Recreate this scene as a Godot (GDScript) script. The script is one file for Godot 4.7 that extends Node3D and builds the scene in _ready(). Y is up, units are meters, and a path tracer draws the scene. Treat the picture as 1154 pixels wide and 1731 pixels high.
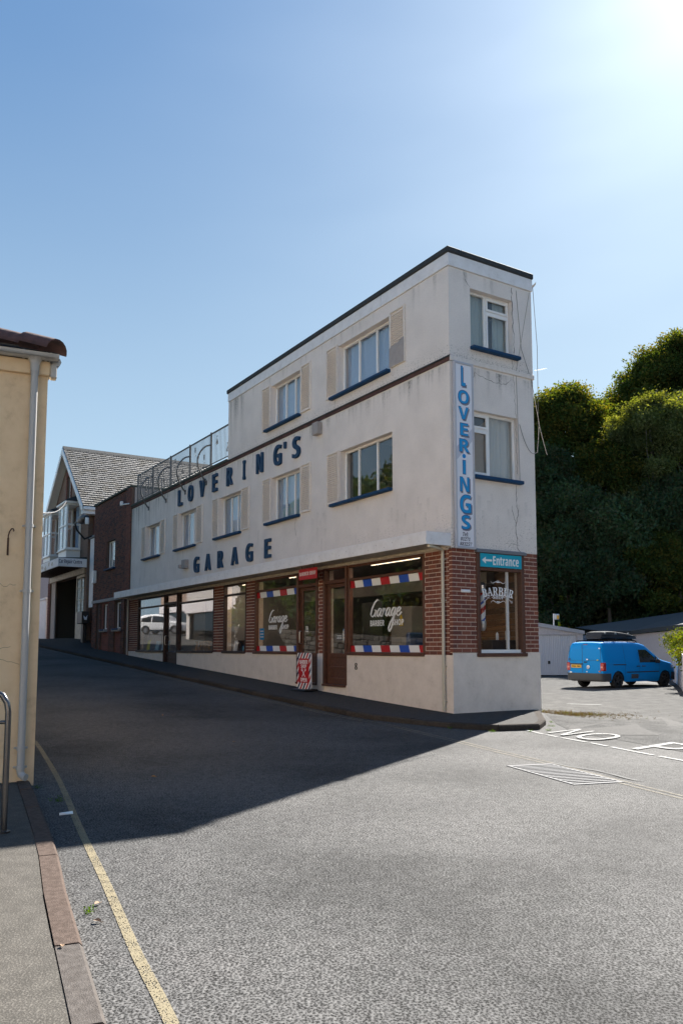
extends Node3D

const UP := Vector3.UP
const EYE := 1.5
const EXPOSURE := 3.85
var C := Vector3(2.208, 0.0, -16.0)                 # street corner of the garage building
var U := Vector3(-0.529179, 0.0, -0.848510)         # up the street, along the long front
var V := Vector3(0.848510, 0.0, -0.529179)          # away from the street, along the narrow front
var ST: Transform3D
var rng := RandomNumberGenerator.new()
var used := {}
var M := {}


class MB:
	var v := PackedVector3Array()
	var n := PackedVector3Array()
	var uv := PackedVector2Array()
	var c := PackedColorArray()
	var ix := PackedInt32Array()
	var xf := Transform3D.IDENTITY
	var flip := false
	var col := Color.WHITE
	var tint := false

	func at(t: Transform3D) -> MB:
		xf = t
		flip = t.basis.determinant() < 0.0
		return self

	func put(p: Vector3, nn: Vector3) -> void:
		v.append(p); n.append(nn); c.append(col)
		var a := nn.abs()
		if a.y >= a.x and a.y >= a.z: uv.append(Vector2(p.x, p.z))
		elif a.x >= a.z: uv.append(Vector2(p.z, -p.y))
		else: uv.append(Vector2(p.x, -p.y))

	# a, b, c counter-clockwise seen from outside
	func tri(a: Vector3, b: Vector3, cc: Vector3) -> void:
		a = xf * a; b = xf * b; cc = xf * cc
		if flip:
			var s := b; b = cc; cc = s
		var nn := (b - a).cross(cc - a)
		if nn.length_squared() < 1e-16: return
		nn = nn.normalized()
		var k := v.size()
		put(a, nn); put(b, nn); put(cc, nn)
		ix.append_array(PackedInt32Array([k, k + 2, k + 1]))

	func quad(a: Vector3, b: Vector3, cc: Vector3, d: Vector3) -> void:
		a = xf * a; b = xf * b; cc = xf * cc; d = xf * d
		if flip:
			var s := b; b = d; d = s
		var nn := (cc - a).cross(d - b)
		if nn.length_squared() < 1e-16: return
		nn = nn.normalized()
		var k := v.size()
		put(a, nn); put(b, nn); put(cc, nn); put(d, nn)
		ix.append_array(PackedInt32Array([k, k + 2, k + 1, k, k + 3, k + 2]))

	func hexa(p: Array) -> void:  # 8 corners: bottom 0-3 counter-clockwise from above, top 4-7
		quad(p[3], p[2], p[1], p[0]); quad(p[4], p[5], p[6], p[7])
		for i in 4:
			var j := (i + 1) % 4
			quad(p[i], p[j], p[4 + j], p[4 + i])

	func box(a: Vector3, b: Vector3) -> void:
		var lo := Vector3(minf(a.x, b.x), minf(a.y, b.y), minf(a.z, b.z))
		var hi := Vector3(maxf(a.x, b.x), maxf(a.y, b.y), maxf(a.z, b.z))
		hexa([Vector3(lo.x, lo.y, hi.z), Vector3(hi.x, lo.y, hi.z), Vector3(hi.x, lo.y, lo.z), Vector3(lo.x, lo.y, lo.z),
			Vector3(lo.x, hi.y, hi.z), Vector3(hi.x, hi.y, hi.z), Vector3(hi.x, hi.y, lo.z), Vector3(lo.x, hi.y, lo.z)])

	func cbox(a: Vector3, b: Vector3, ch: float) -> void:  # a box with chamfered edges
		var lo := Vector3(minf(a.x, b.x), minf(a.y, b.y), minf(a.z, b.z))
		var hi := Vector3(maxf(a.x, b.x), maxf(a.y, b.y), maxf(a.z, b.z))
		var m := (lo + hi) / 2.0
		var h := (hi - lo) / 2.0
		ch = minf(ch, minf(h.x, minf(h.y, h.z)) * 0.9)
		for ax in 3:
			for s in [-1.0, 1.0]:
				var e := Vector3.ZERO; e[ax] = s
				var f := Vector3.ZERO; f[(ax + 1) % 3] = 1.0
				var g := e.cross(f)
				var o := m + e * h
				var fa: Vector3 = f * (h[(ax + 1) % 3] - ch)
				var ga: Vector3 = g * (h[(ax + 2) % 3] - ch)
				quad(o - fa - ga, o + fa - ga, o + fa + ga, o - fa + ga)
		for ax in 3:
			var bx := (ax + 1) % 3
			var cx := (ax + 2) % 3
			for sb in [-1.0, 1.0]:
				for sc in [-1.0, 1.0]:
					var p := []
					for q in [[-1.0, 0], [1.0, 0], [1.0, 1], [-1.0, 1]]:
						var w := Vector3.ZERO
						w[ax] = q[0] * (h[ax] - ch)
						w[bx] = sb * (h[bx] - (ch if q[1] == 0 else 0.0))
						w[cx] = sc * (h[cx] - (0.0 if q[1] == 0 else ch))
						p.append(m + w)
					var nn: Vector3 = (p[1] - p[0]).cross(p[3] - p[0])
					var out := Vector3.ZERO; out[bx] = sb; out[cx] = sc
					if nn.dot(out) > 0: quad(p[0], p[1], p[2], p[3])
					else: quad(p[3], p[2], p[1], p[0])
		for sx in [-1.0, 1.0]:
			for sy in [-1.0, 1.0]:
				for sz in [-1.0, 1.0]:
					var s := Vector3(sx, sy, sz)
					var a1 := m + s * (h - Vector3(0, ch, ch))
					var b1 := m + s * (h - Vector3(ch, 0, ch))
					var c1 := m + s * (h - Vector3(ch, ch, 0))
					if sx * sy * sz > 0: tri(a1, b1, c1)
					else: tri(a1, c1, b1)

	func grid(rows: Array, closed_u := false, rev := false) -> void:  # rows of points, smooth normals
		var h := rows.size()
		var w: int = rows[0].size()
		var k := v.size()
		for j in h:
			for i in w:
				var i0 := i - 1 if i > 0 else (w - 1 if closed_u else 0)
				var i1 := i + 1 if i < w - 1 else (0 if closed_u else w - 1)
				var du: Vector3 = xf * rows[j][i1] - xf * rows[j][i0]
				var dv: Vector3 = xf * rows[mini(j + 1, h - 1)][i] - xf * rows[maxi(j - 1, 0)][i]
				var nn := du.cross(dv)
				if flip != rev: nn = -nn
				if nn.length_squared() < 1e-18: nn = Vector3.UP
				put(xf * rows[j][i], nn.normalized())
		for j in h - 1:
			for i in (w if closed_u else w - 1):
				var a := k + j * w + i
				var b := k + j * w + (i + 1) % w
				var d := a + w
				var e := b + w
				if flip != rev: ix.append_array(PackedInt32Array([a, b, e, a, e, d]))
				else: ix.append_array(PackedInt32Array([a, e, b, a, d, e]))

	func tube(path: Array, r: float, seg := 8, r1 := -1.0) -> void:
		if r1 < 0: r1 = r
		var rows := []
		var side := Vector3.ZERO
		for i in path.size():
			var d: Vector3 = (path[mini(i + 1, path.size() - 1)] - path[maxi(i - 1, 0)]).normalized()
			if side == Vector3.ZERO:
				side = d.cross(Vector3.UP if absf(d.y) < 0.9 else Vector3.RIGHT).normalized()
			side = (side - d * side.dot(d)).normalized()
			var s2 := d.cross(side)
			var rr := lerpf(r, r1, float(i) / maxf(1.0, path.size() - 1.0))
			var row := []
			for j in seg:
				var a := TAU * j / seg
				row.append(path[i] + (side * cos(a) + s2 * sin(a)) * rr)
			rows.append(row)
		grid(rows, true, true)
		rows[0].reverse()
		for e in [[rows[0], path[0]], [rows[-1], path[-1]]]:
			for j in seg: tri(e[1], e[0][j], e[0][(j + 1) % seg])

	func lathe(o: Vector3, ax: Vector3, prof: Array, seg := 20) -> void:  # prof: Vector2(radius, height along ax)
		var s := ax.cross(Vector3.UP if absf(ax.y) < 0.9 else Vector3.RIGHT).normalized()
		var s2 := ax.cross(s)
		var rows := []
		for p in prof:
			var row := []
			for j in seg:
				var a := TAU * j / seg
				row.append(o + ax * p.y + (s * cos(a) + s2 * sin(a)) * p.x)
			rows.append(row)
		for k in rows.size() - 1:  # flat bands, so that edges stay crisp
			grid([rows[k], rows[k + 1]], true, false)

	func prism(poly: PackedVector2Array, z0: float, z1: float) -> void:
		if Geometry2D.is_polygon_clockwise(poly): poly.reverse()
		var tr := Geometry2D.triangulate_polygon(poly)
		for k in range(0, tr.size(), 3):
			var a := poly[tr[k]]; var b := poly[tr[k + 1]]; var d := poly[tr[k + 2]]
			if (b - a).cross(d - a) < 0:
				var s := b; b = d; d = s
			tri(Vector3(a.x, a.y, z1), Vector3(b.x, b.y, z1), Vector3(d.x, d.y, z1))
			tri(Vector3(a.x, a.y, z0), Vector3(d.x, d.y, z0), Vector3(b.x, b.y, z0))
		for i in poly.size():
			var a := poly[i]; var b := poly[(i + 1) % poly.size()]
			quad(Vector3(a.x, a.y, z0), Vector3(b.x, b.y, z0), Vector3(b.x, b.y, z1), Vector3(a.x, a.y, z1))

	# a wall of thickness z0..z1 with rectangular holes [x0, x1, y0, y1]
	func wall(x0: float, x1: float, y0: float, y1: float, z0: float, z1: float, holes: Array) -> void:
		var xs := [x0, x1]; var ys := [y0, y1]
		for h in holes:
			for q in [h[0], h[1]]:
				if q > x0 and q < x1 and not xs.has(q): xs.append(q)
			for q in [h[2], h[3]]:
				if q > y0 and q < y1 and not ys.has(q): ys.append(q)
		xs.sort(); ys.sort()
		var solid := func(i: int, j: int) -> bool:
			if i < 0 or j < 0 or i >= xs.size() - 1 or j >= ys.size() - 1: return false
			var mx: float = (xs[i] + xs[i + 1]) / 2.0; var my: float = (ys[j] + ys[j + 1]) / 2.0
			for h in holes:
				if mx > h[0] and mx < h[1] and my > h[2] and my < h[3]: return false
			return true
		for i in xs.size() - 1:
			for j in ys.size() - 1:
				if not solid.call(i, j): continue
				var a: float = xs[i]; var b: float = xs[i + 1]; var e: float = ys[j]; var f: float = ys[j + 1]
				quad(Vector3(a, e, z1), Vector3(b, e, z1), Vector3(b, f, z1), Vector3(a, f, z1))
				quad(Vector3(b, e, z0), Vector3(a, e, z0), Vector3(a, f, z0), Vector3(b, f, z0))
				if not solid.call(i - 1, j): quad(Vector3(a, e, z0), Vector3(a, e, z1), Vector3(a, f, z1), Vector3(a, f, z0))
				if not solid.call(i + 1, j): quad(Vector3(b, e, z1), Vector3(b, e, z0), Vector3(b, f, z0), Vector3(b, f, z1))
				if not solid.call(i, j - 1): quad(Vector3(a, e, z0), Vector3(b, e, z0), Vector3(b, e, z1), Vector3(a, e, z1))
				if not solid.call(i, j + 1): quad(Vector3(a, f, z1), Vector3(b, f, z1), Vector3(b, f, z0), Vector3(a, f, z0))

	func mesh() -> ArrayMesh:
		var a := []
		a.resize(Mesh.ARRAY_MAX)
		a[Mesh.ARRAY_VERTEX] = v; a[Mesh.ARRAY_NORMAL] = n; a[Mesh.ARRAY_TEX_UV] = uv; a[Mesh.ARRAY_INDEX] = ix
		if tint: a[Mesh.ARRAY_COLOR] = c
		var m := ArrayMesh.new()
		m.add_surface_from_arrays(Mesh.PRIMITIVE_TRIANGLES, a)
		return m


# ---------------------------------------------------------------- nodes
func numbered(called: String) -> String:
	if not used.has(called):
		used[called] = 0
		return called
	used[called] += 1
	return "%s_%03d" % [called, used[called]]

func tag(o: Node, label: String, category := "", group := "", kind := "") -> Node:
	if label: o.set_meta("label", label)
	if category: o.set_meta("category", category)
	if group: o.set_meta("group", group)
	if kind: o.set_meta("kind", kind)
	return o

func thing(called: String, label: String, category: String, xf := Transform3D.IDENTITY, group := "") -> Node3D:
	var o := Node3D.new()
	o.name = numbered(called)
	add_child(o)
	o.transform = xf
	tag(o, label, category, group)
	return o

func part(called: String, mb, m: Material, parent: Node = null, xf := Transform3D.IDENTITY) -> MeshInstance3D:
	var o := MeshInstance3D.new()
	o.mesh = mb.mesh() if mb is MB else mb
	o.material_override = m
	if parent == null:
		o.name = numbered(called)
		add_child(o)
	else:
		o.name = called
		parent.add_child(o, true)
	o.transform = xf
	return o

func struct(called: String, mb, m: Material, parent: Node = null) -> MeshInstance3D:
	var o := part(called, mb, m, parent)
	if parent == null: o.set_meta("kind", "structure")
	return o

func dup(o: Node3D, label: String, xf: Transform3D) -> Node3D:
	var base := str(o.name)
	var d: Node3D = o.duplicate()
	d.name = numbered(base)
	add_child(d)
	d.transform = xf
	d.set_meta("label", label)
	return d

func scatter(called: String, mesh: Mesh, m: Material, xfs: Array, cols: Array, parent: Node = null) -> MultiMeshInstance3D:
	var mm := MultiMesh.new()
	mm.transform_format = MultiMesh.TRANSFORM_3D
	mm.use_colors = cols.size() > 0
	mm.mesh = mesh
	mm.instance_count = xfs.size()
	for i in xfs.size():
		mm.set_instance_transform(i, xfs[i])
		if cols.size(): mm.set_instance_color(i, cols[i])
	var o := MultiMeshInstance3D.new()
	o.multimesh = mm
	o.material_override = m
	o.set_meta("kind", "stuff")
	if parent == null:
		o.name = numbered(called)
		add_child(o)
	else:
		o.name = called
		parent.add_child(o, true)
	return o

# ---------------------------------------------------------------- materials
func L3(r: float, g: float, b: float) -> Color:
	return Color(r, g, b).linear_to_srgb()

func mat(r: float, g: float, b: float, rough := 0.8, metal := 0.0) -> StandardMaterial3D:
	var m := StandardMaterial3D.new()
	m.albedo_color = L3(r, g, b)
	m.roughness = rough
	m.metallic = metal
	return m

func noise_bytes(sz: int, kind: int, freq: float, octaves: int, sd: int) -> PackedByteArray:
	var f := FastNoiseLite.new()
	f.seed = sd
	f.noise_type = kind as FastNoiseLite.NoiseType
	f.frequency = freq
	f.fractal_type = FastNoiseLite.FRACTAL_FBM if octaves > 1 else FastNoiseLite.FRACTAL_NONE
	f.fractal_octaves = octaves
	f.cellular_jitter = 1.0
	f.cellular_return_type = FastNoiseLite.RETURN_CELL_VALUE if kind == 2 and octaves == 0 else FastNoiseLite.RETURN_DISTANCE
	var im := f.get_seamless_image(sz, sz, false, false, 0.1, true)
	im.convert(Image.FORMAT_L8)
	return im.get_data()

# layers: [kind, frequency, octaves, weight]; stops: [position, Color linear]; returns [colour texture, normal texture]
func surface_tex(sz: int, layers: Array, stops: Array, bump: float, sd: int) -> Array:
	var sum := PackedFloat32Array()
	sum.resize(sz * sz)
	var k := 0
	for l in layers:
		var b := noise_bytes(sz, l[0], l[1], l[2], sd + k * 7)
		var w: float = l[3] / 255.0
		for i in sz * sz: sum[i] += b[i] * w
		k += 1
	var lo := 1e9; var hi := -1e9
	for s in sum:
		lo = minf(lo, s); hi = maxf(hi, s)
	var lut := PackedByteArray()
	var g := Gradient.new()
	g.offsets = PackedFloat32Array(); g.colors = PackedColorArray()
	var offs := PackedFloat32Array(); var cs := PackedColorArray()
	for s in stops:
		offs.append(s[0]); cs.append(s[1])
	g.offsets = offs; g.colors = cs
	for i in 256:
		var c := g.sample(i / 255.0).linear_to_srgb()
		lut.append(int(clampf(c.r, 0, 1) * 255)); lut.append(int(clampf(c.g, 0, 1) * 255)); lut.append(int(clampf(c.b, 0, 1) * 255))
	var rgb := PackedByteArray(); rgb.resize(sz * sz * 3)
	var grey := PackedByteArray(); grey.resize(sz * sz)
	var sc := 255.0 / maxf(hi - lo, 1e-6)
	for i in sz * sz:
		var q := int((sum[i] - lo) * sc)
		grey[i] = q
		rgb[i * 3] = lut[q * 3]; rgb[i * 3 + 1] = lut[q * 3 + 1]; rgb[i * 3 + 2] = lut[q * 3 + 2]
	var im := Image.create_from_data(sz, sz, false, Image.FORMAT_RGB8, rgb)
	var out := [ImageTexture.create_from_image(im), null]
	if bump > 0:
		var h := Image.create_from_data(sz, sz, false, Image.FORMAT_L8, grey)
		h.convert(Image.FORMAT_RGBA8)
		h.bump_map_to_normal_map(bump)
		out[1] = ImageTexture.create_from_image(h)
	return out

func tex_mat(t: Array, metres: float, rough := 0.85, tri := false, nscale := 1.0) -> StandardMaterial3D:
	var m := StandardMaterial3D.new()
	m.albedo_texture = t[0]
	m.roughness = rough
	if t[1]:
		m.normal_enabled = true
		m.normal_texture = t[1]
		m.normal_scale = nscale
	m.uv1_scale = Vector3.ONE / metres
	m.uv1_triplanar = tri
	return m

func pane_mat(r: float, g: float, b: float, a: float) -> StandardMaterial3D:
	var m := StandardMaterial3D.new()
	m.transparency = BaseMaterial3D.TRANSPARENCY_ALPHA
	m.albedo_color = Color(r, g, b, a)
	m.roughness = 0.0
	m.metallic_specular = 0.75
	return m

# ---------------------------------------------------------------- ground
func sstep(a: float, b: float, x: float) -> float:
	var t := clampf((x - a) / (b - a), 0.0, 1.0)
	return t * t * (3.0 - 2.0 * t)

func gh(x: float, z: float) -> float:
	var d := Vector3(x, 0, z) - C
	var t := d.dot(U); var w := d.dot(V)
	var q := (minf(t, 90.0) + 1.5) / 2.0
	var s := q if q > 20.0 else log(1.0 + exp(q))
	var k := 1.0 - sstep(1.5, 5.0, w)
	return 0.096 * s * k - 0.09 * sstep(3.0, 10.0, w) * sstep(-6.0, 2.0, t)

func gs(t: float, w: float, up := 0.0) -> Vector3:  # street coordinates to the world, on the ground
	var p := C + U * t + V * w
	p.y = gh(p.x, p.z) + up
	return p

func sy(t: float, w := 0.0) -> float:
	return gs(t, w).y

func sp(t: float, y: float, w: float) -> Vector3:
	return C + U * t + V * w + UP * y

func spline(pts: Array, step: float) -> Array:  # Vector2 polyline, smoothed and resampled
	var cv := Curve2D.new()
	cv.bake_interval = 0.02
	for i in pts.size():
		var d: Vector2 = (pts[mini(i + 1, pts.size() - 1)] - pts[maxi(i - 1, 0)]) / 6.0
		var a: Vector2 = d; var b: Vector2 = d
		if i > 0: a = d.normalized() * minf(d.length(), (pts[i] - pts[i - 1]).length() / 3.0)
		if i < pts.size() - 1: b = d.normalized() * minf(d.length(), (pts[i + 1] - pts[i]).length() / 3.0)
		cv.add_point(pts[i], -a, b)
	var n := maxi(2, int(round(cv.get_baked_length() / step)))
	var out := []
	for i in n + 1: out.append(cv.sample_baked(cv.get_baked_length() * i / n, true))
	return out

func w2(t: float, w: float) -> Vector2:
	var p := C + U * t + V * w
	return Vector2(p.x, p.z)

func on_ground(p: Vector2, up: float) -> Vector3:
	return Vector3(p.x, gh(p.x, p.y) + up, p.y)

# a strip between two polylines of equal length, laid on the ground; left/right as one walks along it
func strip(mb: MB, a: Array, b: Array, up: float) -> void:
	for i in a.size() - 1:
		mb.quad(on_ground(a[i], up), on_ground(b[i], up), on_ground(b[i + 1], up), on_ground(a[i + 1], up))

func offset_line(l: Array, d: float) -> Array:  # moved to the right of its direction (x right, y towards the viewer)
	var out := []
	for i in l.size():
		var k: Vector2 = (l[mini(i + 1, l.size() - 1)] - l[maxi(i - 1, 0)]).normalized()
		out.append(l[i] + Vector2(-k.y, k.x) * d)
	return out

# ---------------------------------------------------------------- lettering
func sys_font(face: String, bold := false) -> SystemFont:
	var f := SystemFont.new()
	f.font_names = PackedStringArray([face])
	if bold: f.font_weight = 700
	return f

# letters in the plane right/up, fitted to a width and a height, with the box's lower-left corner at o (0: keep the natural ratio)
func text_mesh(s: String, font: Font, depth: float) -> TextMesh:
	var t := TextMesh.new()
	t.text = s
	t.font = font
	t.font_size = 64
	t.pixel_size = 0.01
	t.depth = depth
	t.curve_step = 2.0
	return t

func lettering(called: String, s: String, font: Font, m: Material, parent: Node, o: Vector3, right: Vector3, up: Vector3, w: float, h: float, depth: float) -> MeshInstance3D:
	var t := text_mesh(s, font, 0.1)
	var bb := t.get_aabb()
	var kx := w / bb.size.x if w > 0 else h / bb.size.y
	var ky := h / bb.size.y if h > 0 else kx
	var face := right.cross(up).normalized()
	var b := Basis(right * kx, up * ky, face * depth / 0.1)
	var x := Transform3D(b, o - b * Vector3(bb.position.x, bb.position.y, bb.get_center().z))
	return part(called, t, m, parent, x)

# ================================================================ the scene
func _ready() -> void:
	rng.seed = 11
	ST = Transform3D(Basis(U, UP, V), C)
	# --- camera
	var cam := Camera3D.new()
	cam.name = "camera"
	add_child(cam)
	cam.projection = Camera3D.PROJECTION_FRUSTUM
	cam.near = 0.1
	cam.far = 9000.0
	cam.size = 1731.0 / 1360.0 * cam.near
	cam.frustum_offset = Vector2(0, 98.0 / 1360.0 * cam.near)
	cam.position = Vector3(0, EYE, 0)
	cam.rotation_degrees = Vector3(5.5, 0, 0)
	cam.current = true
	# --- sun: behind the building and to the right, just outside the frame
	var to_sun := Vector3(0.3585, 0.6335, -0.6857).normalized()
	var sun := DirectionalLight3D.new()
	sun.name = "sun"
	add_child(sun)
	sun.look_at_from_position(to_sun * 50.0, Vector3.ZERO, UP)
	sun.light_energy = 1.6
	sun.light_color = Color(1.0, 0.978, 0.945)
	sun.light_angular_distance = 0.5
	sun.shadow_enabled = true
	# --- sky
	var env := Environment.new()
	env.background_mode = Environment.BG_SKY
	env.sky = Sky.new()
	env.sky.sky_material = clear_sky(to_sun)
	env.tonemap_mode = Environment.TONE_MAPPER_LINEAR
	env.tonemap_exposure = EXPOSURE
	env.sdfgi_enabled = true
	env.ssao_enabled = true
	env.ssil_enabled = true
	var we := WorldEnvironment.new()
	we.name = "world"
	we.environment = env
	add_child(we)
	make_materials()
	ground_and_roads()
	corner_building()
	brick_house()
	gabled_house()
	left_house()
	far_street()
	yard()
	hillside()
	opposite_side()
	houses_behind()
	shop_insides()
	street_things()
	small_things()

# clear air: deep blue overhead, paler low down, a white aureole round the sun
func clear_sky(to_sun: Vector3) -> PanoramaSkyMaterial:
	var w := 1024; var h := 512
	var wisps := noise_bytes(512, 0, 0.012, 4, 9)   # thin high cloud, drawn out in streaks
	var d := PackedFloat32Array()
	d.resize(w * h * 3)
	var k := 0
	for j in h:
		var el := (0.5 - (j + 0.5) / h) * PI
		var deg := rad_to_deg(maxf(el, 0.0))
		var f := 1.0 - exp(-pow(deg / 27.5, 1.85))
		var br := lerpf(0.57, 0.045, f); var bg := lerpf(0.785, 0.2, f); var bb := lerpf(0.95, 0.515, f)
		for i in w:
			var az := (i + 0.5) / w * TAU
			var e := Vector3(sin(az) * cos(el), sin(el), -cos(az) * cos(el))
			var g := rad_to_deg(acos(clampf(e.dot(to_sun), -1, 1)))
			var a := 0.7 * exp(-pow(g / 20.0, 1.4)) * (1.0 + 0.16 * (wisps[((j * 4) % 512) * 512 + (i + j) % 512] / 255.0 - 0.5))
			var q := 0.6 * exp(-g / 3.5)
			d[k] = (br + a * 1.0 + q) / EXPOSURE
			d[k + 1] = (bg + a * 1.02 + q) / EXPOSURE
			d[k + 2] = (bb + a * 0.9 + q) / EXPOSURE
			k += 3
	var im := Image.create_from_data(w, h, false, Image.FORMAT_RGBF, d.to_byte_array())
	var m := PanoramaSkyMaterial.new()
	m.panorama = ImageTexture.create_from_image(im)
	return m

func make_materials() -> void:
	# asphalt: stones in a dark binder, with a second, broad pattern of wear laid over it
	var asp := surface_tex(1536, [[2, 0.2, 1, 1.0], [0, 0.4, 2, 0.75], [0, 0.1, 2, 0.5], [0, 0.02, 3, 0.25]],
		[[0.0, Color(0.003, 0.003, 0.003)], [0.33, Color(0.007, 0.007, 0.007)], [0.45, Color(0.08, 0.0795, 0.0785)], [0.6, Color(0.126, 0.1245, 0.1225)], [0.8, Color(0.166, 0.164, 0.161)], [1.0, Color(0.3, 0.296, 0.29)]], 1.8, 3)
	var wear := surface_tex(512, [[0, 0.008, 4, 1.0], [0, 0.06, 3, 0.25]], [[0.15, Color(0.55, 0.55, 0.55)], [0.45, Color(0.82, 0.815, 0.81)], [0.8, Color(1.0, 0.99, 0.98)]], 0, 5)
	var road := tex_mat(asp, 4.3, 0.85)
	road.metallic_specular = 0.22
	road.detail_enabled = true
	road.detail_albedo = wear[0]
	road.detail_blend_mode = BaseMaterial3D.BLEND_MODE_MUL
	road.detail_uv_layer = BaseMaterial3D.DETAIL_UV_1
	road.uv1_scale = Vector3(1 / 4.3, 1 / 4.3, 1)
	road.detail_uv_layer = BaseMaterial3D.DETAIL_UV_2
	road.uv2_scale = Vector3(1 / 17.0, 1 / 17.0, 1)
	road.albedo_color = L3(0.985, 0.985, 0.985)
	M.road = road
	var pav := surface_tex(768, [[2, 0.26, 1, 0.8], [0, 0.45, 2, 0.6], [0, 0.012, 3, 0.2]],
		[[0.0, Color(0.02, 0.019, 0.018)], [0.4, Color(0.042, 0.0405, 0.039)], [1.0, Color(0.13, 0.125, 0.119)]], 1.2, 13)
	M.pavement = tex_mat(pav, 1.9, 0.92)
	M.pavement.metallic_specular = 0.2
	var yard_t := surface_tex(1024, [[2, 0.25, 1, 0.8], [0, 0.4, 2, 0.6], [0, 0.08, 2, 0.3], [0, 0.006, 4, 0.2]],
		[[0.0, Color(0.006, 0.006, 0.006)], [0.33, Color(0.02, 0.02, 0.02)], [0.5, Color(0.11, 0.108, 0.104)], [1.0, Color(0.22, 0.215, 0.206)]], 1.2, 17)
	M.yard = tex_mat(yard_t, 4.1, 0.95)
	M.yard.metallic_specular = 0.15
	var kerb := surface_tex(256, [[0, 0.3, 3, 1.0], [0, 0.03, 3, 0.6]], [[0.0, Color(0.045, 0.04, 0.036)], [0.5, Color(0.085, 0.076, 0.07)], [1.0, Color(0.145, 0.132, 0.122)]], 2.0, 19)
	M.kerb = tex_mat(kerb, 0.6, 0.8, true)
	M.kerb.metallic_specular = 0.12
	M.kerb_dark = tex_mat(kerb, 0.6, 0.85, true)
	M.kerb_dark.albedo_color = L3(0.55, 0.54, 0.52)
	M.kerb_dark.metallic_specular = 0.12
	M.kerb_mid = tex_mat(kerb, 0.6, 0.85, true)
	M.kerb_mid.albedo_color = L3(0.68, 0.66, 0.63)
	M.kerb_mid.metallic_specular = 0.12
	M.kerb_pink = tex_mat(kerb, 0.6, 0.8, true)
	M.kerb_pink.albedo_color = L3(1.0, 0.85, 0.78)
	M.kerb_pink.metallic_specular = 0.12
	# painted render
	var rend := surface_tex(512, [[0, 0.5, 2, 0.7], [0, 0.02, 3, 0.5]], [[0.0, Color(0.58, 0.53, 0.49)], [0.5, Color(0.72, 0.665, 0.615)], [1.0, Color(0.8, 0.75, 0.7)]], 2.5, 23)
	M.render_tex = rend
	M.render = tex_mat(rend, 1.2, 0.9, true)
	var smooth := surface_tex(512, [[0, 0.45, 2, 0.35], [0, 0.01, 4, 0.6], [0, 0.05, 3, 0.3]], [[0.0, Color(0.4, 0.39, 0.38)], [0.25, Color(0.52, 0.515, 0.51)], [1.0, Color(0.6, 0.6, 0.6)]], 1.0, 24)
	M.plinth = tex_mat(smooth, 2.6, 0.85, true, 0.5)
	M.plinth.albedo_color = Color(1.12, 1.07, 1.02)
	M.plinth.metallic_specular = 0.25
	M.fascia = tex_mat(smooth, 2.3, 0.6, true, 0.2)
	M.fascia.albedo_color = Color(1.12, 1.12, 1.13)
	var cream := surface_tex(512, [[0, 0.4, 2, 0.35], [0, 0.012, 4, 0.9], [0, 0.05, 3, 0.25]], [[0.0, Color(0.44, 0.32, 0.19)], [0.2, Color(0.6, 0.44, 0.27)], [0.4, Color(0.67, 0.5, 0.31)], [1.0, Color(0.73, 0.56, 0.36)]], 1.2, 29)
	M.cream = tex_mat(cream, 2.4, 0.85, true, 1.0)
	M.grey_render = tex_mat(rend, 1.9, 0.9, true)
	M.grey_render.albedo_color = L3(0.5, 0.5, 0.52)
	M.pale_wall = tex_mat(rend, 1.5, 0.9, true)
	M.pale_wall.albedo_color = L3(0.62, 0.63, 0.7)
	M.dark_felt = mat(0.03, 0.034, 0.036, 0.85)
	M.moss_felt = mat(0.045, 0.055, 0.045, 0.9)
	# bricks
	var bt := surface_tex(256, [[0, 0.25, 3, 0.8], [0, 0.03, 2, 0.6]], [[0.0, Color(0.5, 0.48, 0.46)], [1.0, Color(1.0, 1.0, 1.0)]], 2.0, 31)
	M.brick = []
	for c in [[0.19, 0.062, 0.04], [0.165, 0.052, 0.036], [0.215, 0.078, 0.05], [0.135, 0.048, 0.038], [0.26, 0.085, 0.046]]:
		var b := tex_mat(bt, 0.4, 0.85, true)
		b.albedo_color = L3(c[0] * 1.3, c[1] * 1.25, c[2] * 1.25)
		M.brick.append(b)
	M.mortar = tex_mat(bt, 0.5, 0.95, true)
	M.mortar.albedo_color = L3(0.75, 0.62, 0.51)
	M.brick_many = tex_mat(bt, 0.4, 0.88, true)
	M.brick_many.vertex_color_use_as_albedo = true
	M.mortar_dark = mat(0.11, 0.075, 0.06, 0.95)
	# wood and metal
	var wt := surface_tex(256, [[0, 0.02, 4, 1.0], [0, 0.3, 2, 0.4]], [[0.0, Color(0.55, 0.55, 0.55)], [1.0, Color(1, 1, 1)]], 1.0, 37)
	M.brown = tex_mat(wt, 0.7, 0.55, true, 0.4)
	M.brown.albedo_color = L3(0.115, 0.043, 0.022)
	M.brown_dark = tex_mat(wt, 0.7, 0.6, true, 0.4)
	M.brown_dark.albedo_color = L3(0.042, 0.018, 0.013)
	M.board = tex_mat(wt, 0.9, 0.7, true, 0.4)
	M.board.vertex_color_use_as_albedo = true
	M.pvc = mat(0.78, 0.77, 0.75, 0.35)
	M.cream_trim = tex_mat(wt, 1.1, 0.6, true, 0.2)
	M.cream_trim.albedo_color = L3(0.62, 0.56, 0.46)
	M.shutter = tex_mat(rend, 0.9, 0.8, true, 0.3)
	M.shutter.albedo_color = Color(1.0, 0.995, 0.985)
	M.blue = mat(0.013, 0.05, 0.12, 0.6)
	M.blue.metallic_specular = 0.25
	M.letter_blue = mat(0.024, 0.06, 0.118, 0.65)
	M.letter_blue.metallic_specular = 0.25
	M.sign_blue = mat(0.0, 0.27, 0.6, 0.5)
	M.sign_edge = mat(0.01, 0.045, 0.2, 0.4)
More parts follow.
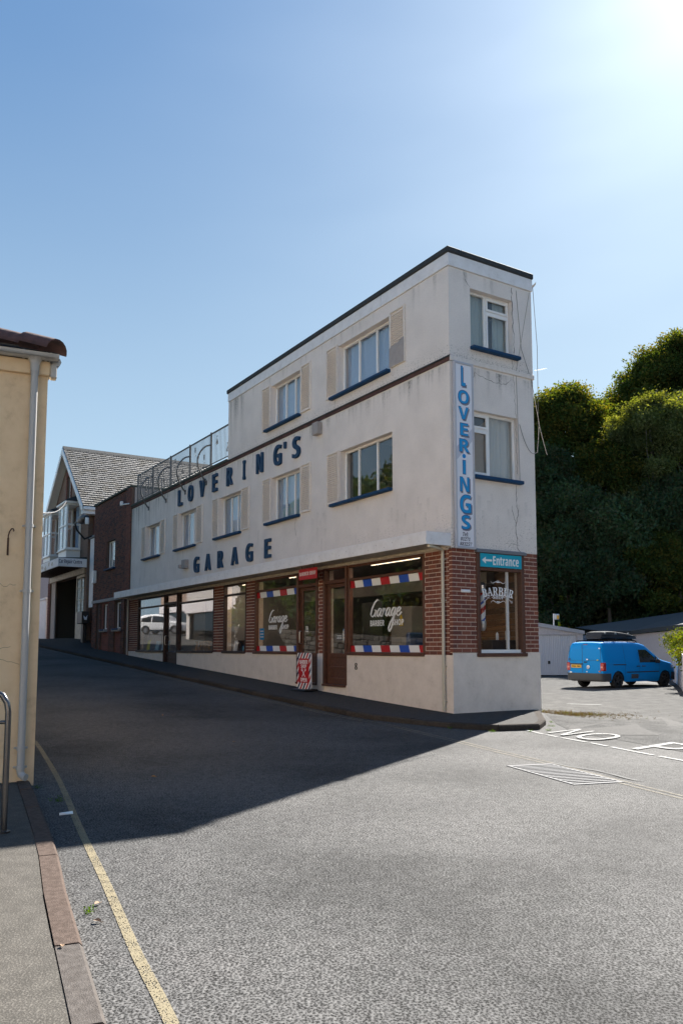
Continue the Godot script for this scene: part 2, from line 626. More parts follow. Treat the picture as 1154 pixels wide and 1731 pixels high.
	M.sign_shadow = mat(0.2, 0.2, 0.24, 0.5)
	M.sign_white = mat(0.72, 0.73, 0.78, 0.4)
	M.white = mat(0.78, 0.78, 0.77, 0.45)
	M.ink = mat(0.02, 0.02, 0.06, 0.5)
	M.teal = mat(0.0, 0.33, 0.47, 0.5)
	M.red = mat(0.42, 0.006, 0.012, 0.45)
	M.stripe_blue = mat(0.01, 0.07, 0.42, 0.45)
	M.navy = mat(0.012, 0.016, 0.07, 0.5)
	M.black = mat(0.012, 0.012, 0.013, 0.45)
	M.grey_metal = mat(0.16, 0.16, 0.165, 0.45, 0.6)
	M.rail = mat(0.1, 0.105, 0.11, 0.55, 0.3)
	M.steel = mat(0.5, 0.5, 0.52, 0.28, 1.0)
	M.alu = mat(0.55, 0.56, 0.58, 0.4, 0.9)
	M.lead = mat(0.17, 0.18, 0.2, 0.6, 0.2)
	M.pipe_cream = mat(0.5, 0.46, 0.37, 0.4)
	M.pipe_grey = mat(0.38, 0.37, 0.35, 0.4)
	M.cable = mat(0.05, 0.05, 0.05, 0.7)
	M.cable_pale = mat(0.26, 0.24, 0.22, 0.8)
	M.crack = mat(0.15, 0.13, 0.11, 0.95)
	M.glass = pane_mat(0.3, 0.33, 0.33, 0.03)
	M.glass_dark = pane_mat(0.02, 0.025, 0.03, 0.45)
	M.curtain = mat(0.26, 0.37, 0.52, 0.9)
	M.curtain.backlight_enabled = true
	M.curtain.backlight = Color(0.4, 0.4, 0.4)
	M.curtain_green = mat(0.3, 0.35, 0.33, 0.9)
	M.cloth_pale = mat(0.42, 0.41, 0.38, 0.9)
	M.pit = mat(0.01, 0.01, 0.01, 1.0)
	M.pit.metallic_specular = 0.0
	M.room = mat(0.1, 0.095, 0.09, 0.9)
	M.room_dark = mat(0.05, 0.048, 0.045, 0.9)
	M.room_pale = mat(0.19, 0.18, 0.17, 0.9)
	M.slate = tex_mat(bt, 0.5, 0.5, true)
	M.slate.vertex_color_use_as_albedo = true
	var st := surface_tex(512, [[2, 0.03, 1, 1.0], [0, 0.1, 3, 0.5]], [[0.0, Color(0.13, 0.085, 0.06)], [0.4, Color(0.2, 0.13, 0.095)], [0.7, Color(0.16, 0.12, 0.1)], [1.0, Color(0.06, 0.045, 0.04)]], 4.0, 41)
	M.rubble = tex_mat(st, 2.4, 0.9, true)
	var line := surface_tex(256, [[0, 0.18, 3, 1.0]], [[0.0, Color(1, 1, 1)], [1.0, Color(1, 1, 1)]], 0, 43)
	M.paint_yellow = worn(Color(0.24, 0.205, 0.135), 0.38, 51)
	M.paint_cream = worn(Color(0.185, 0.168, 0.135), 0.45, 53)
	M.paint_white = worn(Color(0.34, 0.34, 0.33), 0.36, 57)
	M.leaf = mat(1, 1, 1, 0.8)
	M.leaf.vertex_color_use_as_albedo = true
	M.leaf.backlight_enabled = true
	M.leaf.backlight = Color(1.0, 0.95, 0.4)
	M.leaf.metallic_specular = 0.12
	M.bark = mat(0.09, 0.075, 0.06, 0.95)
	M.bark_pale = mat(0.17, 0.15, 0.125, 0.9)
	var soil := surface_tex(256, [[0, 0.06, 4, 1.0]], [[0.0, Color(0.012, 0.012, 0.008)], [1.0, Color(0.045, 0.04, 0.025)]], 2.0, 61)
	M.soil = tex_mat(soil, 3.0, 0.95, true)

func worn(c: Color, gone: float, sd: int) -> StandardMaterial3D:  # road paint: chips of it are missing, so that the asphalt shows
	var a := noise_bytes(256, 0, 0.22, 3, sd)
	var b := noise_bytes(256, 0, 0.02, 3, sd + 1)
	var d := PackedByteArray(); d.resize(256 * 256 * 4)
	var s := c.linear_to_srgb()
	for i in 256 * 256:
		var q := a[i] / 255.0 * 0.75 + b[i] / 255.0 * 0.25
		var k := 0.85 + 0.15 * a[(i * 7) % 65536] / 255.0
		d[i * 4] = int(s.r * k * 255); d[i * 4 + 1] = int(s.g * k * 255); d[i * 4 + 2] = int(s.b * k * 255)
		d[i * 4 + 3] = 255 if q > gone else 0
	var m := StandardMaterial3D.new()
	m.albedo_texture = ImageTexture.create_from_image(Image.create_from_data(256, 256, false, Image.FORMAT_RGBA8, d))
	m.transparency = BaseMaterial3D.TRANSPARENCY_ALPHA_SCISSOR
	m.alpha_scissor_threshold = 0.5
	m.roughness = 0.8
	m.metallic_specular = 0.2
	m.uv1_scale = Vector3.ONE / 0.8
	return m

# ---------------------------------------------------------------- ground, pavements, road paint
func ground_and_roads() -> void:
	var xs := []; var zs := []
	var x := -260.0
	while x < 260.0:
		xs.append(x)
		x += 0.4 if x > -8 and x < 8 else (1.0 if absf(x) < 30 else 10.0)
	var z := -330.0
	while z < 60.0:
		zs.append(z)
		z += 0.4 if z > -20 and z < 3 else (1.0 if z > -70 and z < 8 else 10.0)
	var vv := PackedVector3Array(); var nn := PackedVector3Array(); var u1 := PackedVector2Array(); var ix := PackedInt32Array()
	for zz in zs:
		for xx in xs:
			var y := gh(xx, zz)
			vv.append(Vector3(xx, y, zz))
			nn.append(Vector3(y - gh(xx + 0.3, zz), 0.3, y - gh(xx, zz + 0.3)).normalized())
			u1.append(Vector2(xx, zz))
	var w := xs.size()
	for j in zs.size() - 1:
		for i in w - 1:
			var a: int = j * w + i
			ix.append_array(PackedInt32Array([a, a + 1, a + w + 1, a, a + w + 1, a + w]))
	var arr := []
	arr.resize(Mesh.ARRAY_MAX)
	arr[Mesh.ARRAY_VERTEX] = vv; arr[Mesh.ARRAY_NORMAL] = nn; arr[Mesh.ARRAY_TEX_UV] = u1; arr[Mesh.ARRAY_TEX_UV2] = u1; arr[Mesh.ARRAY_INDEX] = ix
	var gm := ArrayMesh.new()
	gm.add_surface_from_arrays(Mesh.PRIMITIVE_TRIANGLES, arr)
	struct("road", gm, M.road)
	# yard behind the corner: rougher, paler tarmac
	var yl := []; var yr := []
	for p in [[0.6, 3.4], [-0.5, 2.35], [-1.4, 1.3], [-2.0, 0.9], [-2.4, 0.6], [-3.0, 0.42], [-4.2, 0.2], [-5.6, -0.2], [-7.5, -0.7], [-11, -1.7], [-17, -3.2], [-26, -5.0]]:
		yl.append(w2(p[0], p[1]))
	yl = spline(yl, 0.4)
	var mb := MB.new()
	for i in yl.size() - 1:
		for k in 40:
			var q0: Vector2 = Vector2(0.15, -1.0).normalized() * k * 0.9
			var q1: Vector2 = Vector2(0.15, -1.0).normalized() * (k + 1) * 0.9
			mb.quad(on_ground(yl[i] + q0, 0.004), on_ground(yl[i + 1] + q0, 0.004), on_ground(yl[i + 1] + q1, 0.004), on_ground(yl[i] + q1, 0.004))
	struct("yard_surface", mb, M.yard)
	var patch := surface_patch([[-1.95, 1.1], [-2.35, 0.62], [-3.05, 0.5], [-3.6, 1.4], [-2.6, 3.6], [-1.0, 5.0], [-0.4, 3.0]], 0.008)
	M.road_dark = M.road.duplicate()
	M.road_dark.albedo_color = L3(0.84, 0.83, 0.82)
	struct("road_patch", patch, M.road_dark)
	# ---- pavement and kerb along the long front
	var kl := []
	for p in [[62.0, -1.7], [40.0, -1.7], [26.0, -1.7], [12.0, -1.71], [4.0, -1.7], [1.4, -1.7], [0.55, -1.66], [-0.57, -1.28], [-1.1, -1.08], [-1.64, -0.82], [-2.0, -0.35], [-2.06, 0.2], [-1.65, 0.8], [-0.9, 1.5], [-0.3, 2.06], [0.3, 2.7]]:
		kl.append(w2(p[0], p[1]))
	var fine := spline(kl, 0.3)
	# the walking side is on the left of this direction (down the street)
	var inn := offset_line(fine, -0.14)
	var pm := MB.new()
	for i in inn.size() - 1:
		var p: Vector2 = inn[i]; var q: Vector2 = inn[i + 1]
		var tp := (Vector3(p.x, 0, p.y) - C).dot(U); var tq := (Vector3(q.x, 0, q.y) - C).dot(U)
		var wp := (Vector3(p.x, 0, p.y) - C).dot(V); var wq := (Vector3(q.x, 0, q.y) - C).dot(V)
		var a := w2(maxf(tp, 0.15), minf(maxf(wp, 0.15), 2.2) if tp < 0.15 else 0.15)
		var b := w2(maxf(tq, 0.15), minf(maxf(wq, 0.15), 2.2) if tq < 0.15 else 0.15)
		var n := 4
		for k in n:
			var f0 := float(k) / n; var f1 := float(k + 1) / n
			pm.quad(on_ground(a.lerp(p, f0), 0.098 + lift(tp, f0)), on_ground(a.lerp(p, f1), 0.098 + lift(tp, f1)), on_ground(b.lerp(q, f1), 0.098 + lift(tq, f1)), on_ground(b.lerp(q, f0), 0.098 + lift(tq, f0)))
	var pave := struct("pavement_by_shops", pm, M.pavement)
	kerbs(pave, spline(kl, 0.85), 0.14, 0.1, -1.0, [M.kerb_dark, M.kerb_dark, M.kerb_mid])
	# ---- pavement and kerb on the left, by the cream house
	var ll := [Vector2(-3.9, -9.95), Vector2(-3.3, -8.72), Vector2(-2.3, -6.54), Vector2(-2.08, -6.05), Vector2(-1.56, -4.78), Vector2(-1.15, -3.84), Vector2(-0.9, -3.26), Vector2(-0.55, -2.3), Vector2(-0.25, -1.2), Vector2(-0.05, 0.2), Vector2(0.1, 3.0)]
	var lf := spline(ll, 0.3)
	var li := offset_line(lf, 0.135)
	var lm := MB.new()
	for i in li.size() - 1:
		for k in 12:
			var a0: Vector2 = li[i] + Vector2(-0.7, 0.1) * k; var a1: Vector2 = li[i] + Vector2(-0.7, 0.1) * (k + 1)
			var b0: Vector2 = li[i + 1] + Vector2(-0.7, 0.1) * k; var b1: Vector2 = li[i + 1] + Vector2(-0.7, 0.1) * (k + 1)
			lm.quad(on_ground(a0, 0.046), on_ground(a1, 0.046), on_ground(b1, 0.046), on_ground(b0, 0.046))
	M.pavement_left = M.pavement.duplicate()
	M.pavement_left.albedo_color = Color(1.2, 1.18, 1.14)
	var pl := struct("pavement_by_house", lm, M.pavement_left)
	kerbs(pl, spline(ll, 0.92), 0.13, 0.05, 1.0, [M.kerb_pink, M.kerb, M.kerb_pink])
	# ---- road paint
	var y1 := []
	for p in [Vector2(-8.6, -19.0), Vector2(-5.9, -14.6), Vector2(-4.51, -12.04), Vector2(-3.83, -10.63), Vector2(-3.17, -9.19), Vector2(-2.64, -7.96), Vector2(-2.16, -6.82), Vector2(-1.81, -6.01), Vector2(-1.52, -5.34), Vector2(-1.23, -4.65), Vector2(-1.0, -4.1), Vector2(-0.82, -3.7), Vector2(-0.68, -3.38), Vector2(-0.3, -2.3), Vector2(0.1, -0.5), Vector2(0.3, 2.0)]:
		y1.append(p)
	y1 = spline(y1, 0.25)
	var ym := MB.new()
	strip(ym, offset_line(y1, -0.029), offset_line(y1, 0.029), 0.004)
	struct("yellow_line", ym, M.paint_yellow)
	var y2 := []
	for p in [[60, -1.9], [30, -1.9], [7.6, -1.9], [3.0, -1.9], [0.8, -1.86], [-0.29, -1.8], [-2.55, -2.09], [-3.71, -2.3], [-4.92, -2.52], [-6.33, -2.88], [-7.23, -3.1], [-10.0, -3.8], [-13, -4.6]]:
		y2.append(w2(p[0], p[1]))
	y2 = spline(y2, 0.4)
	for o in [-0.055, 0.055]:
		var q := MB.new()
		strip(q, offset_line(y2, o - 0.024), offset_line(y2, o + 0.024), 0.004)
		struct("double_yellow_line", q, M.paint_cream)
	# give-way line, broken, with worn gaps
	var wl := []
	for p in [[-1.78, 0.03], [-2.54, -0.2], [-3.08, -0.3], [-3.88, -0.43], [-4.28, -0.53], [-5.27, -0.75], [-5.59, -0.81], [-7.0, -1.15], [-9.0, -1.6]]:
		wl.append(w2(p[0], p[1]))
	wl = spline(wl, 0.1)
	var brk := [[0, 8], [9, 12], [13, 19], [20, 24], [25, 34], [35, 62], [63, 90]]
	for b in brk:
		var s := wl.slice(b[0], mini(b[1] + 1, wl.size()))
		if s.size() < 2: continue
		var q := MB.new()
		strip(q, offset_line(s, -0.035), offset_line(s, 0.035), 0.008)
		struct("white_line", q, M.paint_white)
	for l in [["N", -2.46, -0.02, 0.46, 0.98], ["O", -3.02, -0.1, 0.66, 1.0], ["P", -4.5, -0.42, 0.6, 1.22]]:
		var rt := (-U - V * 0.2).normalized()
		var up := (V + U * 0.17).normalized()
		var o := gs(l[1], l[2], 0.0105)
		lettering("road_letter", l[0], sys_font("Droid Sans"), M.paint_white, null, o, rt, up, l[3], l[4], 0.003).set_meta("kind", "structure")
	# old white bay mark in the yard
	var bm := MB.new()
	strip(bm, spline([Vector2(6.2, -22.5), Vector2(7.1, -22.3)], 0.4), spline([Vector2(6.24, -22.3), Vector2(7.1, -22.16)], 0.4), 0.008)
	struct("white_line", bm, M.paint_white)
	# tar seams
	seam([Vector2(2.7, -10.5), Vector2(2.86, -10.2), Vector2(3.07, -9.93), Vector2(3.18, -9.6), Vector2(3.29, -9.24), Vector2(3.39, -9.2)], 0.02)
	seam([Vector2(-2.6, -10.6), Vector2(-1.9, -10.15), Vector2(-1.2, -10.2)], 0.012)
	seam([w2(-1.0, -1.75), w2(0.4, -1.96), w2(1.4, -2.0)], 0.025)

func lift(t: float, f: float) -> float:  # the forecourt of the repair garage rises to its door
	return 0.36 * sstep(26.0, 28.6, t) * (1.0 - sstep(29, 40, t)) * (1.0 - sstep(0.05, 0.85, f))

func seam(pts: Array, w: float) -> void:
	var l := spline(pts, 0.05)
	var a := []; var b := []
	for i in l.size():
		var k := w * (0.4 + 0.6 * rng.randf())
		a.append(l[i] + Vector2(-k, 0.3 * k)); b.append(l[i] + Vector2(k, -0.3 * k) * 0.7)
	var q := MB.new()
	for i in l.size() - 1:
		q.quad(on_ground(b[i], 0.012), on_ground(a[i], 0.012), on_ground(a[i + 1], 0.012), on_ground(b[i + 1], 0.012))
	struct("tar_seam", q, M.dark_felt)

func surface_patch(pts: Array, up: float) -> MB:
	var poly := PackedVector2Array()
	for p in pts: poly.append(w2(p[0], p[1]))
	var mb := MB.new()
	var tr := Geometry2D.triangulate_polygon(poly)
	for k in range(0, tr.size(), 3):
		var a := poly[tr[k]]; var b := poly[tr[k + 1]]; var d := poly[tr[k + 2]]
		var m := (a + b + d) / 3.0
		for e in [[a, b], [b, d], [d, a]]:
			var p0 := on_ground(e[0], up); var p1 := on_ground(e[1], up); var p2 := on_ground(m, up)
			if (p1 - p0).cross(p2 - p0).y > 0: mb.tri(p0, p1, p2)
			else: mb.tri(p0, p2, p1)
	return mb

# kerb stones along a line; side: +1 the pavement lies on the right of the line, -1 on the left
func kerbs(parent: Node, l: Array, w: float, h: float, side: float, mats: Array) -> void:
	var n := offset_line(l, w * side)
	for i in l.size() - 1:
		var g := 0.006
		var d: Vector2 = (l[i + 1] - l[i]).normalized() * g
		var o0: Vector2 = l[i] + d; var o1: Vector2 = l[i + 1] - d
		var i0: Vector2 = n[i] + d; var i1: Vector2 = n[i + 1] - d
		var wob := rng.randf_range(-0.006, 0.006)
		var mb := MB.new()
		var ch := 0.018
		var e0 := o0.lerp(i0, ch / w); var e1 := o1.lerp(i1, ch / w)
		var P := [on_ground(o0, -0.1), on_ground(o1, -0.1), on_ground(i1, -0.1), on_ground(i0, -0.1), on_ground(o0, h - ch + wob), on_ground(o1, h - ch + wob), on_ground(e0, h + wob), on_ground(e1, h + wob), on_ground(i0, h + wob), on_ground(i1, h + wob)]
		for f in [[0, 1, 5, 4], [4, 5, 7, 6], [6, 7, 9, 8], [8, 9, 2, 3], [0, 4, 8, 3], [4, 6, 8, 8], [1, 2, 9, 5], [5, 9, 7, 7]]:
			if side > 0: mb.quad(P[f[3]], P[f[2]], P[f[1]], P[f[0]])
			else: mb.quad(P[f[0]], P[f[1]], P[f[2]], P[f[3]])
		part("kerb_stone", mb, mats[rng.randi() % mats.size()], parent)

# ---------------------------------------------------------------- the corner building
# street coordinates: x = along the long front up the street, y = up, z = into the building. FL maps (along, up, inwards) on the long front, FR on the narrow one.
var FL := Transform3D.IDENTITY
var FR := Transform3D(Basis(Vector3(0, 0, 1), Vector3(0, 1, 0), Vector3(1, 0, 0)), Vector3.ZERO)

func back(t: float) -> float:  # where the back wall stands
	return 2.36 + 0.37 * t

func window(b: Node, f: Transform3D, a0: float, a1: float, y0: float, y1: float, lights: Array, set_in: float, cur: String, label := "", transoms := {}, sill := [0.0, 0.0]) -> void:
	var fr := MB.new().at(f)
	var w := 0.055
	var d0 := set_in; var d1 := set_in + 0.06
	fr.cbox(Vector3(a0, y0, d0), Vector3(a1, y0 + w, d1), 0.008)
	fr.cbox(Vector3(a0, y1 - w, d0), Vector3(a1, y1, d1), 0.008)
	var edges := [a0] + lights + [a1]
	for i in edges.size():
		var e: float = edges[i]
		var s0 := e if i == 0 else (e - w if i == edges.size() - 1 else e - w / 2)
		fr.cbox(Vector3(s0, y0 + w - 0.004, d0 + 0.002), Vector3(s0 + w, y1 - w + 0.004, d1 - 0.002), 0.008)
	for i in transoms:
		fr.cbox(Vector3(edges[i] + 0.03, transoms[i] - w / 2, d0 + 0.004), Vector3(edges[i + 1] - 0.03, transoms[i] + w / 2, d1 - 0.004), 0.008)
		for q in [[y0 + w, transoms[i] - w / 2], [transoms[i] + w / 2, y1 - w]]:   # opening sashes stand proud
			for r in [[edges[i] + 0.03, edges[i] + 0.075, q[0], q[1]], [edges[i + 1] - 0.075, edges[i + 1] - 0.03, q[0], q[1]], [edges[i] + 0.075, edges[i + 1] - 0.075, q[0], q[0] + 0.045], [edges[i] + 0.075, edges[i + 1] - 0.075, q[1] - 0.045, q[1]]]:
				fr.box(Vector3(r[0], r[2], d0 - 0.012), Vector3(r[1], r[3], d0 + 0.02))
	var o := part("window", fr, M.pvc, b)
	if label: o.set_meta("label", label)
	for i in edges.size() - 1:
		var p := MB.new().at(f)
		p.box(Vector3(edges[i] + 0.02, y0 + 0.03, d0 + 0.028), Vector3(edges[i + 1] - 0.02, y1 - 0.03, d0 + 0.032))
		part("pane", p, M.glass, o)
	var s := MB.new().at(f)
	s.cbox(Vector3(a0 - sill[0], y0 - 0.075, -0.12), Vector3(a1 + sill[1], y0 - 0.002, set_in + 0.02), 0.015)
	part("sill", s, M.blue, o)
	if cur != "none":
		var rows := []
		var n := int((a1 - a0) / 0.03)
		var gap: Array = {"full": [0.0, 1.0, 2.0, 2.0], "sides": [0.0, 0.3, 0.72, 1.0], "right": [0.5, 1.0, 2.0, 2.0], "left": [0.0, 0.55, 2.0, 2.0], "most": [0.0, 0.62, 0.7, 1.0]}[cur]
		var c := MB.new().at(f)
		for g in [[gap[0], gap[1]], [gap[2], gap[3]]]:
			if g[0] > 1.5: continue
			var top := []; var bot := []
			for i in n + 1:
				var q := float(i) / n
				if q < g[0] - 0.001 or q > g[1] + 0.001: continue
				var a := lerpf(a0, a1, q)
				var dd := d1 + 0.07 + 0.022 * sin(a * 47.0 + sin(a * 13.0) * 2.0)
				top.append(Vector3(a, y1 + 0.02, dd)); bot.append(Vector3(a, y0 - 0.02, dd + 0.01))
			if top.size() > 1: c.grid([bot, top], false, true)
		part("curtain", c, M.curtain_green if cur == "most" else (M.cloth_pale if cur == "right" else M.curtain), o)

func shutter(b: Node, a0: float, a1: float, y0: float, y1: float, broken := 0.0) -> void:
	var m := MB.new()
	m.box(Vector3(a0, y0, -0.006), Vector3(a1, y1, 0.002))
	m.cbox(Vector3(a0, y0, -0.045), Vector3(a0 + 0.045, y1, -0.004), 0.006)
	m.cbox(Vector3(a1 - 0.045, y0, -0.045), Vector3(a1, y1, -0.004), 0.006)
	m.cbox(Vector3(a0 + 0.045, y1 - 0.05, -0.045), Vector3(a1 - 0.045, y1, -0.004), 0.006)
	m.cbox(Vector3(a0 + 0.045, y0, -0.045), Vector3(a1 - 0.045, y0 + 0.05, -0.004), 0.006)
	var y := y0 + 0.06
	while y < y1 - 0.07:
		if y > y0 + broken:
			m.hexa([Vector3(a0 + 0.04, y, -0.005), Vector3(a1 - 0.04, y, -0.005), Vector3(a1 - 0.04, y - 0.012, -0.04), Vector3(a0 + 0.04, y - 0.012, -0.04),
				Vector3(a0 + 0.04, y + 0.034, -0.005), Vector3(a1 - 0.04, y + 0.034, -0.005), Vector3(a1 - 0.04, y + 0.002, -0.04), Vector3(a0 + 0.04, y + 0.002, -0.04)])
		y += 0.052
	var o := part("shutter", m, M.shutter, b)
	if broken > 0.0:
		o.set_meta("label", "louvred shutter with its lower half patched by a plain board")
		var p := MB.new()
		p.prism(PackedVector2Array([Vector2(a0 + 0.01, y0 + 0.01), Vector2(a1 - 0.005, y0 + 0.012), Vector2(a1 - 0.01, y0 + broken + 0.02), Vector2(a1 - 0.1, y0 + broken + 0.07), Vector2(a0 + 0.25, y0 + broken + 0.07), Vector2(a0 + 0.16, y0 + broken + 0.12), Vector2(a0 + 0.01, y0 + broken + 0.15)]), -0.05, -0.03)
		part("patch_board", p, M.grey_render, o)

# real bricks on a face: a mortar backing and bricks standing 8 mm proud of it
var brick_mesh: ArrayMesh
var bricks_left := 296
func brickwork(b: Node, f: Transform3D, a0: float, a1: float, y0: float, y1: float, one_by_one: bool, shift := 0.0, thick := 0.3) -> void:
	var back_m := MB.new().at(f)
	back_m.box(Vector3(a0 + 0.004, y0, 0.005), Vector3(a1 - 0.004, y1, thick))
	var o := part("brick_pier", back_m, M.mortar, b)
	if brick_mesh == null:
		var bm := MB.new()
		bm.cbox(Vector3(-0.5, -0.036, -0.5), Vector3(0.5, 0.036, 0.5), 0.003)
		brick_mesh = bm.mesh()
	var joined := MB.new().at(f)
	joined.tint = true
	var rows := int(round((y1 - y0) / 0.087))
	var ch := (y1 - y0) / rows
	for r in rows:
		var yy := y0 + (r + 0.5) * ch
		var a := a0 - (0.118 if r % 2 == 1 else 0.0) - shift
		while a < a1 - 0.02:
			var s := maxf(a, a0); var e := minf(a + 0.224, a1)
			a += 0.236
			if e - s < 0.03: continue
			var d := rng.randf_range(-0.0015, 0.0015)
			if one_by_one and bricks_left > 0:
				bricks_left -= 1
				part("brick", brick_mesh, pick_brick(), o, f * Transform3D(Basis(Vector3(e - s, 0, 0), Vector3(0, 1.0, 0), Vector3(0, 0, 0.1)), Vector3((s + e) / 2, yy, 0.05 + d)))
			else:
				var c: Array = [[0.22, 0.07, 0.045], [0.19, 0.06, 0.04], [0.25, 0.088, 0.055], [0.155, 0.054, 0.042]][rng.randi() % 4]
				joined.col = Color(c[0], c[1], c[2])
				joined.box(Vector3(s, yy - 0.036, d), Vector3(e, yy + 0.036, 0.02))
	if joined.v.size():
		part("brick", joined, M.brick_many, o).set_meta("kind", "stuff")

func pick_brick() -> Material:
	var q := rng.randf()
	return M.brick[0 if q < 0.34 else (1 if q < 0.6 else (2 if q < 0.8 else (3 if q < 0.93 else 4)))]

func corner_building() -> void:
	var b := thing("corner_shop_building", "cream rendered flat-roofed three-storey wedge of shops at the street corner", "building", ST)
	# --- upper walls, long front
	var T1 := 20.95; var T3 := 11.05
	var w := MB.new()
	var holes := []
	for q in [[2.02, 4.25], [6.25, 7.97], [9.97, 11.7], [13.65, 15.37], [17.3, 19.02]]: holes.append([q[0], q[1], 5.06, 6.34])
	w.wall(0.0, T1, 3.47, 7.34, 0.0, 0.3, holes)
	w.wall(0.0, T3, 7.34, 9.38, 0.0, 0.3, [[2.07, 4.33, 7.8, 9.06], [6.24, 8.03, 7.82, 9.06]])
	# narrow front, right side of it turns into the back wall
	w.at(FR)
	w.wall(0.3, 2.36, 3.5, 9.38, 0.0, 0.3, [[0.58, 1.78, 7.78, 9.04], [0.62, 1.87, 5.04, 6.42]])
	w.at(FL)
	part("rendered_wall", w, facade_mat(), b)
	var bw := MB.new()
	var bp := func(t0: float, t1: float, y0: float, y1: float):
		bw.hexa([Vector3(t0, y0, back(t0)), Vector3(t1, y0, back(t1)), Vector3(t1, y0, back(t1) - 0.3), Vector3(t0, y0, back(t0) - 0.3), Vector3(t0, y1, back(t0)), Vector3(t1, y1, back(t1)), Vector3(t1, y1, back(t1) - 0.3), Vector3(t0, y1, back(t0) - 0.3)])
	bp.call(0.3, 11.05, -0.6, 9.38)
	bp.call(11.05, 20.95, -0.3, 7.34)
	part("back_wall", bw, M.render, b)
	var ew := MB.new()
	ew.box(Vector3(10.75, 7.34, 0.3), Vector3(11.048, 9.38, back(10.75) - 0.3))
	part("end_wall", ew, M.render, b)
	ew = MB.new()
	ew.box(Vector3(20.65, -0.2, 0.3), Vector3(20.948, 7.34, back(20.65) - 0.3))
	part("end_wall", ew, M.render, b)
	# floors and roofs
	for s in [[0.32, 20.6, 3.62, 3.9], [0.32, 20.6, 7.0, 7.3], [0.02, 11.05, 9.4, 9.62]]:
		var fl := MB.new()
		var z0: float = 0.31
		fl.hexa([Vector3(s[0], s[2], back(s[0]) - 0.31), Vector3(s[1], s[2], back(s[1]) - 0.31), Vector3(s[1], s[2], z0), Vector3(s[0], s[2], z0), Vector3(s[0], s[3], back(s[0]) - 0.31), Vector3(s[1], s[3], back(s[1]) - 0.31), Vector3(s[1], s[3], z0), Vector3(s[0], s[3], z0)])
		part("floor_slab" if s[2] < 9 else "flat_roof", fl, M.room_pale if s[2] < 9 else M.dark_felt, b)
	# partitions upstairs, so that rooms stay rooms
	var pt := MB.new()
	for t in [5.2, 9.0, 12.7, 16.4]: pt.box(Vector3(t, 3.9, 0.3), Vector3(t + 0.1, 7.0, back(t) - 0.3))
	for t in [5.2]: pt.box(Vector3(t, 7.3, 0.3), Vector3(t + 0.1, 9.4, back(t) - 0.3))
	part("partition", pt, M.room, b)
	# --- fascia boards and black felt edge round the top
	var fa := MB.new()
	for q in [[0.02, 2.4], [2.412, 5.0], [5.012, 7.6], [7.612, 11.05]]: fa.cbox(Vector3(q[0] if q[0] > 0.1 else -0.028, 9.385, -0.03), Vector3(q[1], 9.66, 0.1), 0.006)
	part("fascia_board", fa, M.fascia, b)
	var fb := MB.new().at(FR)
	fb.cbox(Vector3(0.102, 9.385, -0.03), Vector3(2.38, 9.66, 0.1), 0.006)
	part("fascia_board", fb, M.fascia, b)
	var tr := MB.new()
	tr.cbox(Vector3(-0.06, 9.66, -0.065), Vector3(11.1, 9.79, 0.3), 0.02)
	tr.at(FR)
	tr.cbox(Vector3(0.302, 9.66, -0.062), Vector3(2.4, 9.788, 0.4), 0.02)
	part("roof_edge", tr, M.dark_felt, b)
	var parapet := MB.new()
	parapet.hexa([Vector3(0.4, 9.6, back(0.4)), Vector3(11.05, 9.6, back(11.05)), Vector3(11.05, 9.6, back(11.05) - 0.2), Vector3(0.4, 9.6, back(0.4) - 0.2), Vector3(0.4, 9.78, back(0.4)), Vector3(11.05, 9.78, back(11.05)), Vector3(11.05, 9.78, back(11.05) - 0.2), Vector3(0.4, 9.78, back(0.4) - 0.2)])
	part("roof_edge", parapet, M.dark_felt, b)
	# eaves gutter along the back, seen end on
	var gu := MB.new()
	for k in 8:
		var a0 := PI * k / 8; var a1 := PI * (k + 1) / 8
		var g := func(a: float, t: float) -> Vector3: return Vector3(t, 9.66 - sin(a) * 0.12, back(t) + 0.09 - cos(a) * 0.08)
		gu.quad(g.call(a0, 0.0), g.call(a1, 0.0), g.call(a1, 11.0), g.call(a0, 11.0))
		gu.quad(g.call(a0, 11.0), g.call(a1, 11.0), g.call(a1, 0.0), g.call(a0, 0.0))
	for k in 12: gu.cbox(Vector3(0.3 + k * 0.9, 9.5, back(0.3 + k * 0.9)), Vector3(0.34 + k * 0.9, 9.66, back(0.3 + k * 0.9) + 0.16), 0.01)
	part("gutter", gu, M.pipe_grey, b)
	# --- brick string course with a lead flashing over it
	var bc := MB.new(); bc.tint = true
	var t := 0.0
	while t < 20.9:
		var e := minf(t + 0.222, 20.94)
		var c := 0.7 + 0.5 * rng.randf()
		bc.col = Color(0.12 * c, 0.06 * c, 0.05 * c)
		bc.box(Vector3(t, 7.355, -0.03), Vector3(e, 7.428, 0.05))
		t += 0.234
	part("brick_course", bc, M.brick_many, b).set_meta("kind", "stuff")
	var fh := MB.new()
	fh.hexa([Vector3(0.0, 7.43, 0.02), Vector3(11.05, 7.43, 0.02), Vector3(11.05, 7.43, -0.05), Vector3(-0.03, 7.43, -0.05), Vector3(0.0, 7.5, 0.02), Vector3(11.05, 7.5, 0.02), Vector3(11.05, 7.455, -0.05), Vector3(-0.03, 7.455, -0.05)])
	part("flashing", fh, M.dark_felt, b)
	var cp := MB.new()
	cp.cbox(Vector3(11.06, 7.43, -0.06), Vector3(20.98, 7.53, 0.36), 0.02)
	part("coping", cp, M.moss_felt, b)
	var sc := MB.new().at(FR)
	sc.cbox(Vector3(0.0, 7.36, -0.035), Vector3(2.38, 7.47, 0.05), 0.012)
	part("string_course", sc, M.render, b)
	# --- plinth
	var pl := MB.new()
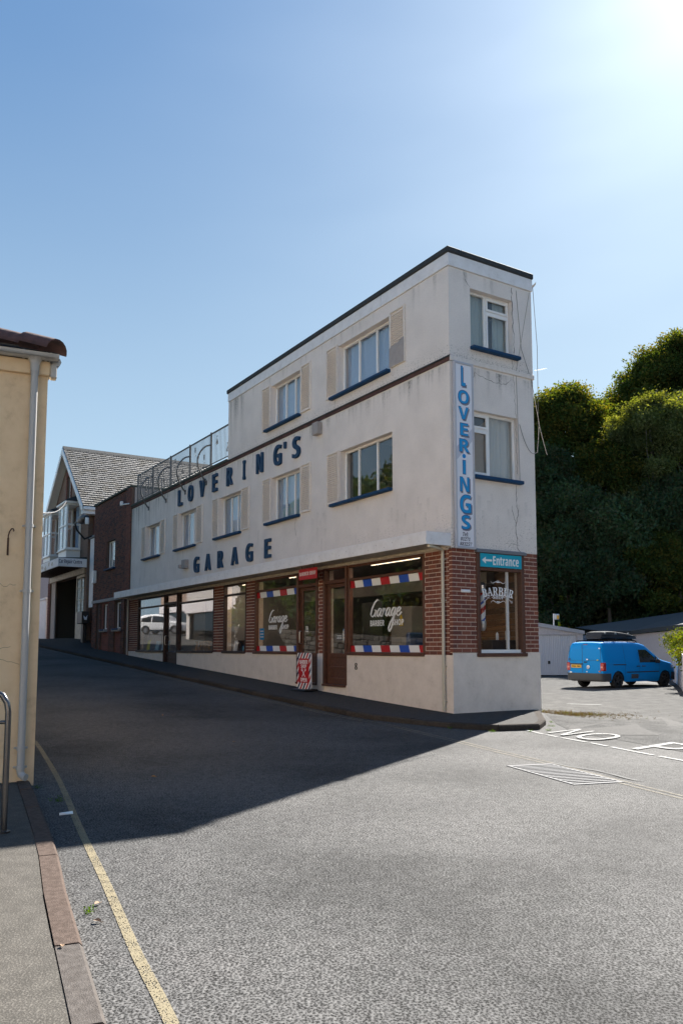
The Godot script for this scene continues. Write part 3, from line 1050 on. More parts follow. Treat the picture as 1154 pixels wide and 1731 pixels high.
	pl.wall(0.0, 20.95, -0.6, 1.345, -0.018, 0.3, [[3.9, 5.02, 0.6, 1.4], [5.3, 6.4, 0.6, 1.4], [15.28, 16.72, 0.82, 1.4]])
	pl.at(FR)
	pl.wall(0.302, 2.37, -0.6, 1.39, -0.018, 0.28, [])
	pl.at(FL)
	pl.box(Vector3(-0.018, -0.6, -0.0175), Vector3(0.0, 1.39, 0.302))
	part("plinth", pl, M.plinth, b)
	# --- brick piers
	brickwork(b, FR, 0.0, 0.63, 1.395, 3.5, true, 0.0, 0.28)
	brickwork(b, FR, 1.95, 2.36, 1.395, 3.5, true, 0.06, 0.28)
	brickwork(b, FL, 0.103, 0.9, 1.345, 3.47, true, 0.05, 0.3)
	brickwork(b, FL, 5.03, 5.29, 1.345, 3.47, true)
	for q in [[9.02, 9.56], [11.27, 12.02], [19.9, 20.94]]: brickwork(b, FL, q[0], q[1], 1.345, 3.47, false)
	# --- windows and shutters
	window(b, FL, 2.02, 4.25, 5.06, 6.34, [2.84, 3.63], 0.15, "none", "wide first-floor window with bare dark panes", {}, [0.0, 0.35])
	for q in [[6.25, 7.97, [6.85, 7.35]], [9.97, 11.7, [10.57, 11.07]], [13.65, 15.37, [14.25, 14.75]], [17.3, 19.02, [17.9, 18.4]]]:
		window(b, FL, q[0], q[1], 5.06, 6.34, q[2], 0.15, "full", "", {}, [0.0, 0.28])
	window(b, FL, 2.07, 4.33, 7.8, 9.06, [2.84, 3.6], 0.15, "full", "", {}, [0.0, 0.3])
	window(b, FL, 6.24, 8.03, 7.82, 9.06, [6.85, 7.4], 0.15, "full", "", {}, [0.0, 0.28])
	window(b, FR, 0.58, 1.78, 7.78, 9.04, [1.09], 0.12, "most", "top window of the narrow front with drawn dark curtains", {1: 8.68}, [0.02, 0.14])
	window(b, FR, 0.62, 1.87, 5.04, 6.42, [1.12], 0.1, "right", "middle window of the narrow front with one pale curtain", {0: 6.05}, [0.06, 0.06])
	for q in [[4.27, 4.84], [7.98, 8.5], [5.68, 6.22], [11.71, 12.22], [9.4, 9.95], [15.38, 15.9], [13.08, 13.63], [19.03, 19.52], [16.75, 17.28]]: shutter(b, q[0], q[1], 5.06, 6.38)
	for q in [[4.34, 4.88], [8.04, 8.58], [5.7, 6.23]]: shutter(b, q[0], q[1], 7.8, 9.12)
	shutter(b, 1.49, 2.06, 7.8, 9.12, 0.42)
	# --- canopy over the shops
	var ca := MB.new()
	ca.cbox(Vector3(0.02, 3.525, -0.635), Vector3(21.1, 3.785, -0.6), 0.006)
	ca.cbox(Vector3(0.02, 3.527, -0.599), Vector3(0.06, 3.783, 0.03), 0.006)
	ca.cbox(Vector3(21.06, 3.527, -0.599), Vector3(21.1, 3.783, 0.0), 0.006)
	var cn := part("canopy", ca, M.fascia, b)
	var cr := MB.new()
	cr.hexa([Vector3(0.06, 3.72, -0.002), Vector3(21.06, 3.72, -0.002), Vector3(21.06, 3.7, -0.6), Vector3(0.06, 3.7, -0.6), Vector3(0.06, 3.77, -0.002), Vector3(21.06, 3.77, -0.002), Vector3(21.06, 3.74, -0.6), Vector3(0.06, 3.74, -0.6)])
	part("canopy_roof", cr, M.lead, cn)
	var so := MB.new()
	so.box(Vector3(0.07, 3.54, -0.598), Vector3(21.05, 3.56, -0.004))
	part("soffit", so, M.cream_trim, cn)
	var ba := MB.new()
	ba.cbox(Vector3(0.35, 3.475, -0.05), Vector3(20.9, 3.537, -0.003), 0.008)
	part("batten", ba, M.cream_trim, cn)
	# nail heads in the fascia
	var nh := MB.new()
	for k in 70: nh.box(Vector3(0.25 + k * 0.3, 3.6 + 0.07 * (k % 2), -0.6385), Vector3(0.262 + k * 0.3, 3.612 + 0.07 * (k % 2), -0.634))
	part("nail_heads", nh, M.lead, cn).set_meta("kind", "stuff")
	# --- shop windows and doors
	shop_window(b, 0.92, 3.9, 1.345, 3.47, 3.115, M.brown, "stripe9", "large barber shop window nearest the corner")
	shop_window(b, 6.4, 9.0, 1.345, 3.47, 3.13, M.brown, "stripe7", "barber shop window left of the two doors")
	shop_window(b, 9.58, 11.25, 1.345, 3.47, 3.13, M.brown_dark, "", "narrow shop window between two brick piers")
	shop_window(b, 12.03, 15.26, 1.345, 3.47, 3.08, M.brown_dark, "", "wide dark-framed shop window")
	shop_window(b, 16.72, 19.88, 1.345, 3.47, 3.08, M.brown_dark, "", "last shop window up the street")
	shop_door(b, 3.91, 5.02, 0.6, M.brown, 1.36, "right", "brown panelled shop door with a door frame step, closed")
	shop_door(b, 5.31, 6.39, 0.6, M.brown, 1.36, "left", "brown shop door under the red hanging sign")
	shop_door(b, 15.28, 16.7, 0.82, M.brown_dark, 1.33, "left", "dark shop door up the street")
	for q in [[3.86, 3.96], [4.96, 5.06], [6.34, 6.44]]:
		var st := MB.new()
		st.cbox(Vector3(q[0], 0.1, -0.035), Vector3(q[1], 0.598, -0.019), 0.005)
		part("door_base", st, M.plinth, b)
	# --- corner shop window in the narrow front
	var rf := MB.new().at(FR)
	rf.cbox(Vector3(0.63, 1.33, -0.03), Vector3(0.715, 3.44, 0.12), 0.008)
	rf.cbox(Vector3(1.86, 1.33, -0.03), Vector3(1.95, 3.44, 0.12), 0.008)
	rf.cbox(Vector3(0.715, 3.08, -0.028), Vector3(1.86, 3.14, 0.118), 0.008)
	rf.cbox(Vector3(0.6, 1.31, -0.06), Vector3(1.98, 1.385, 0.12), 0.01)
	rf.box(Vector3(0.715, 3.38, -0.02), Vector3(1.86, 3.5, 0.1))
	var rw := part("shop_window", rf, M.brown, b)
	rw.set_meta("label", "tall brown-framed barber shop window in the narrow front")
	var wf := MB.new().at(FR)
	wf.box(Vector3(0.715, 1.385, 0.03), Vector3(1.86, 1.455, 0.1))
	wf.box(Vector3(1.52, 1.455, 0.07), Vector3(1.575, 3.08, 0.11))
	part("inner_frame", wf, M.pvc, rw)
	var pn := MB.new().at(FR)
	pn.box(Vector3(0.715, 1.45, 0.04), Vector3(1.86, 3.08, 0.045))
	part("pane", pn, M.glass, rw)
	var lc := MB.new().at(FR)
	lc.hexa([Vector3(0.6, 3.44, 0.0), Vector3(1.99, 3.44, 0.0), Vector3(1.99, 3.44, -0.07), Vector3(0.6, 3.44, -0.07), Vector3(0.6, 3.52, 0.0), Vector3(1.99, 3.52, 0.0), Vector3(1.99, 3.49, -0.07), Vector3(0.6, 3.49, -0.07)])
	part("lead_flashing", lc, M.lead, rw)
	window_print(rw)
	# --- drainpipe at the corner
	var dp := MB.new()
	dp.tube([Vector3(0.05, 3.5, -0.55), Vector3(0.12, 3.49, -0.3), Vector3(0.2, 3.47, -0.1), Vector3(0.225, 3.43, -0.06), Vector3(0.23, 3.38, -0.055), Vector3(0.23, 2.0, -0.055), Vector3(0.235, 0.24, -0.06)], 0.034, 10)
	for y in [3.25, 2.42, 1.1, 0.4]:
		dp.tube([Vector3(0.23, y, -0.056), Vector3(0.23, y + 0.045, -0.056)], 0.041, 10)
		dp.cbox(Vector3(0.17, y + 0.01, -0.03), Vector3(0.29, y + 0.035, -0.002), 0.004)
	part("drainpipe", dp, M.pipe_cream, b)
	var d2 := MB.new()
	d2.tube([Vector3(20.97, 3.6, -0.07), Vector3(20.97, 1.2, -0.07)], 0.034, 8)
	part("drainpipe", d2, M.pipe_grey, b)
	# --- small fittings on the walls
	for q in [[5.1, 5.5, 6.98, 7.3], [14.3, 14.75, 4.28, 4.58]]:
		var lb := MB.new()
		lb.cbox(Vector3(q[0], q[2], -0.16), Vector3(q[1] - 0.12, q[3], -0.002), 0.012)
		for k in 4: lb.box(Vector3(q[0] - 0.004, q[2] + 0.05 + k * 0.06, -0.14), Vector3(q[0], q[2] + 0.075 + k * 0.06, -0.02))
		if q[2] < 5: lb.cbox(Vector3(q[1] - 0.12, q[2] + 0.02, -0.22), Vector3(q[1] + 0.05, q[2] + 0.14, -0.04), 0.015)
		part("vent_box", lb, M.grey_render, b)
	var hs := MB.new().at(FR)
	hs.cbox(Vector3(0.2, 2.6, -0.05), Vector3(0.44, 2.66, -0.002), 0.015)
	part("white_bracket", hs, M.white, b)
	var num := lettering("house_number", "8", sys_font("Droid Serif", true), M.black, b, Vector3(3.55, 0.98, -0.02), Vector3(-1, 0, 0), UP, 0.0, 0.16, 0.012)
	num.set_meta("label", "black house number beside the panelled door")
	cracks(b)

# the render carries real dirt: runs below the flashing and the sills, black specks of algae above the canopy, rust by the bolts
func facade_mat() -> StandardMaterial3D:
	var W := 1536; var H := 768
	var px := W / 21.0; var py := H / 10.0
	var n1 := noise_bytes(256, 0, 0.5, 2, 71)
	var n2 := noise_bytes(512, 0, 0.012, 4, 72)
	var n3 := noise_bytes(256, 0, 0.16, 3, 73)
	var d := PackedFloat32Array(); d.resize(W * H)
	var rg := RandomNumberGenerator.new(); rg.seed = 77
	# runs: where they start, how long and how dark
	for k in 520:
		var t := rg.randf_range(0.1, 20.9)
		var top := 7.33
		var len := rg.randf_range(0.1, 0.7)
		var s := rg.randf_range(0.05, 0.26)
		var kind := rg.randf()
		if t > 11.0 and kind < 0.6: len *= 2.0; s *= 1.5
		if t > 18.5: len *= 1.6; s *= 1.4
		if kind > 0.62 and t < 11.0: top = 9.37
		if kind > 0.8: top = rg.randf_range(4.2, 4.98); s *= 0.7
		if t > 9.6 and t < 11.05 and kind > 0.4: top = 9.37; len = rg.randf_range(0.6, 1.9); s = 0.22
		var wd := rg.randf_range(0.008, 0.05)
		var x0 := int((t - wd) * px); var x1 := int((t + wd) * px) + 1
		var ya := int((top - len) * py); var yb := int(top * py)
		for y in range(ya, yb):
			var f := float(y - ya) / maxf(1.0, yb - ya)
			var ph := int(sin(y * 0.05 + k) * 1.6)
			for x in range(maxi(0, x0 + ph), mini(W - 1, x1 + ph)):
				d[y * W + x] += s * f * (0.3 + 0.9 * n3[(y % 256) * 256 + (x % 256)] / 255.0)
	var rgb := PackedByteArray(); rgb.resize(W * H * 3)
	for y in H:
		var yy := y / py
		for x in W:
			var t := x / px
			var g := n1[(y % 256) * 256 + (x % 256)] / 255.0
			var big := n2[(y % 512) * 512 + (x % 512)] / 255.0
			var q := d[y * W + x]
			# specks
			var sp_ := n3[((y * 2) % 256) * 256 + ((x * 2) % 256)] / 255.0
			var lim := 0.9
			if yy < 4.5: lim -= 0.5 * clampf((4.5 - yy) / 0.9, 0, 1) * (1.0 if t < 4.0 or t > 17.0 else 0.55) * big
			if yy > 7.46 and yy < 7.9: lim -= 0.34 * (7.9 - yy) / 0.44
			if sp_ > lim: q += 0.5 * (sp_ - lim) / 0.15
			q = clampf(q, 0.0, 0.8)
			var base := 0.62 + 0.13 * g + 0.1 * big
			var c := Color(base * 0.965, base * 0.89, base * 0.83).lerp(Color(0.12, 0.115, 0.1), q).linear_to_srgb()
			var i := ((H - 1 - y) * W + x) * 3
			rgb[i] = int(c.r * 255); rgb[i + 1] = int(c.g * 255); rgb[i + 2] = int(c.b * 255)
	var m := StandardMaterial3D.new()
	m.albedo_texture = ImageTexture.create_from_image(Image.create_from_data(W, H, false, Image.FORMAT_RGB8, rgb))
	m.uv1_scale = Vector3(1 / 21.0, 1 / 10.0, 1)
	m.roughness = 0.9
	return m

func crack(b: Node, f: Transform3D, pts: Array, w: float) -> void:
	var mb := MB.new().at(f)
	for i in pts.size() - 1:
		var a := Vector3(pts[i][0], pts[i][1], -0.0025); var e := Vector3(pts[i + 1][0], pts[i + 1][1], -0.0025)
		var n := maxi(2, int(a.distance_to(e) / 0.06))
		var prev := a
		for k in n:
			var q := a.lerp(e, float(k + 1) / n)
			if k < n - 1: q += Vector3(rng.randf_range(-1, 1), rng.randf_range(-1, 1), 0) * 0.018
			var ww := w * rng.randf_range(0.25, 0.75)
			var s := (q - prev).cross(Vector3(0, 0, 1)).normalized() * ww
			var z := Vector3(0, 0, 0.006)
			mb.hexa([prev + s + z, q + s + z, q + s, prev + s, prev - s + z, q - s + z, q - s, prev - s])
			prev = q
	part("wall_crack", mb, M.crack, b)

func cracks(b: Node) -> void:
	crack(b, FR, [[0.42, 9.38], [0.44, 9.2], [0.58, 9.06]], 0.008)
	crack(b, FR, [[1.78, 9.34], [1.77, 9.05], [1.8, 8.6], [1.82, 7.8]], 0.012)
	crack(b, FR, [[0.62, 6.5], [0.6, 7.0], [0.66, 7.22], [1.2, 7.1], [1.55, 7.12], [1.7, 7.25]], 0.007)
	crack(b, FR, [[1.8, 4.95], [1.79, 4.6], [1.83, 4.3], [1.76, 4.1], [1.79, 3.6], [1.92, 3.5]], 0.01)
	crack(b, FR, [[1.76, 4.1], [1.68, 4.35], [1.66, 4.5]], 0.006)
	crack(b, FR, [[1.75, 7.7], [1.78, 7.3], [1.82, 6.6], [1.83, 5.2]], 0.005)
	crack(b, FR, [[1.45, 3.68], [1.86, 3.66]], 0.004)
	crack(b, FR, [[2.18, 1.36], [2.26, 1.0], [2.22, 0.6]], 0.004)
	crack(b, FR, [[0.03, 0.42], [0.1, 0.3], [0.18, 0.2]], 0.005)
	crack(b, FL, [[6.5, 5.0], [6.55, 4.7], [6.48, 4.5]], 0.005)
	crack(b, FL, [[9.2, 7.35], [9.23, 6.9]], 0.004)
	crack(b, FL, [[14.3, 7.35], [14.28, 6.9], [14.33, 6.5]], 0.004)
	crack(b, FL, [[4.45, 7.72], [4.5, 7.52]], 0.006)
	crack(b, FL, [[2.2, 0.95], [3.0, 0.52], [3.7, 0.5]], 0.004)
	crack(b, FL, [[7.0, 0.78], [9.0, 0.8], [11.0, 0.93]], 0.003)

func shop_window(b: Node, a0: float, a1: float, y0: float, y1: float, tr: float, m: Material, stripes: String, label: String) -> void:
	var f := MB.new()
	var w := 0.065
	f.cbox(Vector3(a0 - 0.02, y0 - 0.03, -0.05), Vector3(a1 + 0.02, y0 + 0.05, 0.12), 0.01)
	f.cbox(Vector3(a0, y1 - 0.06, 0.0), Vector3(a1, y1, 0.12), 0.008)
	f.cbox(Vector3(a0, y0 + 0.05, 0.002), Vector3(a0 + w, y1 - 0.06, 0.118), 0.008)
	f.cbox(Vector3(a1 - w, y0 + 0.05, 0.002), Vector3(a1, y1 - 0.06, 0.118), 0.008)
	f.cbox(Vector3(a0 + w, tr - 0.03, 0.004), Vector3(a1 - w, tr + 0.03, 0.116), 0.008)
	var o := part("shop_window", f, m, b)
	o.set_meta("label", label)
	for q in [[y0 + 0.04, tr - 0.02], [tr + 0.02, y1 - 0.05]]:
		var p := MB.new()
		p.box(Vector3(a0 + w - 0.01, q[0], 0.06), Vector3(a1 - w + 0.01, q[1], 0.065))
		part("pane", p, M.glass, o)
	if stripes == "": return
	var n := 9 if stripes == "stripe9" else 7
	var A := a1 - w; var B := a0 + w   # left to right as seen from the street
	var cols := [M.red, M.white, M.stripe_blue, M.white]
	for r in [[tr - 0.2, tr - 0.032], [y0 + 0.052, y0 + 0.2]]:
		var step := (A - B) / (n - 1.0)
		for k in n:
			var lo := A - step * (k - 0.5); var hi := lo - step
			var sl := 0.025
			var p := [clampf(lo - sl, B, A), clampf(hi - sl, B, A), clampf(hi + sl, B, A), clampf(lo + sl, B, A)]
			var q := MB.new()
			q.quad(Vector3(p[0], r[0], 0.057), Vector3(p[3], r[1], 0.057), Vector3(p[2], r[1], 0.057), Vector3(p[1], r[0], 0.057))
			q.quad(Vector3(p[1], r[0], 0.0585), Vector3(p[2], r[1], 0.0585), Vector3(p[3], r[1], 0.0585), Vector3(p[0], r[0], 0.0585))
			part("window_stripe", q, cols[k % 4], o)
	var cx := (a0 + a1) / 2.0 if n == 9 else 7.62
	garage_script(o, cx, 2.2, 1.0 if n == 9 else 0.92)

# GARAGE in brush script with BARBER SHOP below, on the glass
func garage_script(o: Node, cx: float, y: float, k: float) -> void:
	var glyphs := {
		"G": [[0.95, 1.0, 0.8, 1.08, 0.5, 0.9, 0.25, 0.55, 0.12, 0.15, 0.3, -0.03, 0.55, 0.12, 0.72, 0.42, 0.5, 0.42], [0.72, 0.42, 0.6, 0.1, 0.66, -0.02]],
		"a": [[0.55, 0.5, 0.35, 0.52, 0.15, 0.3, 0.1, 0.05, 0.22, -0.02, 0.42, 0.2, 0.55, 0.48, 0.46, 0.12, 0.52, -0.02, 0.65, 0.06]],
		"r": [[0.1, 0.3, 0.22, 0.52, 0.2, 0.25, 0.1, -0.02, 0.2, 0.25, 0.38, 0.5, 0.5, 0.46]],
		"g": [[0.55, 0.5, 0.35, 0.52, 0.15, 0.3, 0.1, 0.05, 0.22, -0.02, 0.42, 0.2, 0.58, 0.52, 0.42, -0.1, 0.22, -0.75, 0.02, -0.98, -0.08, -0.75, 0.1, -0.4, 0.4, -0.05, 0.62, 0.15]],
		"e": [[0.1, 0.2, 0.35, 0.28, 0.5, 0.45, 0.38, 0.55, 0.2, 0.42, 0.1, 0.15, 0.22, -0.02, 0.42, 0.05, 0.6, 0.22]]}
	var w := {"G": 0.72, "a": 0.58, "r": 0.37, "g": 0.58, "e": 0.5}
	var pen := 0.0
	var sc := 0.36 * k
	for ch in "Garage":
		var m := MB.new()
		for s in glyphs[ch]:
			var cv := Curve3D.new()
			var pts := []
			for i in range(0, s.size(), 2):
				var yy: float = s[i + 1]
				pts.append(Vector3(cx + 0.63 * k - (pen + s[i] + yy * 0.12) * sc, y + yy * sc, 0.055))
			for i in pts.size():
				var d: Vector3 = (pts[mini(i + 1, pts.size() - 1)] - pts[maxi(i - 1, 0)]) / 5.0
				cv.add_point(pts[i], -d, d)
			var l := cv.get_baked_length()
			var nn := int(l / 0.02) + 2
			for i in nn:
				var p := cv.sample_baked(l * i / nn); var q := cv.sample_baked(l * (i + 1) / nn)
				# a broad nib: thick on down strokes
				var e := Vector3(0.024, 0.008, 0) * k
				var z := Vector3(0, 0, 0.002)
				if (q - p).cross(e).z < 0: m.hexa([p - e + z, q - e + z, q - e, p - e, p + e + z, q + e + z, q + e, p + e])
				else: m.hexa([p + e + z, q + e + z, q + e, p + e, p - e + z, q - e + z, q - e, p - e])
		part("script_letter", m, M.white, o)
		pen += w[ch]
	var f := sys_font("Droid Sans", true)
	lettering("window_letters", "BARBER", f, M.white, o, Vector3(cx + 0.6 * k, y - 0.215 * k, 0.056), Vector3(-1, 0, 0), UP, 0.56 * k, 0.135 * k, 0.002)
	lettering("window_letters", "SHOP", f, M.white, o, Vector3(cx - 0.27 * k, y - 0.215 * k, 0.056), Vector3(-1, 0, 0), UP, 0.42 * k, 0.135 * k, 0.002)

func shop_door(b: Node, a0: float, a1: float, y0: float, m: Material, glass_y: float, hinge: String, label: String) -> void:
	var y1 := 3.47
	var f := MB.new()
	f.cbox(Vector3(a0, y0, -0.03), Vector3(a0 + 0.08, y1, 0.13), 0.008)
	f.cbox(Vector3(a1 - 0.08, y0, -0.03), Vector3(a1, y1, 0.13), 0.008)
	f.cbox(Vector3(a0 + 0.08, y1 - 0.05, -0.02), Vector3(a1 - 0.08, y1, 0.12), 0.008)
	f.cbox(Vector3(a0 + 0.08, 3.07, -0.02), Vector3(a1 - 0.08, 3.16, 0.12), 0.008)
	f.cbox(Vector3(a0, y0 - 0.05, -0.06), Vector3(a1, y0 + 0.004, 0.2), 0.008)
	var o := part("shop_door", f, m, b)
	o.set_meta("label", label)
	var d := MB.new()
	var l0 := a0 + 0.085; var l1 := a1 - 0.085
	d.cbox(Vector3(l0, y0 + 0.01, 0.05), Vector3(l0 + 0.13, 3.06, 0.1), 0.008)
	d.cbox(Vector3(l1 - 0.13, y0 + 0.01, 0.05), Vector3(l1, 3.06, 0.1), 0.008)
	d.cbox(Vector3(l0 + 0.13, 2.98, 0.052), Vector3(l1 - 0.13, 3.06, 0.098), 0.008)
	d.cbox(Vector3(l0 + 0.13, glass_y - 0.1, 0.052), Vector3(l1 - 0.13, glass_y, 0.098), 0.008)
	d.cbox(Vector3(l0 + 0.13, y0 + 0.01, 0.052), Vector3(l1 - 0.13, y0 + 0.16, 0.098), 0.008)
	var my := (y0 + 0.16 + glass_y - 0.1) / 2
	d.cbox(Vector3(l0 + 0.13, my - 0.03, 0.054), Vector3(l1 - 0.13, my + 0.03, 0.096), 0.008)
	d.box(Vector3(l0 + 0.12, y0 + 0.15, 0.07), Vector3(l1 - 0.12, glass_y - 0.09, 0.085))
	part("door_leaf", d, m, o)
	for q in [[l0 + 0.12, l1 - 0.12, glass_y - 0.01, 2.99, 0.07], [a0 + 0.07, a1 - 0.07, 3.15, y1 - 0.04, 0.05]]:
		var p := MB.new()
		p.box(Vector3(q[0], q[2], q[4]), Vector3(q[1], q[3], q[4] + 0.005))
		part("pane", p, M.glass, o)
	var h := MB.new()
	var hx := l1 - 0.065 if hinge == "left" else l0 + 0.065
	h.tube([Vector3(hx, 1.6, 0.05), Vector3(hx, 1.6, 0.0), Vector3(hx, 1.63, -0.012), Vector3(hx, 1.9, -0.012), Vector3(hx, 1.93, 0.0), Vector3(hx, 1.93, 0.05)], 0.012, 8)
	part("handle", h, M.steel, o)

# BARBER SHOP on the corner window, arched, with flourishes and scissors
func window_print(o: Node) -> void:
	var f := sys_font("Droid Serif", true)
	var s := "BARBER"
	var R := 1.55
	var widths := [0.135, 0.14, 0.14, 0.135, 0.13, 0.14]
	var total := 0.0
	for w in widths: total += w + 0.012
	var pos := -total / 2
	for i in 6:
		var mid: float = pos + widths[i] / 2
		pos += widths[i] + 0.012
		var a := mid / R
		var c := Vector3(0.035, 2.66 + (cos(a) - 1.0) * R, 1.25 + sin(a) * R)
		var rt := Vector3(0, -sin(a), cos(a)); var up := Vector3(0, cos(a), sin(a))
		lettering("window_letter", s[i], f, M.white, o, c - rt * widths[i] / 2 - up * 0.085, rt, up, widths[i], 0.17, 0.002)
	lettering("window_letters", "-SHOP-", f, M.white, o, Vector3(0.035, 2.5, 1.07), Vector3(0, 0, 1), UP, 0.37, 0.085, 0.002)
	var m := MB.new()
	for q in [[2.84, 1.0], [2.45, -1.0]]:
		for sgn in [-1.0, 1.0]:
			var pts := []
			for k in 14:
				var x := k / 13.0
				pts.append(Vector3(0.036, q[0] + q[1] * (0.018 * sin(x * 7.0) * (1 - x * 0.4)) + (0.02 if k == 13 else 0.0) * q[1], 1.25 + sgn * (0.02 + 0.18 * x)))
			m.tube(pts, 0.009, 5, 0.004)
		for k in 5:
			var a := lerpf(0.5, PI - 0.5, k / 4.0)
			m.tube([Vector3(0.036, q[0], 1.25), Vector3(0.036, q[0] + q[1] * 0.05 * sin(a), 1.25 + 0.06 * cos(a))], 0.005, 5)
	for sgn in [-1.0, 1.0]:
		for dd in [-1.0, 1.0]:
			m.tube([Vector3(0.036, 2.5 - dd * 0.045, 1.25 + sgn * 0.36), Vector3(0.036, 2.53 + dd * 0.025, 1.25 + sgn * 0.22)], 0.006, 5, 0.003)
			var ring := []
			for k in 9: ring.append(Vector3(0.036, 2.5 - dd * 0.055 + 0.02 * sin(TAU * k / 8), 1.25 + sgn * 0.375 + 0.02 * cos(TAU * k / 8)))
			m.tube(ring, 0.005, 5)
	part("flourishes", m, M.white, o)

# ---------------------------------------------------------------- neighbours up the street
func many_bricks(b: Node, f: Transform3D, a0: float, a1: float, y0: float, y1: float, holes: Array, tones: Array, d := 0.0, called := "brick") -> void:
	var m := MB.new().at(f); m.tint = true
	var rows := int(round((y1 - y0) / 0.087))
	var ch := (y1 - y0) / rows
	for r in rows:
		var yy := y0 + (r + 0.5) * ch
		var a := a0 - (0.118 if r % 2 == 1 else 0.0)
		while a < a1 - 0.03:
			var s := maxf(a, a0); var e := minf(a + 0.224, a1)
			a += 0.236
			var skip := false
			for h in holes:
				if yy > h[2] and yy < h[3]:
					if s >= h[0] and e <= h[1]: skip = true
					elif s < h[0] and e > h[0]: e = h[0]
					elif s < h[1] and e > h[1]: s = h[1]
			if skip or e - s < 0.03: continue
			var c: Array = tones[rng.randi() % tones.size()]
			m.col = Color(c[0], c[1], c[2])
			m.box(Vector3(s, yy - 0.036, d + rng.randf_range(-0.003, 0.002)), Vector3(e, yy + 0.036, d + 0.02))
	part(called, m, M.brick_many, b).set_meta("kind", "stuff")

func brick_house() -> void:
	var b := thing("brick_building", "dark red brick building with flat parapet next to the cream shops", "building", ST)
	var A := 20.96; var B := 26.82
	var tones := [[0.17, 0.06, 0.042], [0.14, 0.052, 0.038], [0.2, 0.07, 0.046], [0.11, 0.046, 0.036], [0.075, 0.038, 0.032]]
	var holes := [[23.3, 24.6, 5.08, 6.36], [22.25, 23.15, 2.33, 3.5], [24.5, 25.1, 2.33, 3.5]]
	var w := MB.new()
	w.wall(A, B, 3.62, 8.3, 0.01, 0.3, holes)
	w.wall(A, B, 0.4, 3.62, 0.09, 0.3, holes)
	w.box(Vector3(A + 0.003, 0.4, 0.3), Vector3(A + 0.3, 8.3, 9.0))
	w.box(Vector3(B - 0.3, 0.4, 0.3), Vector3(B - 0.003, 8.3, 9.0))
	w.box(Vector3(A, 0.4, 9.0), Vector3(B, 8.3, 9.3))
	w.box(Vector3(A + 0.3, 7.8, 0.3), Vector3(B - 0.3, 8.0, 9.0))
	part("wall", w, M.mortar_dark, b)
	many_bricks(b, FL, A + 0.62, B, 3.62, 8.3, holes, tones)
	many_bricks(b, FL, A - 0.01, A + 0.62, 3.62, 8.3, [], [[0.22, 0.075, 0.05], [0.25, 0.085, 0.055], [0.16, 0.06, 0.044]], -0.06)
	var qn := MB.new()
	qn.box(Vector3(A, 3.62, -0.052), Vector3(A + 0.61, 8.3, 0.01))
	part("quoin", qn, M.mortar_dark, b)
	# ground floor: piers of brick with painted panels between
	for q in [[A + 0.02, 21.45], [21.75, 22.2], [23.2, 24.0], [25.4, 25.6], [26.15, B]]: many_bricks(b, FL, q[0], q[1], 0.6, 3.6, [], tones, 0.0)
	for q in [[A + 0.024, 21.446], [21.754, 22.196], [23.204, 23.996], [25.404, 25.596], [26.154, B - 0.004]]:
		var pr := MB.new()
		pr.box(Vector3(q[0], 0.5, 0.007), Vector3(q[1], 3.6, 0.1))
		part("pier", pr, M.mortar_dark, b)
	var pink := []
	for c in [0.9, 1.0, 1.08]: pink.append([0.3 * c, 0.1 * c, 0.075 * c])
	many_bricks(b, FL, 22.2, 23.2, 0.6, 2.3, [], pink, 0.06)
	many_bricks(b, FL, 24.0, 25.4, 0.6, 3.6, [[24.5, 25.1, 2.25, 3.5]], pink, 0.06)
	var bd := MB.new()
	bd.cbox(Vector3(21.1, 3.58, -0.04), Vector3(B + 0.02, 3.72, 0.08), 0.01)
	part("band", bd, M.grey_render, b)
	for q in [[22.25, 23.15], [24.5, 25.1]]:
		window(b, FL, q[0], q[1], 2.33, 3.48, [], 0.14, "full")
		var s := MB.new()
		s.cbox(Vector3(q[0] - 0.12, 2.2, -0.1), Vector3(q[1] + 0.12, 2.33, 0.12), 0.015)
		part("stone_sill", s, M.grey_render, b)
	window(b, FL, 23.3, 24.6, 5.08, 6.34, [23.72, 24.2], 0.12, "most", "white upstairs window in the brick wall", {0: 5.95}, [0.1, 0.1])
	var cp := MB.new()
	cp.cbox(Vector3(A - 0.02, 8.3, -0.08), Vector3(B + 0.03, 8.4, 0.34), 0.02)
	cp.cbox(Vector3(A - 0.05, 8.3, 0.345), Vector3(A + 0.34, 8.395, 9.3), 0.02)
	part("coping", cp, M.moss_felt, b)
	var sw := MB.new()
	sw.box(Vector3(A - 0.03, 7.5, 0.1), Vector3(A, 8.3, 9.0))
	part("side_render", sw, M.grey_render, b)
	# low link wall with a long pale board on it
	var lw := MB.new()
	lw.box(Vector3(B + 0.01, 0.8, 0.25), Vector3(28.02, 8.0, 0.5))
	part("link_wall", lw, M.mortar_dark, b)
	many_bricks(b, FL, B + 0.01, 28.0, 6.9, 8.0, [], [[0.2, 0.06, 0.04], [0.16, 0.05, 0.036]], 0.23)
	many_bricks(b, FL, B + 0.01, 28.0, 1.0, 3.4, [], tones, 0.23)
	var ps := MB.new()
	ps.cbox(Vector3(B + 0.05, 3.45, 0.08), Vector3(27.85, 6.85, 0.13), 0.01)
	part("pale_board", ps, M.fascia, b)
	var pc := MB.new()
	pc.cbox(Vector3(B + 0.02, 6.86, 0.02), Vector3(27.95, 6.98, 0.3), 0.015)
	part("coping", pc, M.lead, b)
	# fittings
	var cam := MB.new()
	cam.tube([Vector3(21.1, 7.62, 0.0), Vector3(21.5, 7.62, -0.18), Vector3(21.75, 7.66, -0.2)], 0.03, 6)
	cam.cbox(Vector3(21.75, 7.6, -0.26), Vector3(21.88, 7.8, -0.14), 0.02)
	part("floodlight", cam, M.white, b)
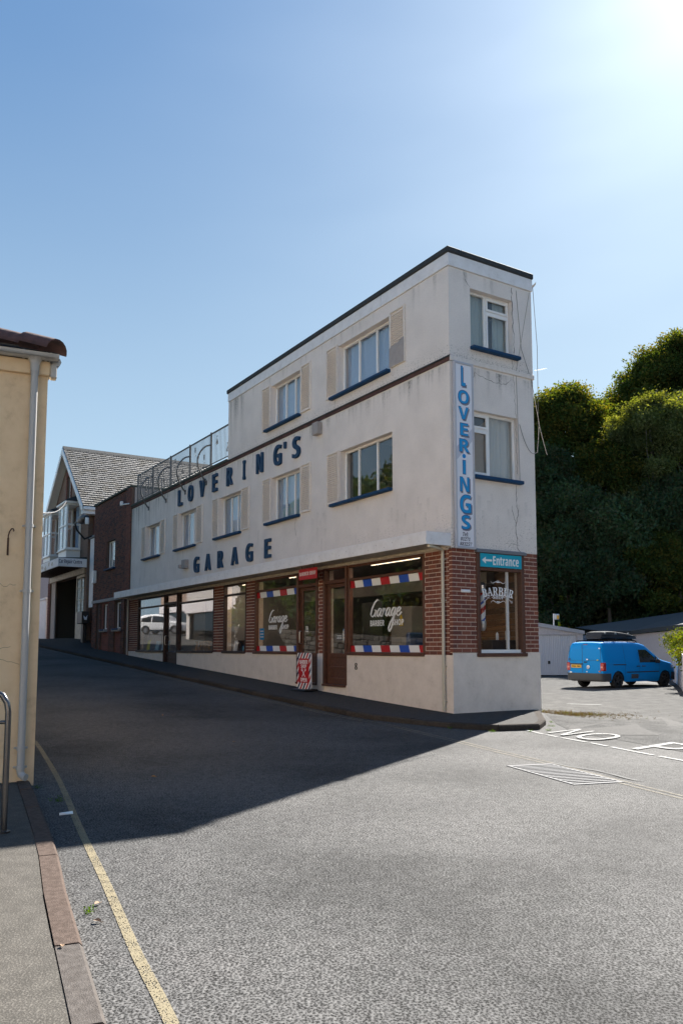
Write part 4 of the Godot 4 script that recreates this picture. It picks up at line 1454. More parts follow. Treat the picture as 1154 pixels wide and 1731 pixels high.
	var bx := MB.new()
	bx.cbox(Vector3(26.2, 4.55, -0.16), Vector3(26.55, 5.15, -0.003), 0.02)
	part("meter_box", bx, M.white, b)
	# street lamp on a wall bracket
	var lamp := thing("street_lamp", "black street lamp head on an arm from the brick wall", "street lamp", ST)
	var lm := MB.new()
	lm.tube([Vector3(27.4, 7.0, 0.1), Vector3(27.5, 6.8, -0.3), Vector3(27.4, 7.2, -0.7), Vector3(27.0, 7.45, -0.9), Vector3(26.0, 7.5, -0.95)], 0.045, 8)
	part("bracket", lm, M.black, lamp)
	var lh := MB.new()
	lh.lathe(Vector3(24.6, 7.42, -0.95), Vector3(1, 0, 0), [Vector2(0.0, 0.0), Vector2(0.12, 0.05), Vector2(0.2, 0.4), Vector2(0.2, 0.9), Vector2(0.12, 1.35), Vector2(0.05, 1.5)], 12)
	part("lamp_head", lh, M.black, lamp)
	var lg := MB.new()
	lg.lathe(Vector3(24.55, 7.3, -0.95), Vector3(0, -1, 0), [Vector2(0.08, -0.1), Vector2(0.1, 0.1), Vector2(0.09, 0.2), Vector2(0.0, 0.22)], 12)
	part("photocell", lg, M.white, lamp)

func gabled_house() -> void:
	var b := thing("gabled_house", "stone gabled house with slate roof and two white bay windows over a garage", "house", ST)
	var A := 28.03; var B := 36.6; var mid := 32.25; var ey := 8.75; var ry := 12.25
	var stone: Material = M.rubble
	# front wall with the wide garage opening and a gable window
	var w := MB.new()
	w.wall(A, B, 0.9, ey, 0.0, 0.4, [[28.45, 36.0, 1.2, 5.2], [29.5, 31.1, 6.5, 8.7], [33.2, 34.8, 6.5, 8.7]])
	w.prism(PackedVector2Array([Vector2(A, ey), Vector2(31.9, ey), Vector2(31.9, ry - 0.3)]), 0.0, 0.4)
	w.prism(PackedVector2Array([Vector2(32.65, ey), Vector2(B, ey), Vector2(32.65, ry - 0.32)]), 0.0, 0.4)
	w.prism(PackedVector2Array([Vector2(31.9, 10.85), Vector2(32.65, 10.85), Vector2(32.65, ry - 0.32), Vector2(mid, ry), Vector2(31.9, ry - 0.3)]), 0.0, 0.4)
	w.box(Vector3(31.9, ey, 0.0), Vector3(32.65, 9.4, 0.4))
	w.box(Vector3(A + 0.002, 0.9, 0.4), Vector3(A + 0.4, ey, 12.0))
	w.box(Vector3(B - 0.4, 0.9, 0.4), Vector3(B, ey, 12.0))
	part("stone_wall", w, stone, b)
	var bs := [[0.2, 0.06, 0.04], [0.17, 0.052, 0.036], [0.23, 0.075, 0.045]]
	many_bricks(b, FL, 31.65, 31.9, 9.4, 11.0, [], bs, -0.03)
	many_bricks(b, FL, 32.65, 32.9, 9.4, 11.0, [], bs, -0.03)
	many_bricks(b, FL, 31.65, 32.9, 10.85, 11.2, [], bs, -0.035)
	window(b, FL, 31.9, 32.65, 9.4, 10.85, [], 0.12, "none", "tall gable window in brick surround", {0: 10.1})
	many_bricks(b, FL, 36.0, B, 1.6, 5.2, [], [[0.15, 0.05, 0.036], [0.12, 0.044, 0.034], [0.17, 0.06, 0.04]], -0.03)
	var up := MB.new()
	up.box(Vector3(A + 0.4, 5.6, 0.42), Vector3(B - 0.4, 5.8, 11.6))
	up.box(Vector3(A + 0.4, 5.8, 3.5), Vector3(B - 0.4, 8.7, 3.6))
	up.box(Vector3(A + 0.4, 8.7, 0.42), Vector3(B - 0.4, 8.75, 11.6))
	up.box(Vector3(A + 0.4, 0.9, 11.6), Vector3(B - 0.4, ey, 12.0))
	part("inner_floor", up, M.room_dark, b)
	# roof: boards under real slates, ridge running back from the street
	var ov := 0.45
	var pitch := (ry - ey) / (mid - A)
	var eL := Vector2(A - ov, ey - ov * pitch); var eR := Vector2(mid * 2 - A + ov, ey - ov * pitch)
	var rf := MB.new()
	rf.prism(PackedVector2Array([eL, Vector2(mid, ry), eR, eR + Vector2(0, 0.1), Vector2(mid, ry + 0.1), eL + Vector2(0, 0.1)]), -0.4, 12.3)
	var roof := part("roof", rf, M.dark_felt, b)
	var sl := MB.new(); sl.tint = true
	var run := Vector2(mid - eL.x, ry - eL.y)
	var L := run.length(); var dr := run.normalized(); var nr := Vector2(-dr.y, dr.x)
	var rows := 27
	for r in rows:
		var s0 := L * r / rows; var s1 := minf(L, s0 + L / rows * 1.25)
		var z := -0.42 - (0.15 if r % 2 else 0.0)
		while z < 12.3:
			var z0 := maxf(z + 0.012, -0.42); var z1 := z + 0.294
			z += 0.3
			var p0: Vector2 = eL + dr * s0 + nr * (0.14 + rng.randf_range(0, 0.006)); var p1: Vector2 = eL + dr * s1 + nr * 0.1
			var c := rng.randf_range(0.75, 1.15)
			var mossy := rng.randf() < 0.22
			sl.col = Color(0.175 * c, 0.166 * c, 0.152 * c) if not mossy else Color(0.1, 0.088, 0.07)
			sl.hexa([Vector3(p0.x, p0.y - 0.016, z1), Vector3(p1.x, p1.y - 0.016, z1), Vector3(p1.x, p1.y - 0.016, z0), Vector3(p0.x, p0.y - 0.016, z0), Vector3(p0.x, p0.y, z1), Vector3(p1.x, p1.y, z1), Vector3(p1.x, p1.y, z0), Vector3(p0.x, p0.y, z0)])
	part("slate", sl, M.slate, roof).set_meta("kind", "stuff")
	var rt := MB.new()
	for k in 28:
		rt.prism(PackedVector2Array([Vector2(mid - 0.2, ry + 0.02), Vector2(mid, ry + 0.22), Vector2(mid + 0.2, ry + 0.02), Vector2(mid + 0.17, ry - 0.01), Vector2(mid, ry + 0.16), Vector2(mid - 0.17, ry - 0.01)]), -0.42 + k * 0.455, -0.42 + k * 0.455 + 0.447)
	part("ridge_tiles", rt, M.dark_felt, roof)
	var bb := MB.new()
	for e in [eL, eR]:
		var d2: Vector2 = (Vector2(mid, ry) - e)
		bb.prism(PackedVector2Array([e + Vector2(0, -0.22), Vector2(mid, ry - 0.24), Vector2(mid, ry + 0.1), e + Vector2(0, 0.12)]), -0.46, -0.41)
	part("bargeboard", bb, M.white, roof)
	var sf := MB.new()
	sf.prism(PackedVector2Array([eL + Vector2(0, -0.03), Vector2(mid, ry - 0.03), eR + Vector2(0, -0.03), eR + Vector2(0, -0.07), Vector2(mid, ry - 0.07), eL + Vector2(0, -0.07)]), -0.4, 0.0)
	part("gable_soffit", sf, M.white, roof)
	var ga := MB.new()
	ga.cbox(Vector3(eL.x - 0.1, eL.y - 0.12, -0.4), Vector3(eL.x + 0.02, eL.y + 0.06, 12.3), 0.03)
	ga.cbox(Vector3(eL.x, eL.y - 0.3, -0.38), Vector3(A, eL.y - 0.1, 12.2), 0.01)
	part("gutter", ga, M.white, roof)
	# two square bay windows on brackets
	for t0 in [29.45, 33.15]:
		bay(b, t0)
	# the open garage below
	var gi := MB.new()
	gi.box(Vector3(28.45, 1.0, 6.0), Vector3(36.0, 5.2, 6.1))
	gi.box(Vector3(28.43, 1.0, 0.42), Vector3(28.47, 5.6, 6.0))
	gi.box(Vector3(35.98, 1.0, 0.42), Vector3(36.02, 5.6, 6.0))
	part("garage_inside", gi, M.room, b)
	var dk := MB.new()
	dk.box(Vector3(28.5, 1.0, 5.9), Vector3(35.9, 3.1, 5.98))
	part("garage_dado", dk, M.black, b)
	var gf := MB.new()
	gf.box(Vector3(28.0, 1.2, -0.02), Vector3(36.6, 1.87, 6.0))
	part("garage_floor", gf, M.yard, b)
	var pipes := MB.new()
	for q in [[31.6, 2.9, 5.1], [32.6, 3.2, 5.1], [34.0, 2.5, 5.1]]: pipes.tube([Vector3(q[0], q[1], 5.8), Vector3(q[0], q[2], 5.8)], 0.05, 6)
	part("pipes", pipes, M.grey_metal, b)
	var jb := MB.new()
	jb.box(Vector3(35.0, 1.87, 0.05), Vector3(36.0, 5.2, 0.12))
	part("door_post", jb, M.grey_render, b)
	# folded-back white door with glazed top
	var dl := MB.new()
	dl.wall(28.5, 30.3, 1.9, 5.18, 0.06, 0.12, [[28.62, 29.36, 3.3, 5.06], [29.46, 30.18, 3.3, 5.06]])
	for y in [3.9, 4.5]: dl.box(Vector3(28.6, y, 0.07), Vector3(30.2, y + 0.03, 0.11))
	for t in [28.85, 29.1, 29.7, 29.95]: dl.box(Vector3(t, 3.3, 0.072), Vector3(t + 0.025, 5.06, 0.108))
	var gd := part("garage_door", dl, M.cream_trim, b)
	gd.set_meta("label", "cream folding garage door leaf with small panes")
	var gp := MB.new()
	gp.box(Vector3(28.6, 3.28, 0.088), Vector3(30.2, 5.08, 0.092))
	part("pane", gp, M.glass_dark, gd)
	var hd := MB.new()
	hd.cbox(Vector3(28.4, 5.2, -0.05), Vector3(36.1, 5.5, 0.1), 0.01)
	part("door_head", hd, M.cream_trim, b)
	# boarded canopy with the sign on its end
	var cn := thing("garage_sign_canopy", "white boarded canopy lettered Car Repair Centre over the garage door", "sign", ST)
	var cm := MB.new()
	cm.cbox(Vector3(28.08, 5.46, -1.38), Vector3(28.14, 5.88, -0.002), 0.008)
	cm.cbox(Vector3(28.145, 5.46, -1.38), Vector3(36.4, 5.88, -1.32), 0.008)
	part("fascia", cm, M.fascia, cn)
	var cb := MB.new()
	for k in 12: cb.cbox(Vector3(28.3 + k * 0.68, 5.5, -1.318), Vector3(28.42 + k * 0.68, 5.66, -0.004), 0.008)
	cb.box(Vector3(28.145, 5.7, -1.318), Vector3(36.4, 5.74, -0.004))
	part("beam", cb, M.brown_dark, cn)
	var cr := MB.new()
	cr.hexa([Vector3(28.1, 5.88, -0.004), Vector3(36.4, 5.88, -0.004), Vector3(36.4, 5.881, -1.36), Vector3(28.1, 5.881, -1.36), Vector3(28.1, 5.97, -0.004), Vector3(36.4, 5.97, -0.004), Vector3(36.4, 5.9, -1.36), Vector3(28.1, 5.9, -1.36)])
	part("canopy_roof", cr, M.dark_felt, cn)
	lettering("sign_letters", "Car Repair Centre", sys_font("Droid Sans", true), M.navy, cn, Vector3(28.078, 5.56, -1.34), Vector3(0, 0, 1), UP, 1.1, 0.26, 0.004)
	var peel := MB.new()
	for k in 9:
		var c0 := Vector3(29.4 + k * 0.75, 5.58 + 0.08 * sin(k * 2.1), -1.3845)
		var pp := PackedVector2Array()
		for j in 9: pp.append(Vector2(c0.x + cos(TAU * j / 9) * rng.randf_range(0.1, 0.35), c0.y + 0.08 + sin(TAU * j / 9) * rng.randf_range(0.05, 0.15)))
		peel.prism(pp, -1.3845, -1.381)
	part("peeled_paint", peel, M.cream_trim, cn)

func bay(b: Node, t0: float) -> void:
	var t1 := t0 + 1.75; var y0 := 6.5; var y1 := 8.85; var d := -0.74
	var f := MB.new()
	var w := 0.09
	for t in [t0, t1 - w]:
		f.cbox(Vector3(t, y0, d), Vector3(t + w, y1, d + w), 0.01)
		f.cbox(Vector3(t, y0, -w), Vector3(t + w, y1, -0.002), 0.01)
	for y in [y0, 7.72, y1 - w]:
		f.cbox(Vector3(t0 + w, y, d + 0.004), Vector3(t1 - w, y + w, d + w - 0.004), 0.01)
		for t in [t0, t1 - w]: f.cbox(Vector3(t + 0.004, y, d + w), Vector3(t + w - 0.004, y + w, -w), 0.01)
	f.cbox(Vector3((t0 + t1) / 2 - 0.04, y0 + w, d + 0.006), Vector3((t0 + t1) / 2 + 0.04, y1 - w, d + w - 0.006), 0.01)
	f.cbox(Vector3(t0 - 0.12, y1, d - 0.12), Vector3(t1 + 0.12, y1 + 0.12, -0.002), 0.02)
	f.cbox(Vector3(t0 - 0.06, y0 - 0.06, d - 0.06), Vector3(t1 + 0.06, y0 - 0.001, -0.002), 0.015)
	f.box(Vector3(t0 + 0.03, 5.98, d + 0.04), Vector3(t1 - 0.03, y0 - 0.06, -0.002))
	for k in 8:
		f.box(Vector3(t0 + 0.03 + k * 0.21, 5.98, d + 0.034), Vector3(t0 + 0.22 + k * 0.21, y0 - 0.061, d + 0.04))
		f.box(Vector3(t0 + 0.024, 5.98, d + 0.05 + k * 0.085), Vector3(t0 + 0.03, y0 - 0.061, d + 0.12 + k * 0.085))
	var o := part("bay_window", f, M.pvc, b)
	var g := MB.new()
	g.box(Vector3(t0 + w, y0 + w, d + 0.04), Vector3(t1 - w, y1 - w, d + 0.045))
	g.box(Vector3(t0 + 0.04, y0 + w, d + w), Vector3(t0 + 0.045, y1 - w, -w))
	g.box(Vector3(t1 - 0.045, y0 + w, d + w), Vector3(t1 - 0.04, y1 - w, -w))
	part("pane", g, M.glass, o)
	var r := MB.new()
	var a := [Vector3(t0 - 0.14, y1 + 0.12, -0.002), Vector3(t0 - 0.14, y1 + 0.12, d - 0.14), Vector3(t1 + 0.14, y1 + 0.12, d - 0.14), Vector3(t1 + 0.14, y1 + 0.12, -0.002)]
	var p := Vector3((t0 + t1) / 2 - 0.35, y1 + 0.62, -0.002); var q := Vector3((t0 + t1) / 2 + 0.35, y1 + 0.62, -0.002)
	r.tri(a[0], a[1], p); r.quad(a[1], a[2], q, p); r.tri(a[2], a[3], q)
	part("bay_roof", r, M.dark_felt, o)
	var c := MB.new()
	var top := []; var bot := []
	for k in 30:
		var x := t0 + 0.12 + k * 0.018
		top.append(Vector3(x, y1 - 0.1, -0.1 + 0.02 * sin(k * 1.1))); bot.append(Vector3(x, y0 + 0.05, -0.1 + 0.02 * sin(k * 1.1)))
	c.grid([bot, top])
	part("curtain", c, M.curtain, o)

# ---------------------------------------------------------------- the cream house on the left
func left_house() -> void:
	var wd := Vector3(0.9119, 0, -0.4104).normalized()
	var n := Vector3(-wd.z, 0, wd.x)
	var K := Vector3(-3.287, 0.0, -8.774)
	var b := thing("cream_house", "cream rendered house with grey gutter and red hip tiles at the left edge", "house", Transform3D(Basis(wd, UP, n), K))
	# local: x along the wall to the right (corner at 0), y up, z out of the wall; the street side runs back from the corner
	var sdir := Vector2(U.dot(wd), U.dot(n))       # the direction of the street wall
	var len := 9.5
	var far: Vector2 = sdir * len
	var w := MB.new()
	w.hexa([Vector3(-9, -0.5, 0), Vector3(0, -0.5, 0), Vector3(far.x, -0.5, far.y), Vector3(-9 + far.x, -0.5, far.y), Vector3(-9, 4.66, 0), Vector3(0, 4.66, 0), Vector3(far.x, 4.66, far.y), Vector3(-9 + far.x, 4.66, far.y)])
	part("rendered_wall", w, M.cream, b)
	var ft := MB.new()
	ft.cbox(Vector3(-9, 4.52, 0.001), Vector3(0.02, 4.68, 0.05), 0.008)
	part("fascia_board", ft, M.cream, b)
	# a flaking skim coat low on the wall
	var sk := MB.new()
	sk.prism(PackedVector2Array([Vector2(-0.6, 2.95), Vector2(-0.36, 2.93), Vector2(-0.31, 2.83), Vector2(-0.3, 2.7), Vector2(-0.18, 2.66), Vector2(-0.18, 2.58), Vector2(-0.6, 2.5)]), 0.0, 0.004)
	part("render_patch", sk, M.cream, b)
	# roof: hip running back from the corner
	var e := 0.28
	var sN := Vector2(-sdir.y, sdir.x)  # out of the street wall
	if sN.x < 0: sN = -sN
	var cor := Vector2(0.08, 0.2)
	var cy := 4.74
	var r := MB.new()
	var ridge := Vector3(-4.2, 6.35, -4.1)
	var c0 := Vector3(cor.x, cy, cor.y); var c1 := Vector3(-9.2, cy, cor.y); var c2 := Vector3(cor.x + far.x, cy, cor.y + far.y)
	r.tri(c1, c0, ridge); r.tri(c0, c2, ridge)
	r.tri(c1 + Vector3(0, -0.06, 0), ridge + Vector3(0, -0.06, 0), c0 + Vector3(0, -0.06, 0))
	part("roof", r, M.dark_felt, b)
	var hd := (ridge - c0).normalized()
	var ht := MB.new()
	var sd := hd.cross(UP).normalized()
	var upn := sd.cross(hd)
	for k in 14:
		var s := c0 + hd * (0.02 + k * 0.405) + upn * 0.05
		var q := s + hd * 0.43 + upn * 0.03
		var rows := []
		for pp in [s, q]:
			var row := []
			for j in 9:
				var a := PI * (0.02 + 0.96 * j / 8.0)
				row.append(pp + sd * cos(a) * 0.16 + upn * (sin(a) * 0.13 - 0.03))
			rows.append(row)
		ht.grid(rows, false, true)
		var r2 := []
		for row in rows:
			var x := []
			for p in row: x.append(p - upn * 0.02)
			r2.append(x)
		ht.grid(r2, false, false)
		ht.grid([r2[0], rows[0]], false, true)
	part("hip_tiles", ht, tile_red(), b)
	# slates showing under the gutter line
	var sl := MB.new(); sl.tint = true
	var rows2 := 6
	for k in rows2:
		var f0 := 0.02 + k * 0.06
		for j in 30:
			var a := c1.lerp(c0, (j + 0.5 * (k % 2)) / 30.0); var a2 := c1.lerp(c0, (j + 0.97 + 0.5 * (k % 2)) / 30.0)
			var p0 := a.lerp(ridge, f0); var p1 := a2.lerp(ridge, f0)
			if p1.x > c0.x - 0.2 - k * 0.3: continue
			var p2 := a2.lerp(ridge, f0 + 0.075); var p3 := a.lerp(ridge, f0 + 0.075)
			var cc := rng.randf_range(0.6, 1.2)
			sl.col = Color(0.05 * cc, 0.046 * cc, 0.042 * cc)
			var u := Vector3(0, 0.022, 0.012)
			sl.quad(p0 + u, p1 + u, p2 + u * 0.5, p3 + u * 0.5)
			sl.quad(p0 + u * 0.3, p1 + u * 0.3, p1 + u, p0 + u)
	part("slate", sl, M.slate, b).set_meta("kind", "stuff")
	# half-round gutter with its joints and outlet
	var g := MB.new()
	var gz := 0.115; var gy := 4.735; var gr := 0.068
	var half := func(x0: float, x1: float, rr: float) -> void:
		var rows := []
		for x in [x0, x1]:
			var row := []
			for j in 11:
				var a := PI * j / 10.0
				row.append(Vector3(x, gy - sin(a) * rr, gz + cos(a) * rr))
			rows.append(row)
		g.grid(rows, false, true)
		var inn := []
		for row in rows:
			var q := []
			for p in row: q.append(Vector3(p.x, gy + (p.y - gy) * 0.9, gz + (p.z - gz) * 0.9))
			inn.append(q)
		g.grid(inn, false, false)
		for row_i in 2:
			g.grid([inn[row_i], rows[row_i]], false, row_i == 0)
	half.call(-9.0, 0.1, gr)
	for x in [-0.275, -0.045, 0.0]: half.call(x, x + 0.022, gr + 0.008)
	g.lathe(Vector3(-0.145, gy - 0.05, gz - 0.02), Vector3(0, -1, 0), [Vector2(0.085, 0.0), Vector2(0.06, 0.04), Vector2(0.05, 0.07), Vector2(0.046, 0.16)], 14)
	part("gutter", g, M.pipe_grey, b)
	var se := MB.new()   # short piece of the street-side gutter turning the corner
	se.cbox(Vector3(0.02, 4.5, -0.06), Vector3(0.09, 4.66, 0.06), 0.01)
	var far3 := Vector3(far.x, 0, far.y)
	var s0 := Vector3(0.085, 4.69, 0.05)
	se.tube([s0, s0 + far3 * 0.5, s0 + far3], 0.05, 8)
	part("gutter", se, M.pipe_grey, b)
	var dp := MB.new()
	dp.tube([Vector3(-0.145, 4.62, 0.095), Vector3(-0.145, 4.45, 0.085), Vector3(-0.14, 2.0, 0.07), Vector3(-0.138, 0.35, 0.07), Vector3(-0.138, 0.2, 0.07), Vector3(-0.13, 0.165, 0.08), Vector3(-0.105, 0.145, 0.11), Vector3(-0.085, 0.14, 0.13)], 0.038, 12)
	for y in [4.5, 2.8, 2.09, 0.42, 0.22]:
		dp.tube([Vector3(-0.141, y, 0.072), Vector3(-0.141, y + 0.035, 0.072)], 0.045, 12)
		if y < 4: dp.cbox(Vector3(-0.21, y + 0.006, 0.002), Vector3(-0.07, y + 0.028, 0.03), 0.004)
	part("drainpipe", dp, M.pipe_grey, b)
	for q in [[-0.33, 2.2, 0.1], [-0.29, 1.35, 0.13], [-0.36, 1.5, 0.1]]:
		var mb := MB.new()
		var prev := Vector3(q[0] - q[2], q[1], 0.001)
		for k in 6:
			var nx := prev + Vector3(q[2] * 0.3, rng.randf_range(-0.03, 0.03), 0)
			mb.hexa([prev, nx, nx + Vector3(0, 0, 0.002), prev + Vector3(0, 0, 0.002), prev + Vector3(0, 0.004, 0), nx + Vector3(0, 0.004, 0), nx + Vector3(0, 0.004, 0.002), prev + Vector3(0, 0.004, 0.002)])
			prev = nx
		part("wall_crack", mb, M.crack, b)
	var hk := thing("iron_bracket", "rusty iron hook bracket on the cream wall", "bracket", Transform3D(Basis(wd, UP, n), K))
	var h := MB.new()
	h.cbox(Vector3(-0.355, 2.49, 0.002), Vector3(-0.335, 2.68, 0.016), 0.003)
	h.tube([Vector3(-0.345, 2.66, 0.012), Vector3(-0.345, 2.7, 0.04), Vector3(-0.335, 2.74, 0.09), Vector3(-0.318, 2.765, 0.13), Vector3(-0.302, 2.762, 0.15), Vector3(-0.295, 2.745, 0.155), Vector3(-0.3, 2.735, 0.15)], 0.007, 7)
	part("hook", h, mat(0.07, 0.035, 0.022, 0.9), hk)

func tile_red() -> Material:
	var t := surface_tex(256, [[0, 0.2, 3, 0.6], [0, 0.02, 3, 1.0]], [[0.0, Color(0.035, 0.026, 0.024)], [0.45, Color(0.085, 0.042, 0.036)], [1.0, Color(0.14, 0.066, 0.052)]], 2.0, 91)
	return tex_mat(t, 0.7, 0.9, true)

# ---------------------------------------------------------------- cars: a skin lofted over side profiles
func prof(tab: Array, x: float) -> float:
	for i in tab.size() - 1:
		if x <= tab[i + 1][0]:
			var f: float = clampf((x - tab[i][0]) / maxf(1e-5, tab[i + 1][0] - tab[i][0]), 0, 1)
			return lerpf(tab[i][1], tab[i + 1][1], f)
	return tab[-1][1]

# P: top, sill (tables x -> y), wheelbase, wheel radius, half width, waist, taper
class CarShape:
	var top: Array
	var x0: float
	var x1: float
	var base: float
	var rad: float
	var hw: float
	var waist: float
	var taper: float
	var host
	func yu(x: float) -> float: return host.prof(top, x)
	func yl(x: float) -> float:
		var y := 0.24
		if x < -0.5: y = 0.3 + 0.1 * clampf((-0.5 - x) / 0.4, 0, 1)
		if x > base + 0.45: y = 0.22 + 0.06 * clampf((x - base - 0.45) / 0.4, 0, 1)
		for c in [0.0, base]:
			var d: float = absf(x - c)
			var R := rad + 0.055
			if d < R: y = maxf(y, rad + sqrt(R * R - d * d) * 0.96)
		return y
	func w(x: float, y: float) -> float:
		var q := hw
		var ytop := yu(x)
		if y > waist: q -= taper * pow((y - waist) / 0.85, 1.35)
		if y < 0.45: q -= 0.05 * (0.45 - y) / 0.25
		var nose := x1 - 0.75
		if x > nose: q *= 1.0 - 0.25 * pow((x - nose) / 0.75, 2.0)
		if x < x0 + 0.25: q *= 1.0 - 0.045 * pow((x0 + 0.25 - x) / 0.25, 2.0)
		var edge := ytop - y
		if edge < 0.06: q -= 0.05 * pow(1.0 - edge / 0.06, 2.0)
		return q
	func pt(x: float, y: float, s: float, off := 0.0) -> Vector3: return Vector3(x, y, s * (w(x, y) + off))

# local frame of a car: x forward, y up, z to its right
func car_frame(pos: Vector3, heading_deg: float) -> Transform3D:
	var a := deg_to_rad(heading_deg)
	var f := Vector3(sin(a), 0, -cos(a))
	return Transform3D(Basis(f, UP, f.cross(UP)), pos)

func car_side_patch(s: CarShape, mb: MB, poly: Array, side: float, off: float) -> void:  # quads of a patch lying on the flank: [x0, x1, yl0, yl1, yu0, yu1]
	var n := 6
	var rows := []
	for j in n + 1:
		var row := []
		for i in n + 1:
			var fx := i / float(n); var fy := j / float(n)
			var x := lerpf(poly[0], poly[1], fx)
			row.append(s.pt(x, lerpf(lerpf(poly[2], poly[3], fx), lerpf(poly[4], poly[5], fx), fy), side, off))
		rows.append(row)
	mb.grid(rows, false, side < 0)

func car_body(s: CarShape, o: Node3D, paint: Material) -> void:
	var xs := []
	var n := 84
	for i in n + 1: xs.append(lerpf(s.x0, s.x1, i / float(n)))
	var mb := MB.new()
	for side in [-1.0, 1.0]:
		var rows := []
		for j in 15:
			var row := []
			for x in xs:
				var f := j / 14.0
				row.append(s.pt(x, lerpf(s.yl(x), s.yu(x), 1.0 - pow(1.0 - f, 1.3)), side))
			rows.append(row)
		mb.grid(rows, false, side < 0)
	var topr := []
	for k in 9:
		var row := []
		for x in xs:
			var f := k / 8.0 * 2.0 - 1.0
			row.append(Vector3(x, s.yu(x) + 0.03 * (1.0 - f * f), f * s.w(x, s.yu(x))))
		topr.append(row)
	mb.grid(topr, false, true)
	for e in [[s.x0, false], [s.x1, true]]:
		var rows := []
		for j in 13:
			var row := []
			var y := lerpf(s.yl(e[0]), s.yu(e[0]), j / 12.0)
			for k in 9:
				var f := k / 8.0 * 2.0 - 1.0
				var bulge := 0.03 * (1.0 - f * f) * (1.0 if e[1] else -1.0)
				row.append(Vector3(e[0] + bulge, y + (0.03 * (1.0 - f * f) if j == 12 else 0.0), f * s.w(e[0], y)))
			rows.append(row)
		mb.grid(rows, false, e[1])
	part("body", mb, paint, o)
	var un := MB.new()
	un.box(Vector3(s.x0 + 0.1, 0.26, -s.hw + 0.12), Vector3(s.x1 - 0.15, 0.6, s.hw - 0.12))
	part("underside", un, M.black, o)

func wheels(s: CarShape, o: Node3D, rim_m: Material) -> void:
	for c in [0.0, s.base]:
		for side in [-1.0, 1.0]:
			var z: float = side * (s.hw - 0.19)
			var t := MB.new()
			var R := s.rad
			t.lathe(Vector3(c, R, z), Vector3(0, 0, side), [Vector2(R * 0.6, -0.02), Vector2(R * 0.95, -0.02), Vector2(R, 0.02), Vector2(R, 0.15), Vector2(R * 0.96, 0.18), Vector2(R * 0.72, 0.19), Vector2(R * 0.68, 0.16)], 28)
			var w := part("wheel", t, mat(0.014, 0.014, 0.015, 0.85), o)
			var r := MB.new()
			r.lathe(Vector3(c, R, z), Vector3(0, 0, side), [Vector2(R * 0.7, 0.165), Vector2(R * 0.64, 0.17), Vector2(R * 0.6, 0.08), Vector2(0.0, 0.09)], 24)
			for k in 5:
				var a := TAU * k / 5.0
				var d := Vector3(cos(a), sin(a), 0); var p := Vector3(-sin(a), cos(a), 0)
				var cc := Vector3(c, R, z + side * 0.13)
				var zz := Vector3(0, 0, side * 0.04)
				r.hexa([cc - p * 0.045 - zz, cc + p * 0.045 - zz, cc + d * R * 0.66 + p * 0.03 - zz, cc + d * R * 0.66 - p * 0.03 - zz, cc - p * 0.045 + zz, cc + p * 0.045 + zz, cc + d * R * 0.66 + p * 0.03 + zz, cc + d * R * 0.66 - p * 0.03 + zz])
			part("rim", r, rim_m, w)

